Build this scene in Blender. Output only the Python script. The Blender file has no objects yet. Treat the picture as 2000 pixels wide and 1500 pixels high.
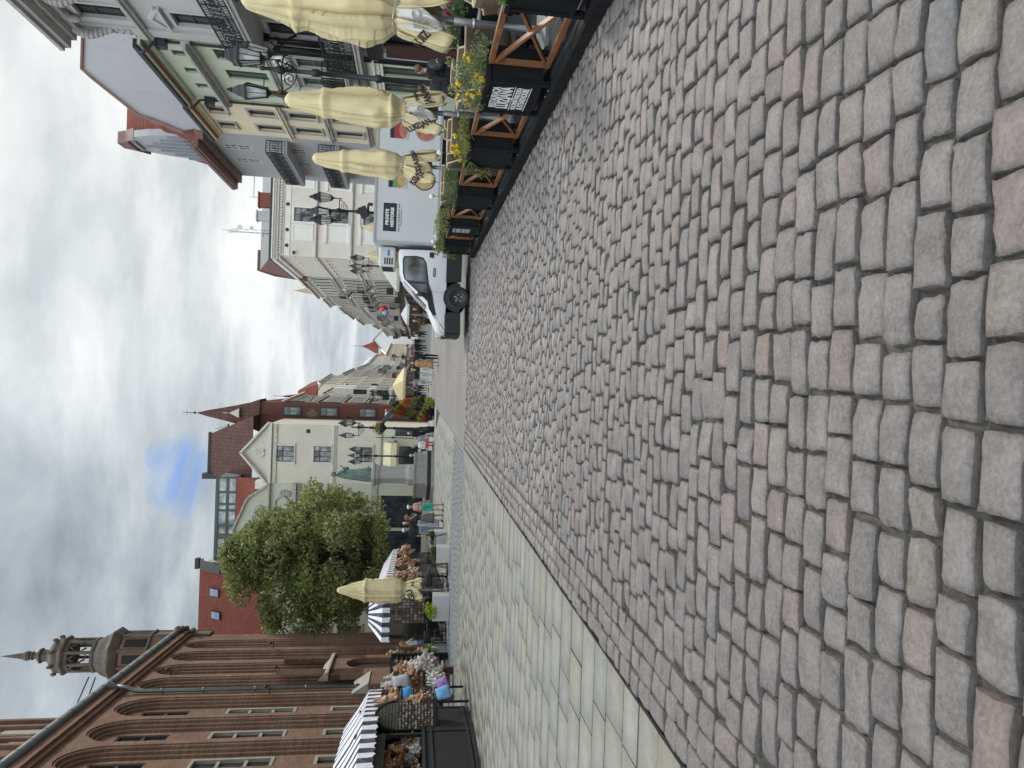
import bpy, math, random
import numpy as np
from mathutils import Vector, Matrix
R = random.Random(11)
SC = bpy.context.scene
COL = SC.collection
PI = math.pi

# ---------------------------------------------------------------- mesh helper
class MB:
    def __init__(s):
        s.v = []; s.f = []; s.m = []; s.s = []
    def add(s, vs, fs, mi=0, sm=False):
        o = len(s.v)
        s.v.extend([tuple(p) for p in vs])
        for f in fs:
            s.f.append(tuple(i + o for i in f)); s.m.append(mi); s.s.append(sm)
        return s
    def box(s, x0, x1, y0, y1, z0, z1, mi=0):
        vs = [(x0,y0,z0),(x1,y0,z0),(x1,y1,z0),(x0,y1,z0),(x0,y0,z1),(x1,y0,z1),(x1,y1,z1),(x0,y1,z1)]
        return s.add(vs, [(3,2,1,0),(4,5,6,7),(0,1,5,4),(1,2,6,5),(2,3,7,6),(3,0,4,7)], mi)
    def obox(s, c, a, b, d, mi=0):
        c = Vector(c); a = Vector(a); b = Vector(b); d = Vector(d)
        vs = [c-a-b-d, c+a-b-d, c+a+b-d, c-a+b-d, c-a-b+d, c+a-b+d, c+a+b+d, c-a+b+d]
        return s.add(vs, [(3,2,1,0),(4,5,6,7),(0,1,5,4),(1,2,6,5),(2,3,7,6),(3,0,4,7)], mi)
    def bar(s, p, q, w, h=None, mi=0, up=(0,0,1)):
        p = Vector(p); q = Vector(q); d = q - p; h = h or w
        t = d.normalized(); u = Vector(up)
        if abs(t.dot(u)) > .99: u = Vector((1,0,0))
        sd = t.cross(u).normalized(); u = sd.cross(t)
        return s.obox((p+q)/2, d/2, sd*w/2, u*h/2, mi)
    def tube(s, pts, r, n=8, mi=0, sm=True, caps=True):
        pts = [Vector(p) for p in pts]; k = len(pts)
        rs = r if isinstance(r, (list, tuple)) else [r]*k
        vs = []; prev = None
        for i, p in enumerate(pts):
            t = (pts[min(i+1,k-1)] - pts[max(i-1,0)]).normalized()
            if prev is None:
                a = Vector((0,0,1)) if abs(t.z) < .9 else Vector((1,0,0))
                u = t.cross(a).normalized()
            else:
                u = (prev - t*prev.dot(t)).normalized()
            prev = u; w = t.cross(u)
            for j in range(n):
                an = 2*PI*j/n
                vs.append(p + (u*math.cos(an) + w*math.sin(an))*rs[i])
        fs = []
        for i in range(k-1):
            for j in range(n):
                a = i*n+j; b = i*n+(j+1)%n
                fs.append((a, b, b+n, a+n))
        s.add(vs, fs, mi, sm)
        if caps:
            o = len(s.v) - k*n
            s.f.append(tuple(o+j for j in reversed(range(n)))); s.m.append(mi); s.s.append(False)
            s.f.append(tuple(o+(k-1)*n+j for j in range(n))); s.m.append(mi); s.s.append(False)
        return s
    def lathe(s, prof, c=(0,0,0), n=16, mi=0, sm=True, ph=0, sx=1, sy=1):
        vs = []; k = len(prof)
        for r, z in prof:
            for j in range(n):
                an = 2*PI*j/n + ph
                vs.append((c[0]+r*math.cos(an)*sx, c[1]+r*math.sin(an)*sy, c[2]+z))
        fs = []
        for i in range(k-1):
            for j in range(n):
                a = i*n+j; b = i*n+(j+1)%n
                fs.append((a, b, b+n, a+n))
        s.add(vs, fs, mi, sm)
        o = len(s.v) - k*n
        if prof[0][0] > 1e-4: s.f.append(tuple(o+j for j in reversed(range(n)))); s.m.append(mi); s.s.append(False)
        if prof[-1][0] > 1e-4: s.f.append(tuple(o+(k-1)*n+j for j in range(n))); s.m.append(mi); s.s.append(False)
        return s
    def ball(s, c, r, n=10, m=7, mi=0):
        if not isinstance(r, (tuple, list)): r = (r, r, r)
        vs = [(c[0], c[1], c[2]-r[2])]
        for i in range(1, m):
            t = -PI/2 + PI*i/m
            for j in range(n):
                a = 2*PI*j/n
                vs.append((c[0]+r[0]*math.cos(t)*math.cos(a), c[1]+r[1]*math.cos(t)*math.sin(a), c[2]+r[2]*math.sin(t)))
        vs.append((c[0], c[1], c[2]+r[2])); T = len(vs)-1
        fs = [(0, 1+(j+1)%n, 1+j) for j in range(n)]
        for i in range(m-2):
            for j in range(n):
                a = 1+i*n+j; b = 1+i*n+(j+1)%n
                fs.append((a, b, b+n, a+n))
        o = 1+(m-2)*n
        fs += [(o+j, o+(j+1)%n, T) for j in range(n)]
        return s.add(vs, fs, mi, True)
    def ext(s, poly, vec, mi=0):
        """extrude a closed planar polygon (3d points) by vec"""
        n = len(poly); vec = Vector(vec)
        vs = [Vector(p) for p in poly] + [Vector(p)+vec for p in poly]
        fs = [tuple(reversed(range(n))), tuple(range(n, 2*n))] + [(i, (i+1)%n, n+(i+1)%n, n+i) for i in range(n)]
        return s.add(vs, fs, mi)
    def quad(s, a, b, c, d, mi=0, sm=False):
        return s.add([a,b,c,d], [(0,1,2,3)], mi, sm)
    def grid(s, P, mi=0, sm=True):
        """P[i][j] rows of points"""
        a = len(P); b = len(P[0])
        return s.add([p for r in P for p in r], [(i*b+j, i*b+j+1, (i+1)*b+j+1, (i+1)*b+j) for i in range(a-1) for j in range(b-1)], mi, sm)
    def mesh(s, name, mats):
        me = bpy.data.meshes.new(name)
        me.from_pydata(s.v, [], s.f)
        if not isinstance(mats, (list, tuple)): mats = [mats]
        for m in mats: me.materials.append(m)
        me.polygons.foreach_set('material_index', s.m)
        me.polygons.foreach_set('use_smooth', s.s)
        me.update()
        return me
    def build(s, name, mats, parent=None, loc=None, rot=None, bevel=0, solid=0):
        o = bpy.data.objects.new(name, s.mesh(name, mats)); COL.objects.link(o)
        if parent: o.parent = parent
        if loc: o.location = loc
        if rot: o.rotation_euler = rot
        if solid:
            md = o.modifiers.new('s', 'SOLIDIFY'); md.thickness = solid; md.offset = 0
        if bevel:
            md = o.modifiers.new('b', 'BEVEL'); md.width = bevel; md.segments = 2; md.limit_method = 'ANGLE'
        return o

def tag(o, label=None, cat=None, group=None, kind=None):
    if label: o['label'] = label
    if cat: o['category'] = cat
    if group: o['group'] = group
    if kind: o['kind'] = kind
    return o
def thing(name, label, cat, loc=(0,0,0), rz=0, group=None):
    o = bpy.data.objects.new(name, None); COL.objects.link(o)
    o.empty_display_size = .2
    o.location = loc; o.rotation_euler = (0,0,rz)
    return tag(o, label, cat, group)
def copy_tree(o, parent=None, **kw):
    c = o.copy(); COL.objects.link(c)
    if parent: c.parent = parent
    for ch in list(o.children): copy_tree(ch, c)
    return c
def clone(o, label, loc, rz=0, sc=None):
    c = copy_tree(o); c['label'] = label; c.location = loc; c.rotation_euler = (0,0,rz)
    if sc: c.scale = (sc,)*3
    return c
def inst(src, name, parent, loc=(0,0,0), rz=0):
    c = src.copy(); c.name = name; COL.objects.link(c); c.parent = parent
    c.location = loc; c.rotation_euler = (0,0,rz)
    return c

# ---------------------------------------------------------------- materials
def newmat(name):
    m = bpy.data.materials.new(name); m.use_nodes = True
    nt = m.node_tree; nt.nodes.clear()
    out = nt.nodes.new('ShaderNodeOutputMaterial'); b = nt.nodes.new('ShaderNodeBsdfPrincipled')
    nt.links.new(b.outputs[0], out.inputs[0])
    return m, nt, b
def N(nt, t, **kw):
    n = nt.nodes.new(t)
    for k, v in kw.items():
        if k in n.inputs: n.inputs[k].default_value = v
        else: setattr(n, k, v)
    return n
def L(nt, a, b): nt.links.new(a, b)
def mixc(nt, fac, c1, c2, mode='MIX'):
    n = nt.nodes.new('ShaderNodeMix'); n.data_type = 'RGBA'; n.blend_type = mode
    for i, v in ((0, fac), (6, c1), (7, c2)):
        if hasattr(v, 'is_linked'): nt.links.new(v, n.inputs[i])
        elif i == 0: n.inputs[0].default_value = v
        else: n.inputs[i].default_value = (*v[:3], 1)
    return n.outputs[2]
def maprange(nt, v, a, b, c, d):
    n = nt.nodes.new('ShaderNodeMapRange'); nt.links.new(v, n.inputs[0])
    for i, q in enumerate((a,b,c,d)): n.inputs[i+1].default_value = q
    return n.outputs[0]
def mathn(nt, op, a, b=None):
    n = nt.nodes.new('ShaderNodeMath'); n.operation = op
    for i, v in enumerate((a, b)):
        if v is None: continue
        if hasattr(v, 'is_linked'): nt.links.new(v, n.inputs[i])
        else: n.inputs[i].default_value = v
    return n.outputs[0]
def mul(c, k): return tuple(min(1, x*k) for x in c)
def bump(nt, b, h, st=.3, dist=.01):
    n = nt.nodes.new('ShaderNodeBump'); n.inputs['Strength'].default_value = st; n.inputs['Distance'].default_value = dist
    nt.links.new(h, n.inputs['Height']); nt.links.new(n.outputs[0], b.inputs['Normal'])
def M(name, col, rough=.7, var=.15, scale=3., bmp=0, bscale=60., metal=0, spec=.4, streak=0, dirt=None, sheen=0):
    """plain material: colour broken up by noise, optional bump, optional vertical streaks of dirt"""
    m, nt, b = newmat(name)
    tc = N(nt, 'ShaderNodeTexCoord')
    n1 = N(nt, 'ShaderNodeTexNoise', Scale=scale, Detail=5., Roughness=.6); L(nt, tc.outputs['Object'], n1.inputs['Vector'])
    f = maprange(nt, n1.outputs[0], .3, .7, 0, 1)
    c = mixc(nt, f, mul(col, 1-var), mul(col, 1+var))
    if streak:
        mp = N(nt, 'ShaderNodeMapping'); mp.inputs['Scale'].default_value = (2.2, 2.2, .22); L(nt, tc.outputs['Object'], mp.inputs[0])
        n2 = N(nt, 'ShaderNodeTexNoise', Scale=1.6, Detail=6., Roughness=.7); L(nt, mp.outputs[0], n2.inputs['Vector'])
        c = mixc(nt, maprange(nt, n2.outputs[0], .5, .78, 0, streak), c, dirt or mul(col, .45))
    L(nt, c, b.inputs['Base Color'])
    b.inputs['Roughness'].default_value = rough; b.inputs['Metallic'].default_value = metal
    b.inputs['Specular IOR Level'].default_value = spec
    if bmp:
        n3 = N(nt, 'ShaderNodeTexNoise', Scale=bscale, Detail=4.); L(nt, tc.outputs['Object'], n3.inputs['Vector'])
        bump(nt, b, n3.outputs[0], bmp)
    return m
def brickmat(name, c1, c2, mortar, bw=.26, bh=.085, ms=.012, off=.5, rough=.85, bmp=.4, mode='xz', patch=.3, slope=1.):
    m, nt, b = newmat(name)
    tc = N(nt, 'ShaderNodeTexCoord'); sp = N(nt, 'ShaderNodeSeparateXYZ'); L(nt, tc.outputs['Object'], sp.inputs[0])
    cb = N(nt, 'ShaderNodeCombineXYZ')
    if mode == 'xz':
        L(nt, mathn(nt, 'ADD', sp.outputs[0], sp.outputs[1]), cb.inputs[0]); L(nt, mathn(nt, 'MULTIPLY', sp.outputs[2], slope), cb.inputs[1])
    elif mode == 'x_z': L(nt, sp.outputs[0], cb.inputs[0]); L(nt, mathn(nt, 'MULTIPLY', sp.outputs[2], slope), cb.inputs[1])
    elif mode == 'y_z': L(nt, sp.outputs[1], cb.inputs[0]); L(nt, mathn(nt, 'MULTIPLY', sp.outputs[2], slope), cb.inputs[1])
    else: L(nt, sp.outputs[0], cb.inputs[0]); L(nt, sp.outputs[1], cb.inputs[1])
    br = N(nt, 'ShaderNodeTexBrick'); br.offset = off
    L(nt, cb.outputs[0], br.inputs['Vector'])
    br.inputs['Color1'].default_value = (*c1, 1); br.inputs['Color2'].default_value = (*c2, 1); br.inputs['Mortar'].default_value = (*mortar, 1)
    br.inputs['Scale'].default_value = 1; br.inputs['Mortar Size'].default_value = ms; br.inputs['Mortar Smooth'].default_value = .2
    br.inputs['Brick Width'].default_value = bw; br.inputs['Row Height'].default_value = bh
    n1 = N(nt, 'ShaderNodeTexNoise', Scale=.7, Detail=6., Roughness=.7); L(nt, tc.outputs['Object'], n1.inputs['Vector'])
    c = mixc(nt, maprange(nt, n1.outputs[0], .35, .7, 0, patch*2), br.outputs[0], mul(c1, .45))
    n2 = N(nt, 'ShaderNodeTexNoise', Scale=14., Detail=3.); L(nt, tc.outputs['Object'], n2.inputs['Vector'])
    c = mixc(nt, maprange(nt, n2.outputs[0], .35, .7, 0, .35), c, mul(c2, 1.3))
    L(nt, c, b.inputs['Base Color']); b.inputs['Roughness'].default_value = rough
    b.inputs['Specular IOR Level'].default_value = .25
    if bmp: bump(nt, b, mathn(nt, 'SUBTRACT', 1., br.outputs['Fac']), bmp, .02)
    return m
def tilemat(name, c1, c2, mode='x_z', w=.22, h=.3, slope=1.4):
    return brickmat(name, c1, c2, mul(c1, .35), w, h, .02, .0, .8, .8, mode, .35, slope)
def glassmat(name, col=(.02,.025,.03), rough=.06, pale_tone=None):
    m, nt, b = newmat(name)
    tc = N(nt, 'ShaderNodeTexCoord')
    n1 = N(nt, 'ShaderNodeTexNoise', Scale=1.3, Detail=2.); L(nt, tc.outputs['Object'], n1.inputs['Vector'])
    L(nt, mixc(nt, maprange(nt, n1.outputs[0], .4, .62, 0, 1), col, pale_tone or mul(col, 2.2)), b.inputs['Base Color'])
    b.inputs['Roughness'].default_value = rough; b.inputs['Specular IOR Level'].default_value = .75
    n2 = N(nt, 'ShaderNodeTexNoise', Scale=2.5); L(nt, tc.outputs['Object'], n2.inputs['Vector']); bump(nt, b, n2.outputs[0], .06, .02)
    return m
def attrmat(name, rough=.85, spec=.3, bmp=.35, bscale=70., speck=.25, trans=0):
    """colour comes from the mesh's own per-face attribute (colour of each stone, slab or leaf)"""
    m, nt, b = newmat(name)
    at = N(nt, 'ShaderNodeAttribute'); at.attribute_name = 'Col'
    tc = N(nt, 'ShaderNodeTexCoord')
    n1 = N(nt, 'ShaderNodeTexNoise', Scale=bscale, Detail=6., Roughness=.7); L(nt, tc.outputs['Object'], n1.inputs['Vector'])
    n0 = N(nt, 'ShaderNodeTexNoise', Scale=bscale*.12, Detail=4., Roughness=.6); L(nt, tc.outputs['Object'], n0.inputs['Vector'])
    k = mathn(nt, 'ADD', maprange(nt, n1.outputs[0], .3, .7, 1-speck, 1+speck), maprange(nt, n0.outputs[0], .3, .7, -speck*.7, speck*.7))
    mx = N(nt, 'ShaderNodeVectorMath'); mx.operation = 'SCALE'
    L(nt, at.outputs['Color'], mx.inputs[0]); L(nt, k, mx.inputs['Scale'])
    L(nt, mx.outputs[0], b.inputs['Base Color']); b.inputs['Roughness'].default_value = rough
    b.inputs['Specular IOR Level'].default_value = spec
    if bmp: bump(nt, b, n1.outputs[0], bmp, .006)
    if trans:
        b.inputs['Subsurface Weight'].default_value = 0
        tr = N(nt, 'ShaderNodeBsdfTranslucent'); L(nt, mx.outputs[0], tr.inputs[0])
        ms = N(nt, 'ShaderNodeMixShader'); ms.inputs[0].default_value = trans
        out = [n for n in nt.nodes if n.type == 'OUTPUT_MATERIAL'][0]
        L(nt, b.outputs[0], ms.inputs[1]); L(nt, tr.outputs[0], ms.inputs[2]); L(nt, ms.outputs[0], out.inputs[0])
    return m
def npmesh(name, V, F, mat, cols=None, smooth=False, parent=None):
    """fast mesh from numpy arrays; F (n,4) quads; cols per face rgb"""
    me = bpy.data.meshes.new(name)
    nv = len(V); nf = len(F); k = F.shape[1]
    me.vertices.add(nv); me.vertices.foreach_set('co', np.asarray(V, dtype=np.float32).ravel())
    me.loops.add(nf*k); me.loops.foreach_set('vertex_index', np.asarray(F, dtype=np.int32).ravel())
    me.polygons.add(nf); me.polygons.foreach_set('loop_start', np.arange(0, nf*k, k, dtype=np.int32))
    me.polygons.foreach_set('loop_total', np.full(nf, k, dtype=np.int32))
    if smooth: me.polygons.foreach_set('use_smooth', np.ones(nf, dtype=bool))
    if cols is not None:
        a = me.attributes.new('Col', 'FLOAT_COLOR', 'FACE')
        c = np.ones((nf, 4), dtype=np.float32); c[:, :3] = cols
        a.data.foreach_set('color', c.ravel())
    me.materials.append(mat); me.update(); me.validate()
    o = bpy.data.objects.new(name, me); COL.objects.link(o)
    if parent: o.parent = parent
    return o
def text(name, body, size, mat, parent, loc, rot=(0,0,0), ext=.002, align='CENTER', bold=0, sx=1, spacing=1):
    cu = bpy.data.curves.new(name, 'FONT'); cu.body = body; cu.size = size; cu.align_x = align; cu.align_y = 'CENTER'
    cu.extrude = ext; cu.offset = bold; cu.space_character = spacing
    t = bpy.data.objects.new(name, cu); COL.objects.link(t)
    dg = bpy.context.evaluated_depsgraph_get()
    me = bpy.data.meshes.new_from_object(t.evaluated_get(dg)); me.name = name
    bpy.data.objects.remove(t); bpy.data.curves.remove(cu)
    me.materials.clear(); me.materials.append(mat)
    o = bpy.data.objects.new(name, me); COL.objects.link(o)
    if parent: o.parent = parent
    o.location = loc; o.rotation_euler = rot; o.scale = (sx, 1, 1)
    return o

# ---------------------------------------------------------------- camera, sky and sun
def setup():
    p, r, yaw, h = math.radians(8.0), math.radians(2.0), math.radians(-.55), 1.6
    fw = Vector((math.sin(yaw)*math.cos(p), math.cos(yaw)*math.cos(p), -math.sin(p)))
    r0 = Vector((math.cos(yaw), -math.sin(yaw), 0)); u0 = r0.cross(fw)
    cr = r0*math.cos(r) + u0*math.sin(r); cu = u0*math.cos(r) - r0*math.sin(r)
    cam = bpy.data.cameras.new('camera'); cam.sensor_width = 36; cam.lens = 1387/2000*36
    cam.clip_start = .05; cam.clip_end = 5000
    o = bpy.data.objects.new('camera', cam); COL.objects.link(o)
    m = Matrix((-cu, cr, -fw)).transposed().to_4x4()      # the phone was held sideways: the world's up is the frame's left
    m.translation = (0, 0, h); o.matrix_world = m
    SC.camera = o
    SC.view_settings.view_transform = 'Standard'; SC.view_settings.look = 'None'
    SC.view_settings.exposure = EXPOSURE; SC.view_settings.gamma = 1
    # sun: ahead of the camera and to the right, softened by thin cloud
    sd = Vector((math.sin(SUN_AZ)*math.cos(SUN_EL), math.cos(SUN_AZ)*math.cos(SUN_EL), math.sin(SUN_EL)))
    l = bpy.data.lights.new('sun', 'SUN'); l.energy = SUN_E; l.angle = math.radians(SUN_ANG); l.color = (1, .955, .88)
    lo = bpy.data.objects.new('sun', l); COL.objects.link(lo)
    lo.rotation_euler = (-sd).to_track_quat('-Z', 'Y').to_euler(); lo.location = (0, 0, 60)
    # sky: Nishita blue behind broken stratocumulus
    w = bpy.data.worlds.new('World'); SC.world = w; w.use_nodes = True
    nt = w.node_tree; nt.nodes.clear()
    out = N(nt, 'ShaderNodeOutputWorld'); bg = N(nt, 'ShaderNodeBackground')
    L(nt, bg.outputs[0], out.inputs[0]); bg.inputs['Strength'].default_value = .1
    sky = N(nt, 'ShaderNodeTexSky'); sky.sky_type = 'NISHITA'; sky.sun_disc = False
    sky.sun_elevation = SUN_EL; sky.sun_rotation = SUN_AZ
    tc = N(nt, 'ShaderNodeTexCoord'); sp = N(nt, 'ShaderNodeSeparateXYZ'); L(nt, tc.outputs['Generated'], sp.inputs[0])
    den = mathn(nt, 'ADD', mathn(nt, 'MAXIMUM', sp.outputs[2], 0.), .16)
    cb = N(nt, 'ShaderNodeCombineXYZ')
    L(nt, mathn(nt, 'DIVIDE', sp.outputs[0], den), cb.inputs[0]); L(nt, mathn(nt, 'DIVIDE', sp.outputs[1], den), cb.inputs[1])
    def noise(scale, det, rough, off, dist=0., sx=1., sy=1.):
        mp = N(nt, 'ShaderNodeMapping'); mp.inputs['Location'].default_value = off; mp.inputs['Scale'].default_value = (sx, sy, 1)
        L(nt, cb.outputs[0], mp.inputs[0])
        n = N(nt, 'ShaderNodeTexNoise', Scale=scale, Detail=det, Roughness=rough, Distortion=dist); L(nt, mp.outputs[0], n.inputs['Vector'])
        return n.outputs[0]
    big = noise(.75, 3., .5, (3.1, 1.7, 0), .4, .9, 1.0)
    mid = noise(1.7, 8., .58, (7.3, 2.2, 0), .2, .8, 1.1)
    fine = noise(6.5, 8., .6, (1.3, 9.2, 0), .4)
    d = mathn(nt, 'ADD', mathn(nt, 'ADD', mathn(nt, 'MULTIPLY', big, .5), mathn(nt, 'MULTIPLY', mid, .55)), mathn(nt, 'MULTIPLY', fine, .12))
    shade = maprange(nt, d, .455, .70, 0, 1)
    rp = N(nt, 'ShaderNodeValToRGB'); L(nt, shade, rp.inputs[0])
    cr_ = rp.color_ramp; cr_.elements[0].position = 0; cr_.elements[1].position = 1
    cr_.elements[0].color = (.92, .955, .97, 1); cr_.elements[1].color = (.31, .36, .405, 1)
    e = cr_.elements.new(.30); e.color = (.66, .715, .75, 1)
    e = cr_.elements.new(.55); e.color = (.51, .57, .61, 1)
    e = cr_.elements.new(.78); e.color = (.41, .465, .505, 1)
    def toward(v, a, b):
        vm = N(nt, 'ShaderNodeVectorMath'); vm.operation = 'DOT_PRODUCT'; L(nt, tc.outputs['Generated'], vm.inputs[0])
        vm.inputs[1].default_value = v
        return maprange(nt, vm.outputs['Value'], a, b, 0, 1)
    glow = toward((0.3145, 0.875, 0.3681), .90, 1.0)
    glow = mathn(nt, 'MULTIPLY', glow, maprange(nt, mid, .35, .6, 1, .45))
    cl = mixc(nt, mathn(nt, 'MULTIPLY', glow, .85), rp.outputs[0], (1.15, 1.16, 1.14))
    low = maprange(nt, sp.outputs[2], .02, .14, .30, 0)
    cl = mixc(nt, low, cl, (.66, .74, .80))
    # one gap of clear sky
    gap = toward((-.1437, .9472, .2866), .9945, .9998)
    gap = mathn(nt, 'ADD', gap, mathn(nt, 'MULTIPLY', mathn(nt, 'SUBTRACT', .5, mathn(nt, 'ADD', mathn(nt, 'MULTIPLY', noise(3.4, 7., .6, (2.2, 5.1, 0), .6), .8), mathn(nt, 'MULTIPLY', fine, .2))), 2.0))
    gap = maprange(nt, gap, .88, 1.5, 0, .95)
    ten = N(nt, 'ShaderNodeVectorMath'); ten.operation = 'SCALE'; L(nt, cl, ten.inputs[0]); L(nt, mathn(nt, 'MULTIPLY', 10*SKY_K, mathn(nt, 'MULTIPLY', maprange(nt, sp.outputs[2], .52, .85, 1, 2.2), maprange(nt, mathn(nt, 'ADD', mathn(nt, 'MULTIPLY', sp.outputs[0], math.sin(SUN_AZ)), mathn(nt, 'MULTIPLY', sp.outputs[1], math.cos(SUN_AZ))), -.75, .22, 3.0, 1))), ten.inputs['Scale'])
    blue = N(nt, 'ShaderNodeVectorMath'); blue.operation = 'MULTIPLY'; L(nt, sky.outputs[0], blue.inputs[0]); blue.inputs[1].default_value = (.45, .66, 1.02)
    L(nt, mixc(nt, gap, ten.outputs[0], blue.outputs[0]), bg.inputs['Color'])
EXPOSURE = 0.45
SUN_AZ, SUN_EL, SUN_E, SUN_ANG = math.radians(40), math.radians(46), 2.0, 8
SKY_K = .70
setup()
# ---------------------------------------------------------------- ground, cobbles, pavement
def stones(rects, prof, cols, rng, zj=.0035, jit=.0036, drop=.045, tilt=.007, pw=2.6, rough=.0032):
    """rects: (n,4) x0,x1,y0,y1 ; one rounded stone in each"""
    rects = np.asarray(rects); n = len(rects); k = len(prof)
    u = np.asarray(prof)
    U, Vv = np.meshgrid(u, u, indexing='xy')                     # k,k
    e = np.maximum(np.abs(U), np.abs(Vv))
    cut = 1 - .045*(np.abs(U*Vv))**4
    cx = (rects[:,0]+rects[:,1])/2; cy = (rects[:,2]+rects[:,3])/2
    hx = (rects[:,1]-rects[:,0])/2; hy = (rects[:,3]-rects[:,2])/2
    c4 = rng.normal(0, jit, (n, 4, 2))
    b = [(1-U)*(1-Vv)/4, (1+U)*(1-Vv)/4, (1+U)*(1+Vv)/4, (1-U)*(1+Vv)/4]
    X = cx[:,None,None] + hx[:,None,None]*(U*cut)[None]; Y = cy[:,None,None] + hy[:,None,None]*(Vv*cut)[None]
    for i in range(4):
        X = X + c4[:,i,0,None,None]*b[i][None]; Y = Y + c4[:,i,1,None,None]*b[i][None]
    wob = rng.normal(0, rough, X.shape)
    X = X + wob*(e > .9); Y = Y + rng.normal(0, rough, X.shape)*(e > .9)
    Z = np.where(e > .97, -drop, 0) + np.where((e > .85) & (e <= .97), -.0055, 0) - .006*(U**2+Vv**2)[None]*rng.uniform(.2, 1.6, n)[:,None,None]
    Z = Z + rng.normal(0, zj, n)[:,None,None] + rng.normal(0, tilt, n)[:,None,None]*U[None]*.5 + rng.normal(0, tilt, n)[:,None,None]*Vv[None]*.5
    Z = Z + rng.normal(0, rough*.62, X.shape)
    V = np.stack([X, Y, Z], -1).reshape(-1, 3)
    q = np.array([(j*k+i, j*k+i+1, (j+1)*k+i+1, (j+1)*k+i) for j in range(k-1) for i in range(k-1)])
    F = (q[None] + (np.arange(n)*k*k)[:,None,None]).reshape(-1, 4)
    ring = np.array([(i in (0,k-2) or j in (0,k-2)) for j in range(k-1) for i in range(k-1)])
    C = np.repeat(cols, (k-1)**2, axis=0)*np.tile(np.where(ring, .55, 1.0), n)[:,None]     # outer ring of each stone darker, so the joints read dark
    return V, F, C
def stonecols(n, rng, base=(.128,.113,.107), var=.05):
    k = rng.normal(1, var, n).clip(.68, 1.4)
    c = np.array(base)[None]*k[:,None]
    t = rng.uniform(0, 1, n)
    c[t > .985] *= np.array([.88, .95, 1.01]); c[t < .10] *= np.array([1.07, 1.0, .985]); c[(t > .10) & (t < .125)] *= np.array([1.18, 1.05, .98])
    c[(t > .80) & (t < .86)] *= np.array([1.15, 1.13, 1.07])
    return c
def ground():
    rng = np.random.default_rng(5)
    mstone = attrmat('cobble_granite', .64, .45, .9, 60., .34)
    mslab = attrmat('slab_granite', .85, .25, .25, 70., .16)
    # sheet to the horizon
    m, nt, b = newmat('earth')
    tc = N(nt, 'ShaderNodeTexCoord'); n1 = N(nt, 'ShaderNodeTexNoise', Scale=30., Detail=5.); L(nt, tc.outputs['Object'], n1.inputs[0])
    L(nt, mixc(nt, n1.outputs[0], (.09,.085,.08), (.16,.15,.135)), b.inputs['Base Color']); b.inputs['Roughness'].default_value = .95
    tag(MB().quad((-900,-300,-.06),(900,-300,-.06),(900,1500,-.06),(-900,1500,-.06)).build('ground', m), kind='structure')
    # joint bed under the setts: dark grit, some sand, some moss
    m, nt, b = newmat('joint_sand')
    tc = N(nt, 'ShaderNodeTexCoord')
    n1 = N(nt, 'ShaderNodeTexNoise', Scale=3.5, Detail=6., Roughness=.7); L(nt, tc.outputs['Object'], n1.inputs[0])
    n2 = N(nt, 'ShaderNodeTexNoise', Scale=120., Detail=3.); L(nt, tc.outputs['Object'], n2.inputs[0])
    n3 = N(nt, 'ShaderNodeTexNoise', Scale=1.7, Detail=5.); L(nt, tc.outputs['Object'], n3.inputs[0])
    c = mixc(nt, maprange(nt, n1.outputs[0], .50, .68, 0, 1), (.032,.029,.025), (.115,.102,.08))
    c = mixc(nt, maprange(nt, n3.outputs[0], .62, .72, 0, .7), c, (.06,.075,.03))
    L(nt, mixc(nt, maprange(nt, n2.outputs[0], .3, .7, 0, .4), c, (.03,.03,.03)), b.inputs['Base Color']); b.inputs['Roughness'].default_value = .95
    bump(nt, b, n2.outputs[0], .6, .01)
    bed = MB(); P = []
    for y in np.arange(-1, 24.01, .05 if False else .25):
        P.append([(x, y, -.034) for x in (-2.19, -1, 0, 1, 2, 3.4)])
    bed.grid(P); tag(bed.build('road_bed', m), kind='structure')
    # cobbles in courses across the street
    fine = [-1,-.945,-.72,-.25,.25,.72,.945,1]; mid = [-1,-.90,0,.90,1]
    near, far = [], []
    y = .35
    while y < 21:
        d = float(np.clip(rng.normal(.150, .010), .125, .18)); x = -1.66 - rng.uniform(0, .1); first = True
        while x < 3.36:
            w = float(np.clip(rng.normal(.222, .036), .15, .32))
            x1 = min(x+w, 3.40)
            sl = .007*math.sin(x*1.3+y*.4) + .003*math.sin(x*4.1+y)
            g = .0038 + rng.uniform(0, .003)
            (near if y < 7.5 else far).append((max(x, -1.70)+g, x1-g, y+.0065+sl, y+d-.0045+sl))
            x = x1
        y += d
    # gutter: three courses along the kerb of the flagged pavement
    for i in range(3):
        x0 = -2.180 + i*.157; y = .3
        while y < 21:
            w = float(np.clip(rng.normal(.21, .04), .14, .32))
            (near if y < 7.5 else far).append((x0+.004, x0+.153, y+.005, y+w-.005)); y += w
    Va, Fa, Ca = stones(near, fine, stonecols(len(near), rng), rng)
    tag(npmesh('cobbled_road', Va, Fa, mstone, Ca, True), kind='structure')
    Va, Fa, Ca = stones(far, mid, stonecols(len(far), rng, (.158,.141,.134), .055), rng)  # farther stones coloured lighter, standing in for grazing sky sheen
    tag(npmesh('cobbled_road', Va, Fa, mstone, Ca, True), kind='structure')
    # far roadway: same granite setts, by texture
    m, nt, b = newmat('far_setts')
    tc = N(nt, 'ShaderNodeTexCoord')
    br = N(nt, 'ShaderNodeTexBrick'); L(nt, tc.outputs['Object'], br.inputs['Vector'])
    br.inputs['Color1'].default_value = (.165,.15,.143,1); br.inputs['Color2'].default_value = (.205,.188,.178,1); br.inputs['Mortar'].default_value = (.07,.065,.06,1)
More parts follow.
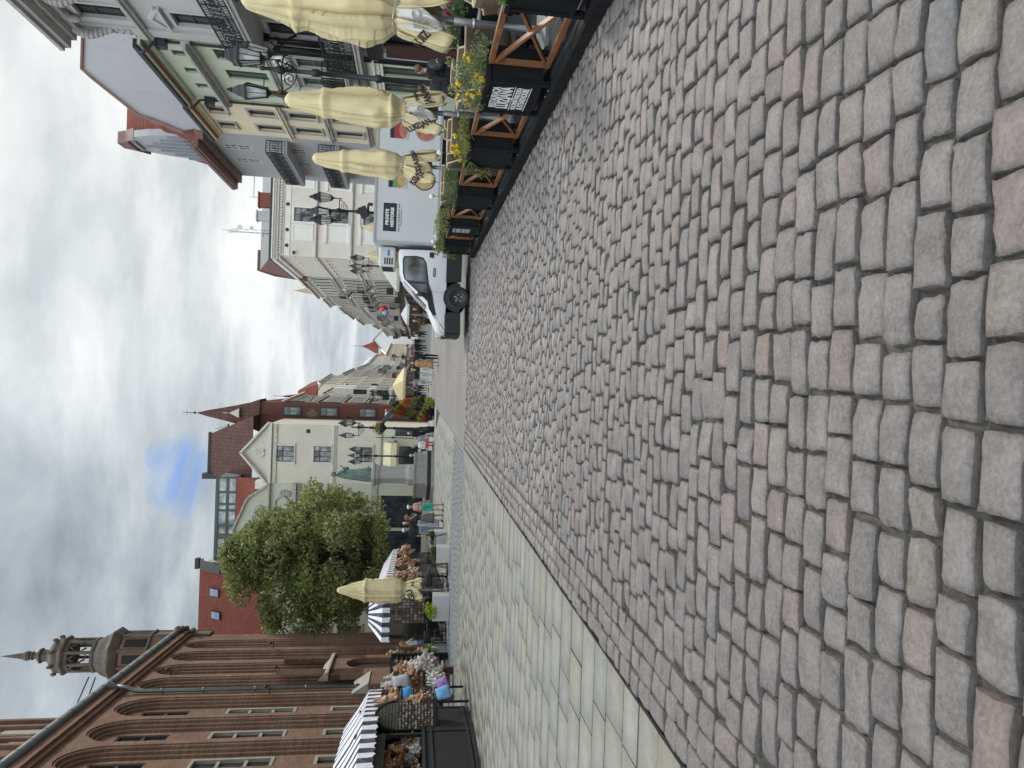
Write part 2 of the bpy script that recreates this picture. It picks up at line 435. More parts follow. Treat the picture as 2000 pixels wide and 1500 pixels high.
    br.inputs['Scale'].default_value = 1; br.inputs['Mortar Size'].default_value = .012; br.inputs['Brick Width'].default_value = .2; br.inputs['Row Height'].default_value = .15
    n1 = N(nt, 'ShaderNodeTexNoise', Scale=5., Detail=6.); L(nt, tc.outputs['Object'], n1.inputs[0])
    n2 = N(nt, 'ShaderNodeTexNoise', Scale=.35, Detail=5.); L(nt, tc.outputs['Object'], n2.inputs[0])
    c = mixc(nt, maprange(nt, n1.outputs[0], .3, .7, 0, .6), br.outputs[0], (.11,.10,.097))
    L(nt, mixc(nt, maprange(nt, n2.outputs[0], .35, .65, 0, .45), c, (.20,.188,.178)), b.inputs['Base Color']); b.inputs['Roughness'].default_value = .9
    bump(nt, b, n1.outputs[0], .8, .03)
    rd = MB()
    rd.quad((-2.18,21.15,-.004),(3.4,21.15,-.004),(3.4,62,-.004),(-2.18,62,-.004))
    rd.quad((3.4,18.5,-.004),(13,18.5,-.004),(13,62,-.004),(3.4,62,-.004)).quad((3.4,-2,-.004),(13,-2,-.004),(13,18.5,-.004),(3.4,18.5,-.004))
    tag(rd.build('roadway', m), kind='structure')
    m2 = M('far_flags', (.22,.215,.20), .9, .14, .6, .4, 8.)
    tag(MB().quad((-4.6,62,-.004),(13,62,-.004),(16,330,-.004),(-4.6,330,-.004)).build('street_paving', m2), kind='structure')
    # flagged pavement
    slabs = []; y = -.6
    while y < 20.9:
        d = float(rng.choice([.34,.38,.42,.45])); x = -2.185
        while x > -15.5:
            w = float(rng.uniform(.38, .85)); slabs.append((x-w+.0035, x-.0035, y+.003, min(y+d, 20.95)-.003)); x -= w
        y += d
    def slabmesh(slabs, cols, z=0.0):
        s = np.asarray(slabs); n = len(s); V = np.zeros((n, 8, 3))
        for i, (a, b_) in enumerate(((0,2),(1,2),(1,3),(0,3))):
            sx = 1 if a == 0 else -1; sy = 1 if b_ == 2 else -1
            V[:,i,0] = s[:,a]; V[:,i,1] = s[:,b_]; V[:,i,2] = z-.02
            V[:,i+4,0] = s[:,a]+sx*.003; V[:,i+4,1] = s[:,b_]+sy*.003; V[:,i+4,2] = z
        V[:,:,2] += rng.normal(0, .0012, n)[:,None]
        q = np.array([(4,5,6,7),(0,1,5,4),(1,2,6,5),(2,3,7,6),(3,0,4,7)])
        F = (q[None]+(np.arange(n)*8)[:,None,None]).reshape(-1,4)
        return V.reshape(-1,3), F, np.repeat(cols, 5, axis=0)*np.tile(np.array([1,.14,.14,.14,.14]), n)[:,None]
    def slabcols(n, base):
        c = np.array(base)[None]*rng.normal(1, .03, n)[:,None]; t = rng.uniform(0,1,n)
        c[t > .75] *= np.array([1.02,1.0,.95]); c[t < .2] *= np.array([.95,.98,1.0]); c[(t > .2) & (t < .24)] *= 1.08
        return c
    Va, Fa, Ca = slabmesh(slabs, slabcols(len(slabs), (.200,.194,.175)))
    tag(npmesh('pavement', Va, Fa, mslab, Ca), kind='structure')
    bedm = M('slab_bed', (.028,.026,.023), .95, .3, 6.)
    tag(MB().quad((-30,-2,-.018),(-2.186,-2,-.018),(-2.186,62,-.018),(-30,62,-.018)).build('pavement_bed', bedm), kind='structure')
    # band of small grey setts across the pavement, then flags again
    setts = []; y = 21.0
    while y < 26.4:
        d = .155; x = -2.185
        while x > -15.2:
            w = float(rng.uniform(.15,.24)); setts.append((x-w+.006, x-.006, y+.006, y+d-.006)); x -= w
        y += d
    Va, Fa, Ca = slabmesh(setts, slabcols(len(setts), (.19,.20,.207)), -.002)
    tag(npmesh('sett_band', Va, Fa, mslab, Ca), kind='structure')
    slabs = []; y = 26.42
    while y < 46:
        x = -2.185 - max(0, (y-40))*.25
        while x > -16.5 and True:
            w = float(rng.uniform(.6,1.3)); slabs.append((x-w+.003, x-.003, y+.003, y+.397)); x -= w
        y += .4
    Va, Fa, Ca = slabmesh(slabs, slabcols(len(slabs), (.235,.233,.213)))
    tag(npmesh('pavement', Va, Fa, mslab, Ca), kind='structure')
    tag(MB().quad((-30,46,-.003),(-2.19,46,-.003),(-2.19,62,-.003),(-30,62,-.003)).build('square_paving', M('square_flags', (.25,.245,.225), .9, .15, 1.5, .3, 20.)), kind='structure')
    # bits of litter and moss in the joints
    moss = []; mc = []
ground()
# ---------------------------------------------------------------- building kit
BLACK = M('black_iron', (.012,.013,.016), .45, .3, 8., .1)
GLASS = glassmat('window_glass')
GLASSC = glassmat('curtained_glass', (.03,.034,.038), .08, (.26,.27,.27))
WFRAME_W = M('white_frame', (.62,.62,.60), .5, .06)
WFRAME_B = M('brown_frame', (.055,.042,.036), .5, .1)
ZINC = M('zinc', (.17,.185,.19), .45, .15, 2., 0, metal=.5)
DARKPIPE = M('dark_pipe', (.03,.033,.037), .5, .2)
COPPER = M('copper_trim', (.16,.085,.07), .5, .25, 2.)
ROOF_RED = tilemat('red_tiles', (.26,.075,.05), (.19,.055,.04))
ROOF_REDY = tilemat('red_tiles_side', (.26,.085,.06), (.20,.065,.045), 'y_z')
ROOF_BROWN = tilemat('brown_tiles', (.10,.055,.05), (.145,.075,.062), w=.34, h=.34)
WCACHE = {}
def wallgrid(mb, Lw, H, rects, depth=.16, mi=0, mr=None, z0=0, xs0=0):
    """front wall (y=0 plane, outward +y) from x=xs0..Lw with real openings and their reveals"""
    mr = mi if mr is None else mr
    xs = sorted({xs0, Lw} | {v for r in rects for v in (r[0], r[1]) if xs0 < v < Lw})
    zs = sorted({z0, H} | {v for r in rects for v in (r[2], r[3]) if z0 < v < H})
    for i in range(len(xs)-1):
        for j in range(len(zs)-1):
            cx = (xs[i]+xs[i+1])/2; cz = (zs[j]+zs[j+1])/2
            if any(r[0] < cx < r[1] and r[2] < cz < r[3] for r in rects): continue
            mb.quad((xs[i+1],0,zs[j]),(xs[i],0,zs[j]),(xs[i],0,zs[j+1]),(xs[i+1],0,zs[j+1]), mi)
    for a, b, c, d in rects:
        mb.quad((a,0,c),(a,-depth,c),(a,-depth,d),(a,0,d), mr).quad((b,-depth,c),(b,0,c),(b,0,d),(b,-depth,d), mr)
        mb.quad((a,0,d),(a,-depth,d),(b,-depth,d),(b,0,d), mr).quad((a,-depth,c),(a,0,c),(b,0,c),(b,-depth,c), mr)
def winmesh(w, h, st):
    """frame mesh + pane mesh, origin at the bottom centre of the opening, outward +y"""
    key = (round(w,2), round(h,2), st)
    if key in WCACHE: return WCACHE[key]
    name, fm, gm, sur, hood, mull, rec, sm = WSTYLE[st]
    f = MB(); x = w/2; t = .055 if mull != 'none' else .04
    y = -rec
    for a, b, c, d in ((-x,-x+t,0,h),(x-t,x,0,h),(-x+t,x-t,0,t),(-x+t,x-t,h-t,h)): f.box(a,b,y-.01,y+.05,c,d,0)
    if mull in ('cross','cross3','six'):
        zt = h*(.66 if mull != 'six' else .5)
        f.box(-x+t,x-t,y-.008,y+.055,zt-.035,zt+.035,0)
        for q in ((0,) if mull != 'cross3' else (-w/6, w/6)): f.box(q-.03,q+.03,y-.009,y+.06,t,h-t,0)
        if mull == 'six': f.box(-x+t,x-t,y-.007,y+.03,h*.25-.015,h*.25+.015,0).box(-x+t,x-t,y-.007,y+.03,h*.78-.015,h*.78+.015,0)
    if mull == 'vert': f.box(-.03,.03,y-.009,y+.06,t,h-t,0)
    if sur:
        s = sur
        f.box(-x-s,-x,.003,.045,-.02,h+s,1).box(x,x+s,.003,.045,-.02,h+s,1).box(-x,x,.003,.045,h,h+s,1)
        f.box(-x-s-.04,x+s+.04,.002,.10,-.10,-.02,1)
    if hood == 'flat':
        f.box(-x-sur-.08,x+sur+.08,.004,.17,h+sur+.10,h+sur+.19,1).box(-x-sur,x+sur,.004,.06,h+sur,h+sur+.10,1)
    if hood == 'ped':
        z = h+sur+.12; a = x+sur+.14
        f.ext([(-a,.004,z),(a,.004,z),(a,.004,z+.09),(-a,.004,z+.09)], (0,.16,0), 1)
        f.ext([(-a,.004,z+.09),(a,.004,z+.09),(0,.004,z+.09+a*.55)], (0,.07,0), 1)
        for sg in (-1,1): f.bar((sg*a,.09,z+.13),(0,.09,z+.13+a*.55),.16,.09,1,(0,1,0))
    g = MB().quad((x-t,y+.015,t),(-x+t,y+.015,t),(-x+t,y+.015,h-t),(x-t,y+.015,h-t))
    WCACHE[key] = (f.mesh('window', [fm, sm]), g.mesh('pane', gm))
    return WCACHE[key]
WSTYLE = {}
def wstyle(k, fm=None, gm=None, sur=.1, hood=None, mull='cross', rec=.12, sm=None): WSTYLE[k] = (k, fm or WFRAME_B, gm or GLASS, sur, hood, mull, rec, sm or WFRAME_W)
def put_window(parent, x, z, w, h, st, name='window', y=0, rz=0):
    f, g = winmesh(w, h, st)
    o = bpy.data.objects.new(name, f); COL.objects.link(o); o.parent = parent; o.location = (x, y, z); o.rotation_euler = (0,0,rz)
    p = bpy.data.objects.new('pane', g); COL.objects.link(p); p.parent = o
    return o
def house(name, label, cat, loc, rz, Lw, H, D, wm, wins, group=None, roof=None, zb=0, depth=.16, base=None):
    """a house front: x along the street, outward +y; wins = (xc, z0, w, h, style)"""
    t = thing(name, label, cat, loc, rz, group)
    b = MB()
    rects = [(x-w/2, x+w/2, z, z+h) for x, z, w, h, s in wins]
    wallgrid(b, Lw, H, rects, depth, 0, z0=zb)
    b.quad((0,0,zb),(0,-D,zb),(0,-D,H),(0,0,H),0).quad((Lw,-D,zb),(Lw,0,zb),(Lw,0,H),(Lw,-D,H),0)
    b.quad((Lw,-D,zb),(0,-D,zb),(0,-D,H),(Lw,-D,H),0).quad((0,0,H),(0,-D,H),(Lw,-D,H),(Lw,0,H),0)
    for i in range(1): b.quad((Lw,-.45,zb),(0,-.45,zb),(0,-.45,H),(Lw,-.45,H),0)
    b.build('wall', wm, t)
    for x, z, w, h, s in wins: put_window(t, x, z, w, h, s)
    return t
def cornice(t, x0, x1, z, prof, mat, name='cornice', y=0):
    """prof: list of (projection, z0, z1) steps"""
    b = MB()
    for p, a, c in prof: b.box(x0, x1, .002+y, p+y, z+a, z+c)
    return b.build(name, mat, t)
def gable_roof(t, x0, x1, d0, d1, z, zr, mat, name='roof', over=.25, front=.35):
    """ridge parallel to the street"""
    ym = -(d0+d1)/2
    b = MB(); th = .14
    s = (zr-z)/((d1-d0)/2)
    b.ext([(x0-over,-d0+front,z-front*s),(x0-over,ym,zr),(x0-over,-d1-front,z-front*s),(x0-over,-d1-front,z-front*s-th),(x0-over,ym,zr-th),(x0-over,-d0+front,z-front*s-th)], (x1-x0+2*over,0,0))
    return b.build(name, mat, t)
def downpipe(t, x, z0, z1, mat, r=.06, y=.12, kick=True, hopper=None):
    b = MB(); pts = [(x,y,z0),(x,y,z1)]
    if kick: pts += [(x,y+.05,z1+.25),(x,y+.45,z1+.55),(x,y+.5,z1+.75)]
    b.tube(pts, r, 8)
    z = z0+1
    while z < z1: b.tube([(x,y,z),(x,y,z+.06)], r*1.25, 8); z += 2.1
    if hopper: b.box(x-.19,x+.19,y-.1,y+.26,hopper-.32,hopper).box(x-.23,x+.23,y-.12,y+.30,hopper,hopper+.07)
    return b.build('downpipe', mat, t)
def railing(b, pts, z, h, step=.11, mi=0, fancy=False, panel=False):
    """iron balustrade along pts (x,y)"""
    for (xa,ya),(xb,yb) in zip(pts[:-1], pts[1:]):
        b.bar((xa,ya,z+h),(xb,yb,z+h),.05,.04,mi).bar((xa,ya,z+.08),(xb,yb,z+.08),.03,.03,mi)
        d = math.hypot(xb-xa, yb-ya); n = max(2, int(d/step))
        for i in range(n+1):
            q = i/n; x = xa+(xb-xa)*q; y = ya+(yb-ya)*q
            b.bar((x,y,z),(x,y,z+h),.018 if i % 8 else .035,None,mi)
        if fancy:
            b.bar((xa,ya,z+h*.78),(xb,yb,z+h*.78),.022,.022,mi).bar((xa,ya,z+h*.28),(xb,yb,z+h*.28),.022,.022,mi)
            ux, uy = (xb-xa)/d, (yb-ya)/d; m = max(2, int(d/(.3)))
            for i in range(m):
                q = (i+.5)*d/m; cx = xa+ux*q; cy = ya+uy*q; rr = min(.14, h*.2)
                P = [(cx+ux*rr*math.cos(a), cy+uy*rr*math.cos(a), z+h*.53+h*.24*math.sin(a)) for a in [2*PI*k/12 for k in range(13)]]
                b.tube(P, .014, 5, mi, caps=False)
                P = [(cx+ux*rr*.5*math.cos(a), cy+uy*rr*.5*math.cos(a), z+h*.53+h*.12*math.sin(a)) for a in [2*PI*k/10 for k in range(11)]]
                b.tube(P, .012, 5, mi, caps=False)
    return b
def balcony(t, x0, x1, z, dep, h, slabm, railm, fancy=True, brackets=True, slab=.22):
    b = MB().box(x0,x1,.003,dep,z-slab,z).box(x0-.05,x1+.05,.004,dep+.05,z-.07,z-.02)
    if brackets:
        for x in (x0+.25, x1-.25):
            b.ext([(x-.09,.005,z-slab),(x-.09,dep*.8,z-slab),(x-.09,dep*.6,z-slab-.15),(x-.09,.12,z-slab-.5),(x-.09,.005,z-slab-.55)], (.18,0,0))
    s = b.build('balcony', slabm, t)
    r = railing(MB(), [(x0+.04,.05),(x0+.04,dep-.04),(x1-.04,dep-.04),(x1-.04,.05)], z, h, .11, 0, fancy)
    r.build('balcony_railing', railm, s)
    return s
# ---------------------------------------------------------------- right-hand row
def right_row():
    RZ = PI/2                                    # local x runs along +Y, outward is -X
    stucco_g = M('grey_stucco', (.47,.463,.45), .85, .10, .8, .15, 40., streak=.35)
    stucco_gr = M('pale_green_stucco', (0.513,0.560,0.446), .85, .07, .8, .12, 40., streak=.2)
    stucco_y = M('pale_yellow_stucco', (0.702,0.614,0.432), .85, .07, .8, .12, 40., streak=.2)
    stucco_b = M('blue_grey_render', (0.385,0.388,0.405), .9, .06, .5, .1, 60., streak=.15)
    stucco_c = M('cream_stucco', (0.675,0.614,0.547), .85, .06, .6, .1, 40., streak=.15)
    trim_g = M('grey_trim', (0.405,0.398,0.385), .8, .12, 1.5, .1, streak=.4)
    trim_w = M('offwhite_trim', (0.756,0.736,0.689), .8, .06, 1.5, .1, streak=.2)
    wstyle('grey', WFRAME_B, GLASS, .16, None, 'cross', .16, M('grey_surround', (0.486,0.493,0.499), .8, .1, 2., streak=.3))
    wstyle('greyped', WFRAME_B, GLASS, .14, 'ped', 'cross', .16, M('grey_surround2', (0.486,0.493,0.499), .8, .1, 2., streak=.3))
    grw = M('green_window_frame', (.10,.125,.10), .5, .1)
    wstyle('green', grw, GLASS, .0, None, 'vert', .14, stucco_gr)
    wstyle('greenhood', grw, GLASS, .12, 'flat', 'cross', .14, trim_g)
    wstyle('yel', WFRAME_B, GLASS, .12, None, 'vert', .14, trim_g)
    wstyle('yelh', WFRAME_B, GLASS, .12, 'flat', 'vert', .14, trim_g)
    wstyle('white', WFRAME_W, GLASS, .0, None, 'six', .05, stucco_b)
    wstyle('cream', WFRAME_B, GLASSC, .20, None, 'cross', .14, trim_w)
    wstyle('creamh', WFRAME_B, GLASSC, .20, 'flat', 'cross', .14, trim_w)
    wstyle('shop', WFRAME_B, GLASS, .06, None, 'vert', .12, trim_g)
    # ---- near grey tenement
    y0 = 20.0; X = 13.0
    W = []
    for yy in (22.3, 25.2, 28.35): W += [(yy-y0, 12.62, 1.0, 1.75, 'grey')]
    for yy in (22.6, 25.4, 28.35): W += [(yy-y0, 9.0, 1.0, 1.95, 'greyped')]
    for yy in (22.6, 25.4, 28.35): W += [(yy-y0, 5.0, 1.1, 2.5, 'grey')]
    W += [(24.2-y0, .3, 2.2, 2.9, 'shop'), (28.0-y0, .3, 2.2, 2.9, 'shop')]
    t = house('tenement', 'grey stucco tenement with heavy scrolled cornice and black iron balcony, at the frame edge', 'building', (X,y0,0), RZ, 9.95, 15.2, 12, stucco_g, W, 'old tenements on the right side')
    cornice(t, -1, 9.97, 15.2, [(.25,-.45,-.2),(.5,-.2,0),(.82,0,.22),(.95,.22,.38),(.6,.38,.6)], trim_g)
    for xx in (7.1, 9.55):                       # scrolled consoles with acanthus lumps
        b = MB()
        for k in range(9): b.ball((xx, .22+.16*math.sin(k*.5), 14.9-.16*k), (.2-.012*k, .2, .13), 8, 6)
        b.build('console', trim_g, t)
    for xx in (7.6, 8.7): MB().ball((xx,.14,14.85),(.4,.16,.2),8,6).ball((xx+.05,.2,14.6),(.16,.14,.28),8,6).build('garland', trim_g, t)
    cornice(t, 0, 9.96, 12.35, [(.14,-.12,0),(.24,0,.1),(.12,.1,.2)], trim_g, 'string_course')
    MB().box(9.35,9.93,.003,.09,.2,14.9).build('corner_pilaster', stucco_g, t)
    b = MB().box(9.45,9.85,.091,.115,12.9,13.9)
    for k in range(7): b.ball((9.65+.1*(-1)**k,.12,13.0+.13*k),(.09,.04,.07),6,5)
    b.build('stucco_relief', trim_g, t)
    bal = balcony(t, 3.6, 9.2, 7.98, 1.25, .92, trim_g, BLACK, True)
    for k in (4.2, 8.6): MB().tube([(k,.05,6.5),(k,.3,6.9),(k,.75,7.2),(k,1.15,7.7)],.05,8).tube([(k,.3,6.9),(k,.2,7.3),(k,.45,7.45),(k,.6,7.2)],.03,6).build('iron_bracket', BLACK, bal)
    bal = balcony(t, 7.0, 9.9, 4.25, .85, 1.2, trim_g, BLACK, True, False)
    b = MB()
    for k in (8.9, 9.2, 9.62): b.tube([(k,.16,5.5),(k,.16,7.7)],.07,8)
    b.box(8.75,9.8,.04,.3,7.55,7.8); b.build('cast_iron_columns', BLACK, t)
    downpipe(t, 9.9, .3, 7.6, DARKPIPE, .055)
    MB().box(8.6,9.7,.004,.10,.1,3.1).build('shop_door', M('maroon_door', (.05,.02,.02), .5, .3), t)
    MB().box(7.3,9.8,.005,.16,3.25,3.85).build('sign_board', M('dark_board', (.03,.03,.03), .6, .2), t)
    # ---- pale green house
    y0 = 29.95
    W = []
    for yy in (31.45, 33.15, 34.85): W += [(yy-y0, 11.42, .52, .55, 'green')]
    for yy in (31.2, 33.2, 35.1): W += [(yy-y0, 8.45, .95, 1.75, 'green')]
    for yy in (31.25, 33.2, 35.2): W += [(yy-y0, 4.95, .95, 1.95, 'greenhood')]
    W += [(31.3-y0, .25, .95, 3.05, 'green'), (33.1-y0, .7, 1.1, 2.6, 'green'), (35.2-y0, .7, 1.2, 2.6, 'green')]
    t = house('townhouse', 'pale green townhouse with shell fans over its windows and a balcony', 'building', (X,y0,0), RZ, 6.45, 12.8, 11, stucco_gr, W, 'old tenements on the right side')
    cornice(t, .0, 6.45, 12.8, [(.2,-.3,-.12),(.42,-.12,0)], stucco_gr)
    MB().box(-.0,6.45,.2,.56,12.80,12.96).build('gutter', DARKPIPE, t)
    cornice(t, .03, 6.9, 11.0, [(.18,-.14,0),(.45,0,.12),(.30,.12,.2)], trim_g, 'ledge')
    cornice(t, 0, 6.45, 8.15, [(.08,-.1,0),(.14,0,.08)], trim_g, 'sill_course')
    cornice(t, .1, 6.4, 3.75, [(.10,-.3,-.12),(.18,-.12,-.02),(.06,-.45,-.3)], trim_w, 'shop_cornice')
    for yy in (31.25, 33.2, 35.2):
        b = MB(); c = yy-y0; P = []
        for k in range(13):
            a = PI*k/12; P.append((c+.55*math.cos(a), .06, 7.32+.5*math.sin(a)))
        b.tube(P, .06, 6)
        for k in range(1, 12):
            a = PI*k/12; b.bar((c,.03,7.32),(c+.5*math.cos(a),.045,7.32+.45*math.sin(a)),.035)
        b.ext([(c+.53*math.cos(PI*k/12),.006,7.32+.48*math.sin(PI*k/12)) for k in range(13)], (0,.03,0))
        b.build('shell_fan', trim_w, t)
    s = MB().box(.1,6.2,.006,.10,3.98,4.46).build('name_board', M('brown_grey_board', (.12,.115,.10), .6, .1), t)
    text('lettering', 'NOCLEGI', .34, M('pale_lettering', (.48,.47,.43), .6, .05), s, (4.75,.105,4.2), (PI/2,0,PI), .004, sx=.72)
    text('lettering', '• APARTAMENTI', .34, bpy.data.materials['pale_lettering'], s, (2.4,.105,4.2), (PI/2,0,PI), .004, sx=.72)
    balcony(t, .75, 2.9, 4.85, .8, .95, trim_g, BLACK, True, False, .16)
    downpipe(t, .22, .3, 12.0, DARKPIPE, .06, .12, True, 12.1)
    downpipe(t, 6.35, .3, 12.0, DARKPIPE, .06, .12, True, 11.9)
    gable_roof(t, 0, 6.45, 0, 11, 12.9, 15.6, ROOF_REDY, over=-.02)
    b = MB()                                      # snow guard along the eave
    for k in range(60): b.bar((.1+k*.105,-.55,13.1),(.1+k*.105,-.55,13.42),.015)
    b.bar((.1,-.55,13.40),(6.3,-.55,13.40),.02).bar((.1,-.55,13.15),(6.3,-.55,13.15),.02); b.build('snow_guard', BLACK, t)
    hs = thing('hanging_sign', 'brown carved heart-shaped sign with a golden crown hanging from the green facade', 'sign', (12.3,33.3,7.9))
    MB().ext([(.0,.30*math.sin(a)*(1.0 if math.sin(a)>0 else 1)*1.0, .32*math.cos(a)-.1*abs(math.sin(a))) for a in np.linspace(0,2*PI,22)[:-1]], (.12,0,0)).build('board', M('carved_brown', (.09,.055,.035), .6, .4, 12., .5, 30.), hs)
    MB().ext([(.0,-.22,.30),(.0,.22,.30),(.0,.28,.62),(.0,.0,.52),(.0,-.28,.62)], (.12,0,0)).build('crown', M('old_gold', (.34,.20,.05), .4, .3, 10., metal=.5), hs)
    MB().tube([(.06,0,.5),(.06,0,.75),(.7,0,.75)], .025, 6).build('bracket', BLACK, hs)
    # ---- yellow house
    y0 = 36.4
    W = []
    for yy in (37.85, 40.05): W += [(yy-y0,11.45,.85,.85,'yel'),(yy-y0,9.0,.9,1.3,'yel'),(yy-y0,6.95,.9,1.35,'yelh'),(yy-y0,4.75,.9,1.4,'yelh'),(yy-y0,.6,1.1,2.6,'yel')]
    t = house('townhouse', 'pale yellow townhouse between the green house and the blue-grey one', 'building', (X,y0,0), RZ, 5.1, 12.85, 11, stucco_y, W, 'old tenements on the right side')
    cornice(t, 0, 5.1, 12.85, [(.12,-.35,-.2),(.25,-.2,-.08),(.45,-.08,.05)], stucco_y)
    MB().box(0,5.1,.2,.58,12.905,13.05).build('gutter', DARKPIPE, t)
    cornice(t, 0, 5.1, 8.72, [(.12,-.12,0),(.2,0,.1)], stucco_y, 'string_course')
    cornice(t, 0, 5.1, 6.5, [(.12,-.12,0),(.2,0,.1)], trim_g, 'string_course')
    cornice(t, 0, 5.1, 4.4, [(.14,-.14,0),(.24,0,.1)], trim_g, 'string_course')
    gable_roof(t, 0, 5.1, 0, 11, 12.95, 15.4, ROOF_REDY, over=-.02)
    # ---- blue-grey house with the tall firewall
    y0 = 41.5
    W = []
    for yy in (44.0, 46.7): W += [(yy-y0,11.5,.85,1.5,'white'),(yy-y0,8.35,.85,2.0,'white'),(yy-y0,5.2,.85,2.0,'white')]
    W += [(43.6-y0,.4,1.6,2.7,'shop'),(47-y0,.4,1.8,2.7,'shop')]
    t = house('tall_townhouse', 'blue-grey rendered house whose bare firewall rises above its neighbours', 'building', (X,y0,0), RZ, 8.9, 13.6, 12, stucco_b, W, 'old tenements on the right side')
    prof = [(0,12.7),(0,13.9),(.15,14.5),(-.42,16.2),(-.6,16.9),(-2.45,19.4),(-2.75,19.75),(-8.5,19.75),(-12,13.6),(-12,12.7)]
    MB().ext([(-.14,a,z) for a, z in prof], (.32,0,0)).build('firewall', stucco_b, t)
    b = MB()
    for (a, z), (c, d) in zip(prof[1:8], prof[2:9]): b.bar((-.2,a,z+.06),(-.2,c,d+.06),.6,.1,0,(1,0,0)) if False else b.obox((.02,(a+c)/2,(z+d)/2+.05),(.26,0,0),(0,(c-a)/2,(d-z)/2),(0,.03,.06))
    b.build('copper_coping', COPPER, t)
    # mansard roof behind the firewall
    MB().ext([(.19,-.1,14.0),(.19,-.75,16.6),(.19,-2.7,19.4),(.19,-8.5,19.4),(.19,-12,13.7)], (8.6,0,0)).build('roof', ROOF_REDY, t)
    b = MB().box(-.15,8.95,.01,.95,13.75,13.9).box(-.15,8.95,.6,1.0,13.9,14.12).box(-.15,8.95,.01,.5,13.5,13.75)
    b.build('copper_gutter', COPPER, t)
    # street gable (dormer) with pilaster strips
    gx0, gx1 = 2.6, 8.3; gm = (gx0+gx1)/2
    pr = [(gx0,14.1),(gx1,14.1),(gx1,15.3),(gx1-.45,16.2),(gx1-.85,17.6),(gx1-1.35,18.6),(gm+.85,19.3),(gm+.5,19.85),(gm-.5,19.85),(gm-.85,19.3),(gx0+1.35,18.6),(gx0+.85,17.6),(gx0+.45,16.2),(gx0,15.3)]
    d = MB().ext([(x,-.55,z) for x, z in pr], (0,-.4,0)).build('street_gable', stucco_b, t)
    b = MB()
    for k in range(7):
        x = gx0+.75+k*.7; zt = 18.4-abs(x-gm)*.9; b.box(x-.09,x+.09,-.549,-.43,14.3,zt)
    b.box(gm-.8,gm+.8,-.549,-.40,18.75,18.9).build('pilaster_strips', M('blue_grey_strip', (.26,.275,.305), .9, .06), d)
    MB().ext([(gx0+.5,-.9,16.6),(gm,-.9,19.6),(gx1-.5,-.9,16.6)], (0,-4.5,0)).build('gable_roof', ROOF_RED, d)
    MB().ext([(x,-.4,z+.05) for x, z in pr[5:11]]+[(gm-.85,-.4,19.2),(gm+.85,-.4,19.2)], (0,-.7,0)).build('gable_coping', COPPER, d)
    balcony(t, .6, 7.6, 9.35, .75, .95, stucco_b, BLACK, True, False, .22)
    balcony(t, .6, 7.6, 6.45, .75, .95, stucco_b, BLACK, True, False, .22)
    MB().tube([(8.5,.1,12.6),(8.5,1.5,12.6)],.02,6).tube([(8.5,1.5,12.3),(8.5,1.5,12.9)],.015,6).build('aerial', ZINC, t)
    # ---- cream corner block: front facing the square
    X0, YC = 12.0, 78.0; Lf = 14.0
    W = []
    for xx in (16.45, 21.6): W += [(X0+Lf-xx,12.6,1.45,2.0,'cream'),(X0+Lf-xx,8.95,1.35,2.05,'creamh'),(X0+Lf-xx,5.2,1.4,2.2,'creamh'),(X0+Lf-xx,.8,1.6,3.0,'shop')]
    t = house('corner_block', 'large cream corner tenement with red mansard roof where the street begins', 'building', (X0+Lf,YC,0), PI, Lf, 16.5, 18, stucco_c, W, 'old tenements on the right side')
    for xx in (14.55, 20.1, 24):
        x = X0+Lf-xx
        for z, h in ((12.6,2.0),(8.95,2.05),(5.2,2.2)):
            blind = MB()
            for a, bb, c, dd in ((-.85,-.68,-.02,h+.17),(.68,.85,-.02,h+.17),(-.68,.68,h,h+.17),(-.68,.68,-.02,.1)): blind.box(x+a,x+bb,.003,.06,z+c,z+dd)
            blind.box(x-.68,x+.68,.004,.02,z+.1,z+h)
            if z < 12: blind.box(x-1.0,x+1.0,.003,.18,z+h+.17,z+h+.4).box(x-1.0,x+1.0,.003,.16,z-.3,z-.02)
            blind.build('blind_window', trim_w, t)
    for z in (12.2, 8.5): cornice(t, -.0, Lf+.1, z, [(.1,-.1,0),(.2,0,.1)], trim_g, 'string_course')
    cornice(t, 0, Lf+.45, 16.5, [(.25,-.35,-.1),(.45,-.1,.1),(.62,.1,.25)], trim_w)
    MB().box(0,Lf+.6,.1,.66,16.76,16.95).build('gutter', DARKPIPE, t)
    b = MB()
    for k in range(46): b.box(.1+k*.3,.26+k*.3,.004,.24,15.82,16.0)
    for k in range(100): b.box(.05+k*.14,.12+k*.14,.004,.1,15.58,15.75)
    b.box(0,Lf,.003,.05,14.95,15.5); b.build('dentil_frieze', trim_w, t)
    b = MB()
    for xx in (12.95,14.6,17.4,20.3): b.lathe([(.0,.0),(.2,.0),(.2,.06),(0,.06)], (0,0,0), 12)
    o = MB()
    for xx in (13.1,14.75,17.45,20.4):
        o.ext([(X0+Lf-xx+.2*math.cos(2*PI*k/14),.051,15.25+.2*math.sin(2*PI*k/14)) for k in range(14)], (0,.02,0))
    o.build('round_vent', DARKPIPE, t)
    MB().box(13.5,13.8,.0,.3,14.45,14.6).tube([(13.6,.1,14.5),(13.6,.45,14.4)],.08,8).build('camera_dome', BLACK, t)
    # its street side
    b = MB(); W2 = [(1.6+k*2.55, z, .95, 2.0) for k in range(6) for z in (12.6, 9.0, 5.2)]
    sd = thing('_', None, None); bpy.data.objects.remove(sd)
    wl = MB(); wallgrid(wl, 16.0, 16.5, [(x-w/2,x+w/2,z,z+h) for x,z,w,h in W2], .16)
    side = wl.build('side_wall', stucco_c, t, (Lf+.02,0,0), (0,0,-PI/2))
    for x,z,w,h in W2: put_window(t, Lf+.02, z, w, h, 'creamh' if z < 12 else 'cream', y=-x, rz=-PI/2)
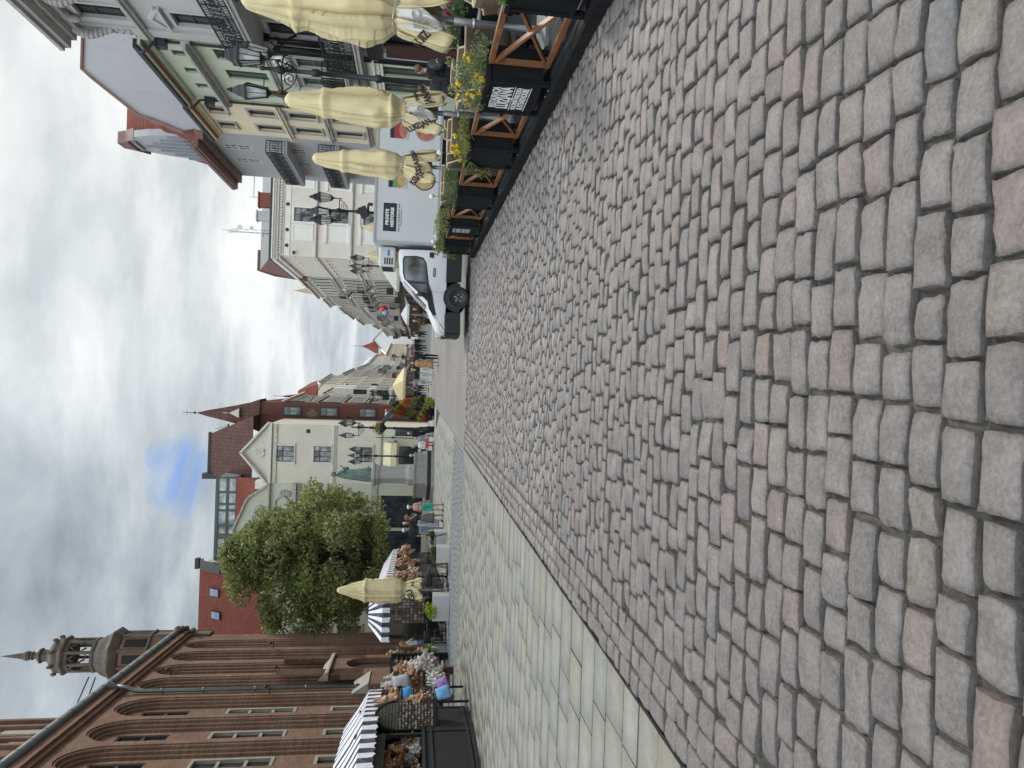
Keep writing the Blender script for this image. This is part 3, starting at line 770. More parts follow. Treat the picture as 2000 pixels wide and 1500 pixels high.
    b = MB().box(Lf+.03,Lf+.5,-16,-.0,16.35,16.75).box(Lf+.03,Lf+.3,-16,0,15.9,16.35).box(Lf+.03,Lf+.2,-16,0,12.1,12.3).box(Lf+.03,Lf+.2,-16,0,8.4,8.6).build('side_cornice', trim_w, t)
    MB().add([(0,.3,16.9),(Lf+.45,.3,16.9),(Lf-.5,-16,21.2),(0,-16,21.2)],[(0,3,2,1)]).build('roof', M('slate_metal_roof', (.10,.105,.11), .6, .15, 1.), t, solid=.08)
    MB().add([(Lf+.5,.25,16.85),(Lf+.5,-16,16.85),(Lf-.45,-16,21.25)],[(0,1,2)]).build('mansard', M('dark_red_metal', (.13,.05,.045), .6, .1, 1.), t, solid=.05)
    MB().ext([(Lf+.6,-16.05,15.5),(Lf+.2,-16.05,19.5),(Lf-.4,-16.05,21.6),(Lf-3,-16.05,21.6),(Lf-3,-16.05,15.5)],(0,-.5,0)).build('end_wall', M('rust_wall', (.14,.075,.065), .8, .2, 2.), t)
    for xx, w, h, m in ((17.9,1.5,1.15,M('brick_stack', (.20,.075,.055), .9, .3, 8.)),(16.2,1.0,1.3,M('grey_stack', (.42,.42,.42), .8, .1))):
        c = MB().box(X0+Lf-xx-w/2,X0+Lf-xx+w/2,-1.4,-.6,16.9,17.2+h).box(X0+Lf-xx-w/2-.08,X0+Lf-xx+w/2+.08,-1.48,-.52,17.2+h,17.32+h).build('chimney', m, t)
    # radio mast on the roof
    ms = thing('radio_mast', 'thin lattice radio mast with dishes on the cream block roof', 'mast', (14.55,79.3,17.0))
    b = MB(); h = 4.3
    for a in (0, 2.1, 4.2): b.tube([(.22*math.cos(a),.22*math.sin(a),0),(.2*math.cos(a),.2*math.sin(a),h)], .022, 5)
    for k in range(14):
        a = (0,2.1,4.2)[k%3]; c = (0,2.1,4.2)[(k+1)%3]
        b.bar((.22*math.cos(a),.22*math.sin(a),k*.3),(.21*math.cos(c),.21*math.sin(c),k*.3+.3),.02)
    b.tube([(0,0,h),(0,0,h+.9)],.02,5); b.build('lattice', ZINC, ms)
    for z, a, r in ((3.3,0,.28),(2.1,.3,.22),(1.1,2.8,.24)):
        MB().lathe([(.02,-.1),(r*.7,-.05),(r,.06),(r,.1)], n=12).build('dish', WFRAME_W, ms, (.35*math.cos(a),-.2,z), (PI/2,0,a))
    b = MB()
    for k in range(4): b.box(-.3+.1*k,-.25+.1*k,-.3,-.22,3.5,4.5)
    b.build('panel_antenna', WFRAME_W, ms)
    return stucco_c, trim_w, trim_g
SC_C, TRIM_W, TRIM_G = right_row()
# ---------------------------------------------------------------- left-hand side: town hall, houses
def town_hall():
    brick = brickmat('hall_brick', (.285,.158,.102), (.165,.088,.060), (.27,.23,.18), .27, .095, .014, .5, .88, .5, 'xz', .42)
    stone = M('sandstone', (.33,.31,.26), .9, .15, 3., .2, 50., streak=.4)
    dstone = M('weathered_stone', (.105,.086,.07), .9, .35, 2., .3, 40., streak=.5)
    t = thing('town_hall', 'red brick gothic town hall with tall stepped blind arches and a corner turret', 'building', (-17,47,0), math.radians(-83.61))
    H = 15.45; Ls = 34.0; b = MB()
    bays = [(1.15,3.5,2.32,.92)] + [(3.5,6.1,4.8,.98),(6.1,8.55,7.35,.98),(8.55,11.0,9.72,.98)]
    s = 11.65
    while s < Ls-1.5: bays.append((s, s+2.8, s+1.4, 1.22)); s += 2.8
    end = bays[-1][1]
    def outline(c, w, zs, hz, z0=0.0, n=9):
        P = [(c-w, z0), (c-w, z0+4), (c-w, z0+8), (c-w, zs)]
        P += [(c-w*math.cos(PI/2*k/n), zs+hz*math.sin(PI/2*k/n)**.92) for k in range(1, n+1)]
        return P + [(2*c-x, z) for x, z in reversed(P[:-1])]
    step, dep = .15, .12
    def strip(x0, x1, z0, z1):                          # plain pier
        b.quad((x1,0,z0),(x0,0,z0),(x0,0,z1),(x1,0,z1))
    strip(0, 1.15, 0, H); strip(11.0, 11.65, 0, H); strip(end, Ls, 0, H)
    wins = []
    for i, (s0, s1, c, w) in enumerate(bays):
        zs, hz = (13.2, 1.35) if i < 4 else (12.7, 1.65)
        O = outline(c, w, zs, hz); n = len(O); h = n//2
        for k in range(h):
            (xa, za), (xb, zb) = O[k], O[k+1]
            b.quad((xa,0,za),(s0,0,za),(s0,0,zb),(xb,0,zb))
            b.quad((s1,0,za),(2*c-xa,0,za),(2*c-xb,0,zb),(s1,0,zb))
        b.quad((s1,0,O[h][1]),(s0,0,O[h][1]),(s0,0,H),(s1,0,H))
        prev = O; y = 0
        for q in range(3):
            y1 = y - dep
            cur = outline(c, w-step*(q+1), zs, hz-step*(q+1)*.9)
            for k in range(n-1):                        # reveal, then the next ring
                (xa, za), (xb, zb) = prev[k], prev[k+1]
                b.quad((xb,y,zb),(xa,y,za),(xa,y1,za),(xb,y1,zb))
                (xc, zc), (xd, zd) = cur[k], cur[k+1]
                b.quad((xb,y1,zb),(xa,y1,za),(xc,y1,zc),(xd,y1,zd))
            # roll moulding in the angle
            b.tube([(x*.5+p[0]*.5, y1+.02, z*.5+p[1]*.5) for (x, z), p in zip(prev, cur)], .062, 6)
            prev = cur; y = y1
        y2 = y - .05; wi = w-step*3
        for k in range(n-1):
            (xa, za), (xb, zb) = prev[k], prev[k+1]
            b.quad((xb,y,zb),(xa,y,za),(xa,y2,za),(xb,y2,zb))
        if i >= 4:
            R_ = [(c-.48,c+.48,11.25,13.3),(c-.56,c+.56,6.45,9.6),(c-.5,c+.5,2.7,4.9)]
        else: R_ = []
        m2 = MB(); wallgrid(m2, wi, zs+hz, [(a-c,d-c,e,f) for a,d,e,f in R_], .16, 0, xs0=-wi)
        b.add([(v[0]+c, v[1]+y2, v[2]) for v in m2.v], m2.f)
        if i >= 4: wins.append((c, y2))
    b.quad((0,0,0),(0,-20,0),(0,-20,H),(0,0,H)).quad((Ls,-20,0),(Ls,0,0),(Ls,0,H),(Ls,-20,H)).quad((0,0,H),(0,-20,H),(Ls,-20,H),(Ls,0,H))
    b.build('wall', brick, t)
    for c, y in wins:
        for kind, z0, z1, hw in (('top',11.25,13.3,.48),('mid',6.45,9.6,.56),('low',2.7,4.9,.5)):
            f = MB(); m = stone if kind != 'top' else WFRAME_B
            fw = .13 if kind != 'top' else .07; pr = .03 if kind != 'top' else -.03
            yb = -.14
            f.box(-hw,-hw+fw,yb,pr,0,z1-z0).box(hw-fw,hw,yb,pr,0,z1-z0).box(-hw+fw,hw-fw,yb,pr,0,fw).box(-hw+fw,hw-fw,yb,pr,z1-z0-fw,z1-z0)
            if kind == 'mid':
                for q in (1/3, 2/3): f.box(-hw+fw,hw-fw,yb,pr-.05,(z1-z0)*q-.06,(z1-z0)*q+.06)
            elif kind == 'top':
                f.box(-hw+fw,hw-fw,yb,pr-.02,.95,1.07).box(-.03,.03,yb,pr-.02,fw,z1-z0-fw)
            o = f.build('window', m, t, (c,y,z0))
            MB().quad((hw-.05,-.12,.03),(-hw+.05,-.12,.03),(-hw+.05,-.12,z1-z0-.03),(hw-.05,-.12,z1-z0-.03)).build('pane', GLASS, o)
    # gutter, eaves and roof
    b = MB(); P = []
    b.tube([(-.3,.33,15.52),(Ls,.33,15.52)], .2, 10)
    k = 0
    while k < Ls: b.tube([(k,.33,15.52),(k+.05,.33,15.52)], .215, 10); k += 1.05
    b.build('gutter', ZINC, t)
    MB().box(-.1,Ls,.004,.3,14.95,15.32).box(-.1,Ls,.004,.16,14.75,14.95).build('eaves_course', brick, t)
    MB().ext([(0.9,.25,15.58),(0.9,-8,21.5),(0.9,-16,15.6)], (Ls,0,0)).build('roof', tilemat('hall_tiles', (.16,.08,.06), (.12,.06,.05)), t)
    b = MB()
    for x0 in (7.5, 9.2, 11.9, 14.9, 18.2, 21.5):
        b.bar((x0,-.15,16.35),(x0+1.5,-.15,16.35),.02).bar((x0,-.15,16.0),(x0+1.5,-.15,16.0),.02)
        for k in range(10): b.bar((x0+k*.165,-.15,15.85),(x0+k*.165,-.15,16.38),.014)
    b.build('snow_guard', ZINC, t)
    b = MB()
    b.lathe([(.06,-.5),(.10,-.42),(.26,-.05),(.28,0)], (11.2,.35,15.45), 10)
    b.tube([(11.2,.35,15.0),(11.2,.3,14.6),(11.25,.15,14.2),(11.3,.14,13.9),(11.3,.14,.2)], .10, 10)
    for z in (12.9,11.0,8.6,6.2,3.8): b.tube([(11.3,.14,z),(11.3,.14,z+.08)], .125, 10)
    b.build('downpipe', ZINC, t)
    # portal between the buttress piers
    pb = MB()
    O = outline(7.9, .95, 3.6, 1.0, 0.02)
    pb.box(6.35,9.85,.003,.30,4.75,5.35)
    for k in range(len(O)//2):
        (xa, za), (xb, zb) = O[k], O[k+1]
        pb.quad((xa,.30,za),(6.35,.30,za),(6.35,.30,zb),(xb,.30,zb)).quad((9.85,.30,za),(2*7.9-xa,.30,za),(2*7.9-xb,.30,zb),(9.85,.30,zb))
    for (xa, za), (xb, zb) in zip(O[:-1], O[1:]): pb.quad((xb,.30,zb),(xa,.30,za),(xa,.02,za),(xb,.02,zb))
    pb.quad((6.35,.3,.02),(6.35,.003,.02),(6.35,.003,5.35),(6.35,.3,5.35)).quad((9.85,.003,.02),(9.85,.3,.02),(9.85,.3,5.35),(9.85,.003,5.35))
    pb.quad((9.85,.30,4.6),(6.35,.30,4.6),(6.35,.30,4.75),(9.85,.30,4.75))
    p = pb.build('portal', brick, t)
    MB().ext([(6.25,.0,5.35),(6.25,.42,5.35),(6.25,.42,5.45),(6.25,.0,5.85)], (3.7,0,0)).build('stone_coping', stone, p)
    MB().ext([(x, .012, z) for x, z in O], (0,.02,0)).build('door', M('oak_door', (.05,.03,.022), .6, .3), p)
    pb = MB().box(10.1,12.0,.003,.45,.02,3.2).build('buttress', brick, t)
    MB().ext([(10.05,.0,3.2),(10.05,.5,3.2),(10.05,.0,4.0)], (2.0,0,0)).build('stone_coping', stone, pb)
    for s0, z in ((3.55,9.2),(8.55,8.0),(8.55,13.4),(11.7,7.9),(14.5,2.2),(1.0,7.2)):
        MB().tube([(s0,.0,z),(s0,.3,z),(s0,.34,z+.12)],.025,6).lathe([(.03,0),(.09,.06),(.02,.2)], (s0,.34,z+.1), 8).build('wall_bracket', BLACK, t)
    b = MB().tube([(-2,.6,5.4),(2,.35,5.2),(5.3,.1,4.9),(7.9,.35,4.55)], .012, 5).build('cable', BLACK, t)
    # corner turret
    k = 1.044; bz = lambda z: 1.6+(z-1.6)*k
    tb = MB(); n = 8; ph = PI/8
    tb.lathe([(1.36,bz(13.2)),(1.36,bz(15.3)),(1.36,bz(16.4))], n=n, sm=False, ph=ph)
    tb.lathe([(1.3,bz(16.5)),(1.3,bz(18.15))], n=n, sm=False, ph=ph)
    tu = tb.build('turret', brick, t)
    loc = Vector((-18.15+17, 0, 0)); M_ = Matrix.Rotation(math.radians(83.61), 3, 'Z') @ Vector((-1.15,0,0)); tu.location = M_
    st = MB()
    st.lathe([(1.36,bz(16.35)),(1.48,bz(16.4)),(1.48,bz(16.52)),(1.3,bz(16.6))], n=n, sm=False, ph=ph)
    st.lathe([(1.3,bz(18.0)),(1.42,bz(18.1)),(1.62,bz(18.4)),(1.66,bz(18.5)),(1.62,bz(18.55)),(1.35,bz(18.8)),(1.2,bz(19.15)),(1.02,bz(19.4)),(.98,bz(19.6))], n=n, sm=False, ph=ph)
    for a in range(8):
        an = ph + a*PI/4
        for r, z0, z1, w in ((1.30,13.3,18.05,.12),(.93,19.6,21.1,.10)):
            x, y = r*math.cos(an), r*math.sin(an)
            st.tube([(x,y,bz(z0)),(x,y,bz(z1))], w, 6, sm=False)
        an2 = an + PI/8
        x, y = .86*math.cos(an2), .86*math.sin(an2)
        st.tube([(x+.2*math.cos(an2+PI/2),y+.2*math.sin(an2+PI/2),bz(20.55)),(x,y,bz(20.85)),(x+.2*math.cos(an2-PI/2),y+.2*math.sin(an2-PI/2),bz(20.55))], .06, 5)
    st.lathe([(1.05,bz(19.5)),(1.05,bz(19.66)),(.2,bz(19.7))], n=n, sm=False, ph=ph)
    st.lathe([(.2,bz(20.85)),(.98,bz(20.9)),(1.02,bz(21.05)),(1.18,bz(21.2)),(1.18,bz(21.32)),(1.02,bz(21.45)),(1.06,bz(21.7)),(.95,bz(21.85)),(.75,bz(22.0)),(.45,bz(22.15)),(.36,bz(22.2)),(.36,bz(22.55)),(.46,bz(22.6)),(.46,bz(22.7)),(.2,bz(22.85)),(.2,bz(23.05)),(.28,bz(23.1)),(.17,bz(23.2))], n=n, sm=False, ph=ph)
    for a in range(8):
        an = ph + a*PI/4; st.ball((1.1*math.cos(an),1.1*math.sin(an),bz(21.75)),(.12,.12,.18),6,5)
    st.lathe([(.1,bz(23.15)),(.26,bz(23.25)),(.3,bz(23.4)),(.24,bz(23.58)),(.2,bz(23.62)),(.0,bz(24.9))], n=n, sm=False, ph=ph)
    st.build('turret_stonework', dstone, tu)
    o = MB()
    for a in range(8):
        an = a*PI/4
        c = Vector((1.20*math.cos(an),1.20*math.sin(an),bz(17.2))); e = Vector((-math.sin(an),math.cos(an),0)); r = Vector((math.cos(an),math.sin(an),0))
        o.obox(c+r*.055, e*.24, r*.02, Vector((0,0,.62)))
    o.build('louvre', M('dark_opening', (.015,.013,.012), .8, .2), tu)
    b = MB()
    q = Vector((-1.15,.128,0))
    b.bar((M_.x+.8,M_.y,bz(19.7)),(14.0,-3.0,17.3),.06).bar((M_.x+.9,M_.y,bz(19.3)),(11.6,-2.6,17.2),.06)
    b.build('stay_rods', M('blue_steel', (.04,.05,.09), .5, .1), tu)
    b = MB()
    for k in range(14): b.ball((.1+R.uniform(-.45,.45), .15+R.uniform(-.3,.35), 15.1+R.uniform(-.5,.6)), R.uniform(.12,.25), 6, 5)
    b.build('carved_corbel', dstone, t)
    # the big tower behind
    tw = thing('town_hall_tower', 'massive brick clock tower rising behind the town hall roof', 'building', (-28.6,60,0), math.radians(-83.61))
    b = MB()
    b.box(-1,11,-10,0,0,48)
    for x in (-.6,.7,2.6,3.1,4.4,6.4): b.box(x,x+.35,.003,.28,10,48)
    b.build('wall', brick, tw)
    b = MB().box(1.2,2.4,.004,.05,23,31.5)
    b.build('limewashed_panel', M('pale_plaster', (.36,.35,.32), .9, .15, 2.), tw)
    b = MB().box(3.55,4.3,.004,.05,24,30).build('limewashed_panel', bpy.data.materials['pale_plaster'], tw)
    return brick, stone, dstone
BRICK, STONE, DSTONE = town_hall()

def relief(b, x0, x1, z0, z1, n, rng, y=.05, s=.16):
    for k in range(n):
        b.ball((rng.uniform(x0,x1), y, rng.uniform(z0,z1)), (rng.uniform(.4,1)*s, .06, rng.uniform(.4,1)*s), 6, 5)
        if k % 2:
            x, z = rng.uniform(x0,x1), rng.uniform(z0,z1); r = rng.uniform(.5,1.1)*s
            b.tube([(x+r*(1-q/16)*math.cos(q*.55), y+.02, z+r*(1-q/16)*math.sin(q*.55)) for q in range(14)], .03, 5)
def left_houses():
    st_p = M('ivory_stucco', (0.588,0.558,0.474), .88, .06, .7, .15, 30., streak=.12)
    st_o = M('sage_cream_stucco', (0.480,0.480,0.390), .88, .07, .7, .12, 40., streak=.2)
    trim = M('cream_trim', (.60,.58,.51), .8, .05, 2., .1, streak=.15)
    grt = M('weathered_relief', (0.360,0.354,0.318), .85, .2, 4., .2, streak=.4)
    posterglass = glassmat('paper_backed_glass', (.06,.065,.075), .08, (.42,.43,.45))
    wstyle('ped3', WFRAME_B, posterglass, .17, None, 'cross3', .1, trim)
    wstyle('orn', M('grey_green_frame', (.09,.11,.11), .5, .1), GLASSC, .1, None, 'cross', .15, grt)
    wstyle('proud', M('green_grey_frame', (.09,.10,.09), .5, .1), GLASSC, .1, None, 'cross', -.05, DARKPIPE)
    wstyle('shopg', M('dark_shop_frame', (.03,.033,.035), .4, .1), GLASS, .0, None, 'none', .15, st_o)
    # ---- house with a triangular gable
    W = [(2.52,11.3,1.34,1.42,'ped3'),(2.5,8.25,1.34,1.42,'ped3'),(2.47,4.78,1.3,1.4,'ped3'),(2.45,.9,1.55,1.6,'shopg'),(.5,.1,.62,2.8,'shopg')]
    t = house('gabled_house', 'ivory house with a dentilled triangular gable behind the bronze statue', 'building', (-4.63,62,0), PI, 5.0, 13.35, 7, st_p, W, 'houses on the left side')
    MB().ext([(0,.0,13.35),(5.0,.0,13.35),(2.5,.0,15.45)], (0,-.35,0)).build('gable', st_p, t)
    b = MB()
    for sg in (-1, 1): b.bar((2.5+sg*2.62,.12,13.38),(2.5,.12,15.62),.34,.16,0,(0,1,0) if False else (0,0,1))
    b.box(-.1,5.1,.003,.22,13.12,13.34).build('raking_cornice', trim, t)
    b = MB()
    for k in range(1, 15):
        for sg in (-1, 1):
            q = k/15; b.obox((2.5+sg*2.4*(1-q),.07,13.38+2.0*q),(.055,0,0),(0,.06,0),(0,0,.045))
    for k in range(34): b.box(.05+k*.147,.12+k*.147,.003,.10,7.88,8.0)
    b.build('dentil_course', trim, t)
    b = MB().box(0,5,.002,.12,8.0,8.1).box(0,5,.002,.06,7.8,7.88).box(0,5,.002,.09,12.72,12.98)
    relief(b, .05, 4.95, 12.74, 12.96, 60, R, .08, .08); b.build('string_course', trim, t)
    b = MB().ext([(2.5+.34*math.cos(k*PI/8),.003,14.1+.4*math.sin(k*PI/8)) for k in range(16)], (0,.06,0)); relief(b, 2.2, 2.8, 13.75, 14.5, 14, R, .06, .1)
    b.build('cartouche', trim, t)
    MB().lathe([(.0,.0),(.17,.0),(.17,.05),(0,.05)], n=12).build('round_vent', DARKPIPE, t, (.57,.01,10.2), (-PI/2,0,0))
    MB().box(-.02,5,.002,.10,4.0,4.12).build('string_course', grt, t)
    MB().ext([(1.35,.02,3.85),(1.35,.95,3.2),(1.35,.95,2.7),(1.35,.9,2.7),(1.35,.9,3.15),(1.35,.02,3.78)], (1.95,0,0)).build('awning', M('butter_canvas', (.70,.64,.42), .8, .04), t)
    b = MB().tube([(.95,.1,.1),(.95,.1,4.5)],.03,6).box(1.2,1.3,.01,.14,2.75,2.95).box(.85,1.0,.005,.2,2.95,3.2); b.build('pipework', DARKPIPE, t)
    # ---- tall brick corner house behind, with brown tiled roof and turret
    redb = brickmat('dark_red_brick', (.17,.066,.052), (.125,.052,.043), (.12,.08,.07), .26, .08, .01, .5, .85, .3, 'xz', .3)
    q = thing('brick_corner_house', 'dark red brick corner house with steep brown roof and pointed turret', 'building', (-4.5,69.2,0), 0, 'houses on the left side')
    MB().box(-9,0,0,12,0,15.6).build('wall', redb, q)
    MB().ext([(0.15,-3.2,15.8),(-1.75,-.8,19.85),(-5.45,-.8,19.85),(-5.45,-3.2,15.6)] if False else [(.2,-3.0,15.6),(-5.6,-3.0,15.6),(-5.6,-.2,19.95),(-1.75,-.2,19.95)], (0,.25,.0)).build('roof', ROOF_BROWN, q)
    b = MB().add([(.2,-2.7,15.6),(-1.75,.05,19.95),(-1.75,8,19.95),(.2,11,15.6)], [(0,3,2,1)]); b.build('roof', tilemat('brown_tiles_side', (.10,.055,.05), (.145,.075,.062), 'y_z', .34, .34), q)
    MB().box(-5.75,-1.6,-.3,.1,19.9,20.1).box(-5.9,-5.4,-.5,.5,19.3,20.5).build('ridge', DARKPIPE, q)
    tw = MB().box(-1.3,1.35,.3,2.9,0,15.7).build('turret', redb, q)
    b = MB()
    prev = [(1.6,15.7),(1.25,16.6),(.95,17.8),(.62,19.2),(.3,20.7),(.06,21.6)]
    b.lathe([(r*1.35, z) for r, z in prev], (0.05,1.6,0), 4, 0, False, PI/4); b.build('turret_roof', ROOF_BROWN, tw)
    MB().tube([(.05,1.6,21.5),(.05,1.6,23.0)],.035,6).ball((.05,1.6,21.9),.12,8,6).bar((-.25,1.6,22.6),(.35,1.6,22.6),.03).build('finial', DARKPIPE, tw)
    for z, xx in ((17.6,.2),(18.6,-1.3)):
        MB().ext([(xx-.45,.35,z),(xx+.45,.35,z),(xx,.35,z+.9)], (0,.7,0)).tube([(xx,.35,z+.9),(xx,.35,z+1.4)],.03,6).build('dormer', trim, q)
    b = MB()
    for z in (3.6, 7.4, 10.9): b.box(-.02,.12,.3,12,z,z+.25)
    b.box(1.352,1.45,.2,3.0,13.3,13.55); b.build('string_course', redb, q)
    for y in (4.2, 6.4, 8.6, 10.8):
        for z in (4.4, 8.2, 11.6): put_window(q, .01, z, .9, 2.0, 'proud', y=y, rz=-PI/2)
    for z in (5.0, 8.6, 12.0): put_window(q, 1.355, z, .9, 1.7, 'proud', y=1.6, rz=-PI/2); put_window(q, .55, z, .75, 1.5, 'proud', y=.3, rz=PI)
    MB().obox((.3,.29,10.9),(.28,0,.28),(0,.03,0),(-.28,0,.28)).build('glazed_tile', M('majolica', (.12,.10,.05), .3, .3, 9.), q)
    # glazed bay over the street
    by = MB().box(.02,1.15,4.0,9.5,4.2,4.6).box(.02,1.15,4.0,9.5,8.6,8.9)
    for y in np.arange(4.0, 9.6, 1.1): by.box(1.05,1.15,y-.05,y+.05,4.6,8.6)
    bo = by.build('bay_window', M('bay_frame', (.10,.12,.11), .5, .1), q)
    MB().box(.03,1.04,4.06,9.44,4.6,8.6).build('pane', glassmat('bay_glass', (.10,.12,.11), .08, (.34,.37,.35)), bo)
    MB().tube([(.1,3.6,12.3),(1.6,3.4,11.4),(3.2,3.2,10.4)],.045,6).build('pole_arm', BLACK, q)
    # ---- ornate house with curved gable
    W = [(1.73,9.62,.98,1.1,'orn'),(1.75,5.2,.95,2.1,'orn'),(4.2,9.62,.98,1.1,'orn'),(4.2,5.2,.95,2.1,'orn'),(6.7,9.62,.98,1.1,'orn'),(6.7,5.2,.95,2.1,'orn'),(2.35,.35,2.8,3.6,'shopg'),(5.6,.35,3.2,3.6,'shopg')]
    t = house('ornate_house', 'sage cream house with a curved relief gable, red roof and rooftop glazing, behind the tree', 'building', (-9.64,62.02,0), PI, 8.0, 13.3, 9, st_o, W, 'houses on the left side')
    G = [(.15,13.3),(.3,13.5),(.75,14.2),(1.2,14.85),(1.7,15.15),(2.4,15.4),(3.2,15.75),(4.0,16.05),(4.8,15.75),(5.6,15.4),(6.3,15.15),(6.8,14.85),(7.25,14.2),(7.7,13.5),(7.85,13.3)]
    g = MB().ext([(x,.05,z) for x, z in G], (0,-.4,0)).build('gable', st_o, t)
    b = MB()
    for (xa,za),(xb,zb) in zip(G[1:-2], G[2:-1]): b.bar((xa,.10,za),(xb,.10,zb),.30,.16,0)
    b.box(-.02,8.0,.003,.25,13.15,13.3).build('gable_moulding', grt, g)
    b = MB(); relief(b, 2.0, 6.0, 13.6, 14.5, 46, R, .1, .26); relief(b, 3.2, 4.8, 14.4, 15.2, 16, R, .1, .2); b.build('gable_relief', grt, g)
    b = MB().box(0,8,.003,.3,11.0,11.2).box(0,8,.003,.16,11.2,11.35).box(0,8,.003,.12,10.8,11.0).box(0,8,.003,.14,9.05,9.2).box(0,8,.003,.12,8.4,8.5).box(0,8,.003,.09,4.25,4.75); b.build('string_course', grt, t)
    b = MB()
    for k in range(30): b.box(.05+k*.265,.2+k*.265,.003,.2,10.68,10.8)
    b.build('dentil_course', grt, t)
    for cx in (1.75, 4.2, 6.7):
        b = MB(); b.tube([(cx+.62*math.cos(PI/8+k*PI/4),.06,12.15+.62*math.sin(PI/8+k*PI/4)) for k in range(9)], .08, 6)
        relief(b, cx-1.1, cx-.65, 11.6, 12.7, 12, R, .06, .2); relief(b, cx+.65, cx+1.1, 11.6, 12.7, 12, R, .06, .2); b.build('octagon_cartouche', grt, t)
        b = MB(); relief(b, cx-.7, cx+.7, 8.55, 9.0, 16, R, .06, .16); b.build('relief_panel', grt, t)
    MB().ext([(0.0,-.35,13.35),(0.0,-2.9,16.55),(0.0,-3.0,13.35)], (8.0,0,0)).build('roof', ROOF_RED, t)
    ph = MB().box(0,7.3,-3.15,-2.95,18.05,18.3).box(0,7.3,-3.12,-3.0,17.2,17.42).box(0,7.3,-3.12,-3.0,16.5,16.62)
    for x in (0.05,1.35,2.4,2.95,4.3,5.1,5.35,6.25,7.2): ph.box(x-.09,x+.09,-3.11,-2.98,16.6,18.05)
    p = ph.build('rooftop_glazing', M('slate_frame', (.07,.085,.085), .5, .1), t)
    MB().box(0,7.3,-6,-3.07,16.55,18.05).build('pane', glassmat('sky_reflect_glass', (.20,.235,.235), .05, (.46,.52,.53)), p)  # pane colour lightened to stand for the sky reflected in it
    MB().box(7.35,7.95,-3.4,-1.2,13.4,17.4).box(7.35,7.95,-3.4,-2.4,17.4,18.7).build('party_wall', M('pale_party_wall', (.42,.40,.35), .85, .1), t)
    MB().ext([(7.28,-1.1,17.3),(7.28,-2.6,19.3),(7.28,-3.4,19.5),(7.28,-3.4,19.2),(7.28,-2.7,19.0),(7.28,-1.3,17.1)], (.75,0,0)).box(7.2,8.1,-3.5,-3.0,19.5,19.85).build('lead_capping', DARKPIPE, t)
    MB().box(-.05,.6,-1.6,-.5,13.4,14.5).build('parapet_box', trim, t)
    # ---- red-roofed house on the far left
    t = house('red_roofed_house', 'house with a long bright red tiled roof and two skylights, behind the tree', 'building', (-17.75,62.1,0), PI, 12.0, 13.3, 9, st_o, [(2,9.5,1,1.3,'orn'),(4.6,9.5,1,1.3,'orn'),(2,5.2,1,2,'orn'),(4.6,5.2,1,2,'orn')], 'houses on the left side')
    MB().ext([(0,.3,13.2),(0,-3.6,19.6),(0,-7.2,13.2)], (12,0,0)).build('roof', ROOF_RED, t)
    for xx, z in ((1.95,17.7),(3.9,17.5)):
        s = math.atan2(6.4, 3.9)
        o = MB().box(-.36,.36,-.52,.52,0,.12).build('skylight', DARKPIPE, t, (xx,-2.6 if z > 17.6 else -2.45,z+.3), (-s+PI*0,0,0))
        o.rotation_euler = (PI-s if False else -s, 0, 0)
        MB().box(-.29,.29,-.44,.44,.121,.13).build('pane', glassmat('skylight_glass', (.25,.29,.36), .05, (.3,.35,.42)) if 'skylight_glass' not in bpy.data.materials else bpy.data.materials['skylight_glass'], o)
    b = MB()
    for k in range(9): b.box(.25+k*.12,.33+k*.12,-2.9,-2.0,17.5+.1*(k%3),17.9)
left_houses()
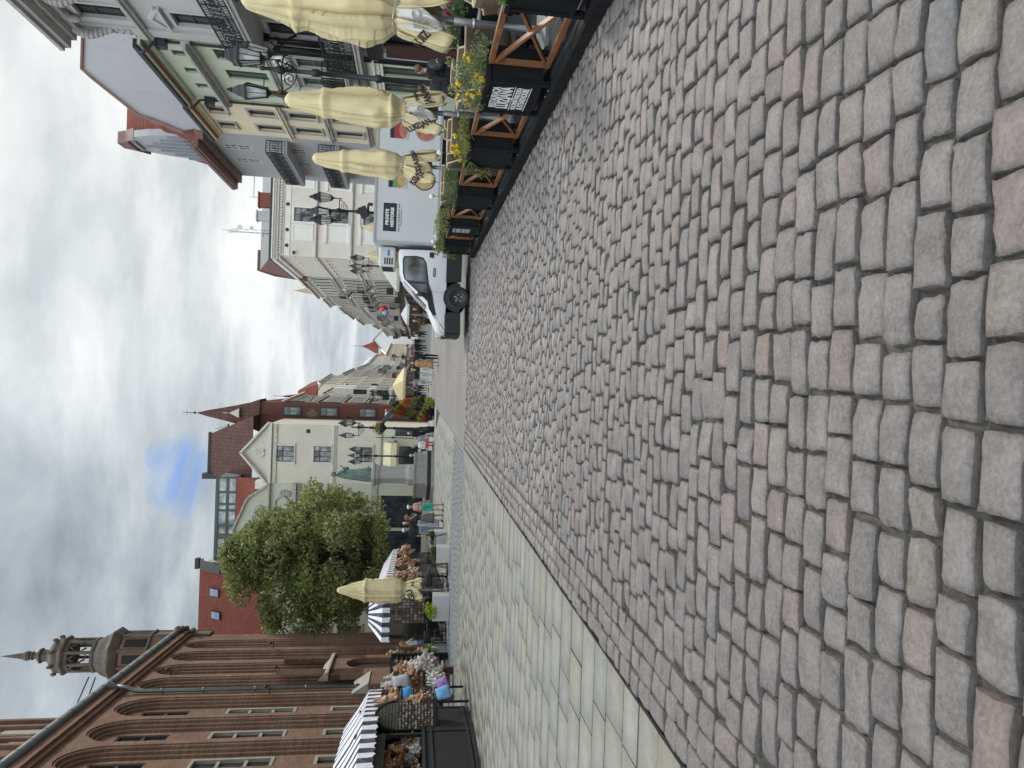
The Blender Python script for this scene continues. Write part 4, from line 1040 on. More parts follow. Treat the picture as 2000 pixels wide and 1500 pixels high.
# ---------------------------------------------------------------- the street running away
def far_street():
    FG = glassmat('far_glass', (.016,.018,.02), .45); FG.node_tree.nodes['Principled BSDF'].inputs['Specular IOR Level'].default_value = .15
    wstyle('fw', WFRAME_B, FG, .16, None, 'vert', .03, TRIM_W)
    wstyle('fwh', WFRAME_B, FG, .16, 'flat', 'vert', .03, TRIM_W)
    wstyle('fwo', WFRAME_B, FG, .16, None, 'vert', -.05, TRIM_W)
    wstyle('fwp', WFRAME_B, FG, .16, 'ped', 'vert', .03, TRIM_W)
    cols = {}
    shopm = [M('shop_dark', (.025,.022,.02), .5, .4, 1.5), M('shop_brown', (.06,.04,.03), .5, .4, 1.5), M('shop_grey', (.05,.055,.06), .5, .4, 1.5)]
    awnm = [M('awning_cream', (.5,.46,.36), .8, .05), M('awning_dark', (.04,.05,.05), .8, .1), M('awning_red', (.25,.04,.035), .8, .1), M('awning_white', (.55,.55,.53), .8, .05)]
    def stc(n, c): 
        if n not in cols: cols[n] = M(n, c, .88, .08, .6, .1, 30., streak=.2)
        return cols[n]
    redb = bpy.data.materials['dark_red_brick']
    def fh(A, B, H, mat, label, nr, st, left=True, roofz=3., roofm=None, dx=2.3, extra=None, front=2.3, name='townhouse'):
        A = Vector(A); B = Vector(B); d = (A-B) if left else (B-A); Lw = d.length; rz = math.atan2(d.y, d.x)
        org = B if left else A
        n = max(1, int(Lw/dx)); W = []; fl = (H-4.2)/nr
        for k in range(n):
            x = (k+.5)*Lw/n
            for r in range(nr):
                W.append((x, 4.6+r*fl, 1.0, fl*.6, st if r < nr-1 else 'fw'))
            W.append((x, .3, min(1.7, Lw/n*.75), 2.9, 'shop'))
        t = house(name, label, 'building', (org.x, org.y, 0), rz, Lw, H, 9, mat, W, 'houses down the far street', depth=.07)
        cornice(t, 0, Lw, H, [(.12,-.5,-.25),(.3,-.25,-.05),(.5,-.05,.15)], TRIM_W)
        for r in range(nr): cornice(t, 0, Lw, 4.1+r*fl, [(.12,-.12,.05)], TRIM_G if r else DARKPIPE, 'string_course')
        if roofz: gable_roof(t, 0, Lw, 0, 9, H+.15, H+roofz, roofm or ROOF_REDY, over=-.01)
        rr = random.Random(int(Lw*100))
        sh = MB(); k = 0.15
        while k < Lw-1.2:
            w_ = rr.uniform(1.4, 2.6); w_ = min(w_, Lw-.15-k); sh.box(k, k+w_, .012, .05, .25, 3.0+rr.uniform(-.2,.2)); k += w_+.45
        sh.box(.05, Lw-.05, .015, .14, 3.3, 3.85); sh.build('shopfront', shopm[int(Lw*10) % 3], t)
        for k in range(int(Lw/4.5)):
            x = rr.uniform(1, Lw-1); z = rr.choice((3.3, 4.3, 5.2))
            if rr.random() < .55: MB().ext([(x-.9,.02,3.25),(x-.9,1.3,2.6),(x-.9,1.3,2.4),(x-.9,.02,3.1)], (1.8,0,0)).build('shop_awning', rr.choice(awnm), t)
            else: MB().box(x-.05,x+.05,.02,.95,z-.55,z+.35).build('projecting_sign', rr.choice(awnm), t)
        if not extra:
            for k in range(int(Lw/6)):
                x = rr.uniform(1.5, Lw-1.5); balcony(t, x-1.0, x+1.0, 4.4+fl*rr.choice((0,1)), .9, .95, TRIM_G, BLACK, False, True)
        for k in range(max(1, int(Lw/7))):
            x = rr.uniform(.8, Lw-.8); MB().box(x-.4,x+.4,-4.9,-4.2,H+.5,H+max(roofz,2)+1.0+rr.uniform(0,.8)).build('chimney', redb if rr.random() < .6 else TRIM_G, t)
        if roofz >= 2.8 and not extra:
            for k in range(max(1, int(Lw/4.5))):
                x = (k+.5)*Lw/max(1, int(Lw/4.5)); MB().box(x-.6,x+.6,-2.2,-.5,H,H+1.5).ext([(x-.75,-.4,H+1.5),(x+.75,-.4,H+1.5),(x,-.4,H+2.1)],(0,-2.,0)).build('dormer', mat, t)
        if extra:
            extra(t, Lw, H)
        return t
    def balc(*spots):
        def f(t, Lw, H):
            for x, z in spots: balcony(t, x-1.1, x+1.1, z, 1.0, .95, TRIM_G, BLACK, False, True)
        return f
    def gablef(mat):
        def f(t, Lw, H):
            MB().ext([(Lw*.12,.02,H+.1),(Lw*.88,.02,H+.1),(Lw/2,.02,H+3.0)], (0,-.5,0)).build('gable', mat, t)
            cornice(t, Lw*.1, Lw*.9, H+.3, [(.2,-.1,.05)], TRIM_W, 'gable_base')
        return f
    def pinn(t, Lw, H):
        for x in (.4, Lw/2, Lw-.4):
            MB().box(x-.3,x+.3,-.5,.15,H,H+1.2).lathe([(.42,H+1.2),(.0,H+3.4)], (x,-.18,0), 4, 0, False, PI/4).tube([(x,-.18,H+3.2),(x,-.18,H+4.2)],.04,5).build('pinnacle', redb, t)
    def bays(t, Lw, H):
        for x in (Lw*.28, Lw*.72):
            b = MB().box(x-1.2,x+1.2,.01,1.0,4.4,H-1.2)
            o = b.build('bay_window', TRIM_W, t)
            for z in np.arange(5.0, H-3, 3.1): MB().box(x-1.0,x-.1,1.003,1.03,z,z+1.9).box(x+.1,x+1.0,1.003,1.03,z,z+1.9).box(x+1.203,x+1.22,.2,.9,z,z+1.9).build('pane', GLASS, o)
    # left side
    fh((-4.4,81.6),(-4.25,86),13.2,stc('ochre_stucco',(.40,.33,.20)),'narrow ochre house right beyond the brick corner house',3,'fwh',roofz=2.5)
    fh((-4.2,86),(-3.6,103),16.5,redb,'dark red brick house crowned with three pointed pinnacles',4,'fw',roofz=3.5,roofm=ROOF_REDY,extra=pinn)
    fh((-3.55,103),(-3.05,115),14.0,stc('white_stucco',(.62,.61,.58)),'white house with glazed bays beyond the pinnacled brick house',3,'fw',extra=bays)
    fh((-3.0,115),(-2.4,122),12.5,stc('pale_panel',(.50,.44,.36)),'low pale house between the white house and the tall cream house',3,'fw',roofz=4.5)
    def mans(t, Lw, H):
        MB().ext([(.3,-.1,H+.15),(1.2,-.8,H+2.0),(2.2,-1.4,H+3.6),(Lw-2.2,-1.4,H+3.6),(Lw-1.2,-.8,H+2.0),(Lw-.3,-.1,H+.15)], (0,-5,0)).build('mansard_roof', ROOF_RED, t)
    fh((-2.35,122.5),(-.9,142),17.2,stc('cream_white',(.58,.53,.42)),'tall cream house with shaped red roof on the left of the street',4,'fwp',roofz=0,dx=2.8,extra=mans)
    fh((-.85,142.2),(.4,170),15.2,stc('buff',(.42,.36,.28)),'buff house with heavy window hoods far down on the left',3,'fwh',roofz=3.0,roofm=M('grey_metal_roof',(.16,.17,.18),.6,.15))
    fh((.45,170.5),(2.2,214),14.6,stc('pale_grey',(.36,.36,.34)),'pale grey house far down on the left with dark attic',3,'fw',roofz=2.8,roofm=bpy.data.materials['grey_metal_roof'],dx=3.2)
    fh((2.3,215),(5.8,254),14.6,stc('bright_white',(.66,.66,.64)),'bright white classical house where the street bends',3,'fwp',roofz=4.0,roofm=bpy.data.materials['grey_metal_roof'],dx=3.4)
    fh((5.9,255),(12.5,309),11.2,stc('peach',(.52,.41,.28)),'peach house with red roof at the end of the street',3,'fw',roofz=4.5,dx=4.,extra=gablef(stc('bright_white',(.66,.66,.64))))
    # right side
    fh((11.95,94.15),(11.7,102),16.4,stc('sage',(.36,.37,.31)),'sage grey house joined to the cream corner block',3,'fw',False,roofz=3.,roofm=M('rust_metal',(.15,.07,.055),.7,.2))
    fh((11.65,102),(11.3,112),16.2,stc('sand',(.47,.42,.34)),'sand-coloured house with a triangular gable and iron balconies',3,'fwp',False,roofz=2.5,extra=lambda t,l,h: (gablef(stc('sand',(.47,.42,.34)))(t,l,h), balc((3,8.2),(7,8.2),(3,11.4))(t,l,h)))
    fh((11.25,112),(11,123),15.6,stc('stone_grey',(.27,.26,.235)),'stone grey house with dark balconies beyond the sand gable',3,'fwh',False,roofz=2.4,extra=balc((3,4.6),(3,8.0),(8,8.0)))
    def stack(t, Lw, H):
        MB().box(2,6,-6,-3,H,H+4.6).build('brick_block', redb, t); MB().box(2.5,4.5,-5,-3.2,H+4.6,H+6.6).build('lilac_chimney', M('lilac_render',(.36,.34,.42),.9,.06), t)
    fh((11,123),(11,135),14.2,stc('straw',(.48,.43,.30)),'straw yellow house with a brick block rising behind its roof',3,'fw',False,roofz=2.6,extra=stack)
    fh((11,135),(11.1,150),14.0,bpy.data.materials['lilac_render'],'lilac house with red roof far down on the right',3,'fw',False,roofz=2.8)
    fh((11.1,150),(11.4,172),13.4,stc('fawn',(.46,.40,.29)),'fawn house with small balconies far down on the right',3,'fwh',False,roofz=2.8,dx=3,extra=balc((4,7.6),(10,7.6)))
    fh((11.4,172),(12.6,205),11.4,stc('putty',(.41,.40,.35)),'putty coloured house next to the lamp-lit street bend',3,'fw',False,roofz=2.6,dx=3.4)
    fh((12.8,206),(13.2,258),10.8,stc('olive_grey',(.35,.36,.30)),'olive grey house at the far right end of the street',3,'fw',False,roofz=2.4,dx=4.)
    # white gable with red spire closing the view
    t = thing('spired_house', 'white house with red tiled roof and thin red spire closing the street', 'building', (8.2,318,0), 0)
    MB().box(0,12,0,12,0,14).ext([(0,0,14),(12,0,14),(6,0,19)],(0,12,0)).build('wall', stc('bright_white',(.66,.66,.64)), t)
    MB().add([(-.4,-.4,13.6),(6,-.4,19.3),(6,12,19.3),(-.4,12,13.6),(12.4,-.4,13.6),(12.4,12,13.6)],[(0,1,2,3),(1,4,5,2)]).build('roof', ROOF_REDY, t, solid=.2)
    MB().lathe([(3.2,17.2),(2.6,19.0),(1.2,21.5),(.2,24.0)], (3.2,4,0), 8, 0, False).tube([(3.2,4,24),(3.2,4,29)],.09,5).build('spire', ROOF_RED, t)
    for x in (3.0, 7.6): put_window(t, x, 8.5, 1.4, 2.2, 'fwo', rz=PI)
far_street()
# ---------------------------------------------------------------- leaves, tree, plants
LEAF = attrmat('leaf', .6, .35, .0, 20., .15, .35)
PETAL = attrmat('petal', .6, .3, 0, 20., .1, .2)
BARK = M('bark', (.06,.05,.04), .9, .3, 6., .5, 30.)
SOIL = M('soil', (.035,.026,.02), .95, .3, 20., .5, 60.)
def leafarr(clumps, size, cols, rng, droop=.2, aspect=.55):
    """clumps: (cx,cy,cz, rx,ry,rz, n) -> V, F, C arrays of small diamond leaves spread through each clump"""
    Vs, Cs = [], []
    cols = np.asarray(cols)
    for cx, cy, cz, rx, ry, rz, n in clumps:
        n = int(n)
        d = rng.normal(size=(n,3)); d /= np.linalg.norm(d, axis=1)[:,None]
        r = rng.uniform(.35, 1.05, n)**.6
        P = d*r[:,None]*np.array([rx,ry,rz]) + np.array([cx,cy,cz])
        ax = d + rng.normal(0, .7, (n,3)); ax[:,2] -= droop; ax /= np.linalg.norm(ax, axis=1)[:,None]
        s = rng.normal(size=(n,3)); s -= (s*ax).sum(1)[:,None]*ax; s /= np.linalg.norm(s, axis=1)[:,None]
        L_ = size*rng.uniform(.6, 1.25, n)[:,None]
        a = P - ax*L_*.5; b = P + s*L_*aspect*.5 + ax*L_*.05; c = P + ax*L_*.5; e = P - s*L_*aspect*.5 + ax*L_*.05
        Vs.append(np.stack([a,b,c,e], 1).reshape(-1,3))
        tone = rng.integers(0, len(cols)) ; base = cols[tone]
        k = rng.integers(0, len(cols), n); C = np.where(rng.uniform(size=(n,1)) < .6, base[None], cols[k])*rng.uniform(.75, 1.25, n)[:,None]
        Cs.append(C)
    V = np.concatenate(Vs); C = np.concatenate(Cs)
    return V, np.arange(len(V)).reshape(-1,4), C
def leaves(name, clumps, size, cols, rng, parent=None, mat=None, **k):
    V, F, C = leafarr(clumps, size, cols, rng, **k)
    return npmesh(name, V, F, mat or LEAF, C, False, parent)
GREENS = [(.185,.22,.07),(.235,.265,.09),(.135,.17,.056),(.31,.32,.125),(.205,.20,.075)]
def tree():
    rng = np.random.default_rng(3)
    t = thing('broadleaf_tree', 'broad leafy green tree between the town hall and the ornate house', 'tree', (-13.1,50.5,0))
    b = MB()
    b.tube([(0,0,0),(.05,0,1.2),(.1,.05,2.6),(.0,.1,4.0)], [.30,.24,.22,.2], 10)
    tips = []
    # crown outline: half width to the left / right and depth at each height
    H = [2.9,4,5.5,7,8.5,10,11.5,12.8,13.8]; Lr = [2.0,3.6,4.7,5.0,5.0,4.7,4.1,2.6,.9]; Rr = [2.6,3.8,4.7,5.1,5.0,4.0,2.7,1.6,.5]
    clumps = []
    for i in range(215):
        z = rng.uniform(3.2, 13.6); a = rng.uniform(0, 2*PI)
        l = np.interp(z, H, Lr); r = np.interp(z, H, Rr); w = l if math.cos(a) < 0 else r
        k = rng.uniform(.55, .98) if rng.uniform() < .75 else rng.uniform(.1, .55)
        x = math.cos(a)*w*k*rng.uniform(.86,1.08); y = math.sin(a)*(l+r)*.45*k
        rr = rng.uniform(.55, 1.15)
        if z < 6.3 and abs(x+.3) < 2.3 and y < 0 and rng.uniform() < .75: continue      # the open lower middle where the limbs show
        clumps.append((x, y, z, rr*1.15, rr*1.1, rr*.75, 330*rr**1.6)); tips.append((x,y,z))
    R.shuffle(tips)
    for x, y, z in tips[:42]:
        z0 = min(4.0, 2.2+z*.13)
        m = (x*.35+R.uniform(-.3,.3), y*.35+R.uniform(-.3,.3), z0+(z-z0)*.5)
        b.tube([(0.05,.05,z0),m,(x*.75,y*.75,z0+(z-z0)*.85),(x,y,z)], [.11,.07,.035,.012], 6)
    b.build('trunk', BARK, t)
    leaves('crown', clumps, .25, GREENS, rng, t, droop=.35, aspect=.6)
tree()
# ---------------------------------------------------------------- figures grown as one skin
def skinmesh(prims, voxel, name, matlist, smooth=6):
    """prims: ('c', p, q, r1, r2, mi) tapered limbs and ('e', c, (rx,ry,rz), mi) masses, fused into one continuous surface"""
    b = MB()
    for p in prims:
        if p[0] == 'c':
            _, a, c, r1, r2, mi = p
            a = Vector(a); c = Vector(c); d = c-a
            if d.length < 1e-4: d = Vector((0,0,1e-3))
            t = d.normalized()
            P = [a-t*r1*.97, a-t*r1*.7, a-t*r1*.25, a, c, c+t*r2*.25, c+t*r2*.7, c+t*r2*.97]
            rr = [r1*.22, r1*.72, r1*.97, r1, r2, r2*.97, r2*.72, r2*.22]
            b.tube(P, rr, 10)
        else: b.ball(p[1], p[2], 14, 9)
    me = b.mesh('tmp', matlist); o = bpy.data.objects.new('tmp', me); COL.objects.link(o)
    md = o.modifiers.new('r', 'REMESH'); md.mode = 'VOXEL'; md.voxel_size = voxel; md.use_smooth_shade = True
    sm = o.modifiers.new('s', 'SMOOTH'); sm.factor = .5; sm.iterations = smooth
    dg = bpy.context.evaluated_depsgraph_get()
    m2 = bpy.data.meshes.new_from_object(o.evaluated_get(dg)); m2.name = name
    bpy.data.objects.remove(o); bpy.data.meshes.remove(me)
    n = len(m2.polygons); co = np.zeros(n*3, dtype=np.float32); m2.polygons.foreach_get('center', co); co = co.reshape(-1,3)
    best = np.full(n, 1e9); mi = np.zeros(n, dtype=np.int32)
    for p in prims:
        if p[0] == 'c':
            a = np.array(p[1]); d = np.array(p[2])-a; dd = max(1e-9, float(d@d))
            t = np.clip(((co-a)@d)/dd, 0, 1); ds = np.linalg.norm(co-(a+t[:,None]*d), axis=1)-(p[3]+(p[4]-p[3])*t); k = p[5]
        else:
            rr = np.array(p[2]); q = np.linalg.norm((co-np.array(p[1]))/rr, axis=1); ds = (q-1)*rr.min(); k = p[3]
        s = ds < best; best[s] = ds[s]; mi[s] = k
    m2.materials.clear()
    for m in matlist: m2.materials.append(m)
    m2.polygons.foreach_set('material_index', mi); m2.polygons.foreach_set('use_smooth', np.ones(n, dtype=bool)); m2.update()
    return m2
CLOTH = {}
def cloth(col, rough=.85):
    k = tuple(round(c,3) for c in col)
    if k not in CLOTH: CLOTH[k] = M('cloth', col, rough, .16, 7., .25, 25.)
    return CLOTH[k]
SKIN = M('skin', (.42,.25,.18), .6, .08, 10.)
EYE = M('eye_dark', (.02,.015,.012), .3, .1)
LIP = M('lip', (.30,.12,.10), .5, .08)
def person(label, loc, face, h=1.72, top=(.05,.05,.06), bottom=(.03,.03,.05), shoes=(.03,.03,.03), hair=(.05,.035,.025), hairlen=0, sleeve=1, legs='trousers',
           stride=.1, arms=('down','down'), skirt=None, hat=None, bag=None, voxel=.02, female=False, group='people in the street', seated=False, lean=0, skin=None, apron=None):
    """facing: heading in degrees, 0 = away from the camera along the street"""
    t = thing('person', label, 'person', loc, -math.radians(face), group)
    k = h/1.75; S = .88 if female else 1
    mats = [skin or SKIN, cloth(top), cloth(bottom), cloth(shoes, .6), EYE, LIP]
    P = []
    def V(x, y, z): return (x*k, (y+lean*max(0,z-.95))*k, z*k)
    def c(a, b_, r1, r2, m): P.append(('c', V(*a), V(*b_), r1*k, r2*k, m))
    def e(a, r, m): P.append(('e', V(*a), tuple(q*k for q in r), m))
    zo = -.45 if seated else 0
    hipz = .93+zo
    # trunk
    e((0,0,hipz+.03), (.165*(1.04 if female else 1),.115,.13), 2); e((0,.005,1.13+zo), (.15*S,.105,.16), 1)
    e((0,.0,1.30+zo), (.18*S,.122,.20), 1); c((-.135*S,-.005,1.41+zo),(.135*S,-.005,1.41+zo),.07,.07,1)
    if female: e((-.07,.09,1.28+zo),(.065,.06,.07),1); e((.07,.09,1.28+zo),(.065,.06,.07),1)
    c((0,-.005,1.44+zo),(0,.01,1.54+zo),.055,.05,0)
    # head and face
    e((0,.015,1.635+zo),(.076,.093,.112),0); e((0,.045,1.575+zo),(.055,.06,.06),0)
    c((0,.105,1.645+zo),(0,.125,1.61+zo),.011,.016,0)
    for s in (-1,1):
        e((s*.078,.005,1.63+zo),(.012,.02,.03),0); e((s*.031,.094,1.655+zo),(.014,.012,.009),4)
    c((-.02,.098,1.573+zo),(.02,.098,1.573+zo),.008,.008,5)
    # legs
    lm = 0 if legs in ('shorts','bare') else 2
    for s in (-1,1):
        f = stride*s
        hip = (s*.09,0,hipz-.02)
        if seated: knee = (s*.1,.42,hipz-.02); ank = (s*.1,.45,.09)
        else: knee = (s*.095,f*.55+.02,.50); ank = (s*.095,f-.02,.085+(.03 if f < -.05 else 0))
        up = 2 if legs != 'bare' else 0
        c(hip, knee, .092, .060, up)
        if legs == 'shorts': c((hip[0],hip[1],hip[2]),(knee[0],knee[1],knee[2]+.06),.105,.085,2)
        c(knee, ank, .058 if lm == 0 else .068, .038 if lm == 0 else .055, lm)
        c((ank[0],ank[1]-.03,.05),(ank[0]+s*.01,ank[1]+.06,.045),.045,.042,3); c((ank[0]+s*.01,ank[1]+.06,.04),(ank[0]+s*.015,ank[1]+.16,.032),.042,.030,3)
    # arms
    for s, a in zip((-1,1), arms):
        sh = (s*.185*S,0,1.40+zo)
        if a == 'down': el = (s*.235*S,-.03+.04*s*stride*5,1.12+zo); wr = (s*.23*S,.06-.06*s*stride*4,.88+zo)
        elif a == 'bent': el = (s*.25*S,-.02,1.13+zo); wr = (s*.10,.25,1.12+zo)
        elif a == 'hip': el = (s*.36*S,-.08,1.18+zo); wr = (s*.18,.02,1.0+zo)
        elif a == 'pocket': el = (s*.27*S,-.08,1.13+zo); wr = (s*.17,.05,.93+zo)
        elif a == 'up': el = (s*.24*S,.14,1.22+zo); wr = (s*.08,.26,1.45+zo)
        elif a == 'lap': el = (s*.23*S,.04,1.12+zo); wr = (s*.09,.28,1.0+zo)
        c(sh, el, .052*S+.004, .042*S, 1 if sleeve > 0 else 0)
        c(el, wr, .040*S, .028*S, 1 if sleeve > .6 else 0)
        w = Vector(wr); d = (w-Vector(el)).normalized(); sd = d.cross(Vector((0,0,1)) if abs(d.z) < .9 else Vector((0,1,0))).normalized()
        c(wr, tuple(w+d*.07), .030, .032, 0)
        for q, ln in zip((-1.5,-.5,.5,1.5), (.055,.07,.075,.062)):
            p0 = w+d*.085+sd*q*.016; c(tuple(p0), tuple(p0+d*ln*.6), .0095, .009, 0); c(tuple(p0+d*ln*.6), tuple(p0+d*ln*.95+sd.cross(d)*.02), .009, .008, 0)
        c(tuple(w+d*.03+sd*.03), tuple(w+d*.075+sd*.055), .012, .010, 0)
    me = skinmesh(P, voxel*k, 'body', mats)
    o = bpy.data.objects.new('body', me); COL.objects.link(o); o.parent = t
    z0 = zo
    def at(x, y, z): return V(x, y, z)
    # hair
    if hairlen >= 0 and hair is not None:
        hb = MB()
        hp = [('e', at(0,-.012,1.665+z0), (.088*k,.098*k,.098*k), 0)]
        if hairlen > 0: hp.append(('c', at(0,-.06,1.64+z0), at(0,-.085,1.64-hairlen+z0), .085*k, .07*k, 0))
        hm = skinmesh(hp, .016*k, 'hair', [cloth(hair,.6)], 3)
        # keep the face clear
        ho = bpy.data.objects.new('hair', hm); COL.objects.link(ho); ho.parent = t; ho.location = (0,-.016*k,.012*k)
    if skirt:
        col, z0s, z1s, r0, r1 = skirt
        sb = MB(); n = 28; P2 = []
        for i in range(7):
            q = i/6; z = z0s+(z1s-z0s)*q; r = r0+(r1-r0)*q
            P2.append([at(r*(1+.07*q*math.sin(a*5+.6)) *math.cos(a), r*.8*(1+.09*q*math.sin(a*4))*math.sin(a), z) for a in [2*PI*j/n for j in range(n+1)]])
        sb.grid(P2[::-1]); sb.build('skirt', col if not isinstance(col, tuple) else cloth(col), t, solid=.01)
    if hat == 'sun':
        MB().lathe([(.20,-.02),(.21,-.01),(.11,.015),(.10,.09),(.075,.115),(.0,.12)], at(0,.0,1.675+z0), 18).build('hat', cloth((.16,.09,.05)), t)
    elif hat == 'cap':
        MB().lathe([(.098,0),(.097,.05),(.06,.085),(0,.092)], at(0,.0,1.675+z0), 14).ext([at(-.06,.07,1.683+z0),at(.06,.07,1.683+z0),at(.045,.18,1.675+z0),at(-.045,.18,1.675+z0)],(0,0,.008)).build('hat', cloth((.02,.02,.025)), t)
    elif hat == 'white':
        MB().lathe([(.098,0),(.097,.05),(.06,.085),(0,.092)], at(0,.0,1.675+z0), 14).ext([at(-.06,.07,1.683+z0),at(.06,.07,1.683+z0),at(.045,.18,1.675+z0),at(-.045,.18,1.675+z0)],(0,0,.008)).build('hat', cloth((.55,.52,.55)), t)
    if bag:
        col = cloth(bag, .55)
        bm = skinmesh([('e', at(0,-.20,1.24+z0), (.15*k,.10*k,.22*k), 0), ('e', at(0,-.27,1.16+z0), (.11*k,.06*k,.12*k), 0), ('c', at(-.1,-.12,1.45+z0), at(-.1,.10,1.38+z0), .018*k, .018*k, 0), ('c', at(.1,-.12,1.45+z0), at(.1,.10,1.38+z0), .018*k, .018*k, 0)], .018*k, 'backpack', [col], 3)
        bo = bpy.data.objects.new('backpack', bm); COL.objects.link(bo); bo.parent = t
        MB().tube([at(-.07,-.335,1.22+z0),at(.0,-.338,1.27+z0),at(.07,-.335,1.22+z0)], .008*k, 5).build('zip', cloth((.4,.4,.4)), bo)
    return t
def monument():
    """bronze scholar on a granite pedestal with stepped base"""
    gran = M('grey_granite', (.33,.325,.315), .6, .12, 5., .15, 90., streak=.2)
    grand = M('rough_granite', (.27,.265,.25), .8, .18, 6., .3, 60., streak=.25)
    bronze = M('green_bronze', (.15,.215,.19), .65, .3, 2.2, .2, 20., metal=.15, streak=.7, dirt=(.03,.045,.042))
    t = thing('statue', 'green bronze statue of a robed scholar on a tall granite pedestal with steps', 'statue', (-6.85,48.2,0), math.radians(34))
    def blk(b, r, z0, z1, ch=0): b.box(-r,r,-r,r,z0,z1)
    b = MB(); blk(b, 1.6, 0, .16); blk(b, 1.36, .42, .50)
    blk(b, 1.12, .50, 1.2); b.box(-1.17,1.17,-1.17,1.17,1.2,1.3)
    b.build('stepped_base', grand, t)
    b = MB(); blk(b, 1.25, .16, .42); b.build('dark_plinth', M('dark_granite', (.045,.045,.045), .5, .3, 4.), t)
    k = .76; b = MB(); b.lathe([(r*k, z) for r, z in [(.98,1.3),(.98,1.62),(.90,1.70),(.88,1.75),(.80,1.85),(.80,3.45),(.86,3.55),(.92,3.6),(.97,3.66),(.97,3.78),(1.12,3.86),(1.12,4.02),(1.0,4.05),(.0,4.06)]], n=4, sm=False, ph=PI/4)
    pd = b.build('pedestal', gran, t, bevel=.02)
    b = MB().lathe([(.5,4.06),(.52,4.25),(.48,4.28),(0,4.28)], n=8, sm=False).build('bronze_base', bronze, t)
    z = 4.28; P = []
    c = lambda a, q, r1, r2: P.append(('c', (a[0],a[1],a[2]+z), (q[0],q[1],q[2]+z), r1, r2, 0))
    e = lambda a, r: P.append(('e', (a[0],a[1],a[2]+z), r, 0))
    # robe, turned to the street
    c((0,0,.06),(0,.0,.9),.40,.33); c((0,0,.9),(0,-.02,1.55),.33,.29); e((0,0,1.6),(.36,.26,.42)); c((-.24,0,1.95),(.24,0,1.95),.13,.13)
    for k in range(15):
        a = 2*PI*k/15+.2; r0 = .44+.05*math.sin(k*2.3)
        c((r0*math.cos(a),r0*math.sin(a)*.92,.02),(.30*math.cos(a+.25),.26*math.sin(a+.25),1.35+.3*math.sin(k*1.7)),.075,.05)
    c((-.34,-.15,.1),(-.40,-.05,1.3),.16,.12)                    # hanging sleeve
    c((0,0,2.02),(0,.02,2.18),.09,.085); e((0,.04,2.30),(.115,.135,.16)); c((0,.16,2.30),(0,.19,2.25),.018,.022)
    e((0,-.02,2.32),(.15,.15,.16)); e((0,-.05,2.2),(.16,.12,.12))
    c((.30,.02,1.92),(.46,.16,1.58),.115,.10); c((.46,.16,1.58),(.42,.40,1.74),.085,.05); c((.42,.40,1.74),(.42,.47,1.84),.04,.035); c((.42,.47,1.84),(.43,.48,1.98),.016,.013)
    c((.40,.46,1.84),(.38,.50,1.92),.015,.012)
    c((-.30,.02,1.92),(-.42,.10,1.50),.12,.11); c((-.42,.10,1.50),(-.28,.36,1.42),.09,.06)
    c((-.30,.30,1.42),(-.10,.42,1.44),.06,.05)
    for s in (-1,1): c((s*.15,.36,.04),(s*.17,.52,.04),.07,.05)
    me = skinmesh(P, .02, 'figure', [bronze], 1)
    o = bpy.data.objects.new('figure', me); COL.objects.link(o); o.parent = t; o.rotation_euler = (0,0,math.radians(-98))
    MB().lathe([(.0,0),(.21,.0),(.22,.02),(.21,.04),(0,.04)], n=20).lathe([(.05,-.02),(.06,.06),(0,.07)], n=10).build('armillary_disc', bronze, o, (-.2,.46,1.5+z), (PI/2,0,.3))
    s = thing('stone_bollard', 'low square grey stone post standing left of the statue steps', 'bollard', (-8.55,46.3,0))
    MB().lathe([(.33,0),(.33,.75),(.36,.78),(.36,.86),(.2,.95),(0,.98)], n=4, sm=False, ph=PI/4).build('post', gran, s)
monument()
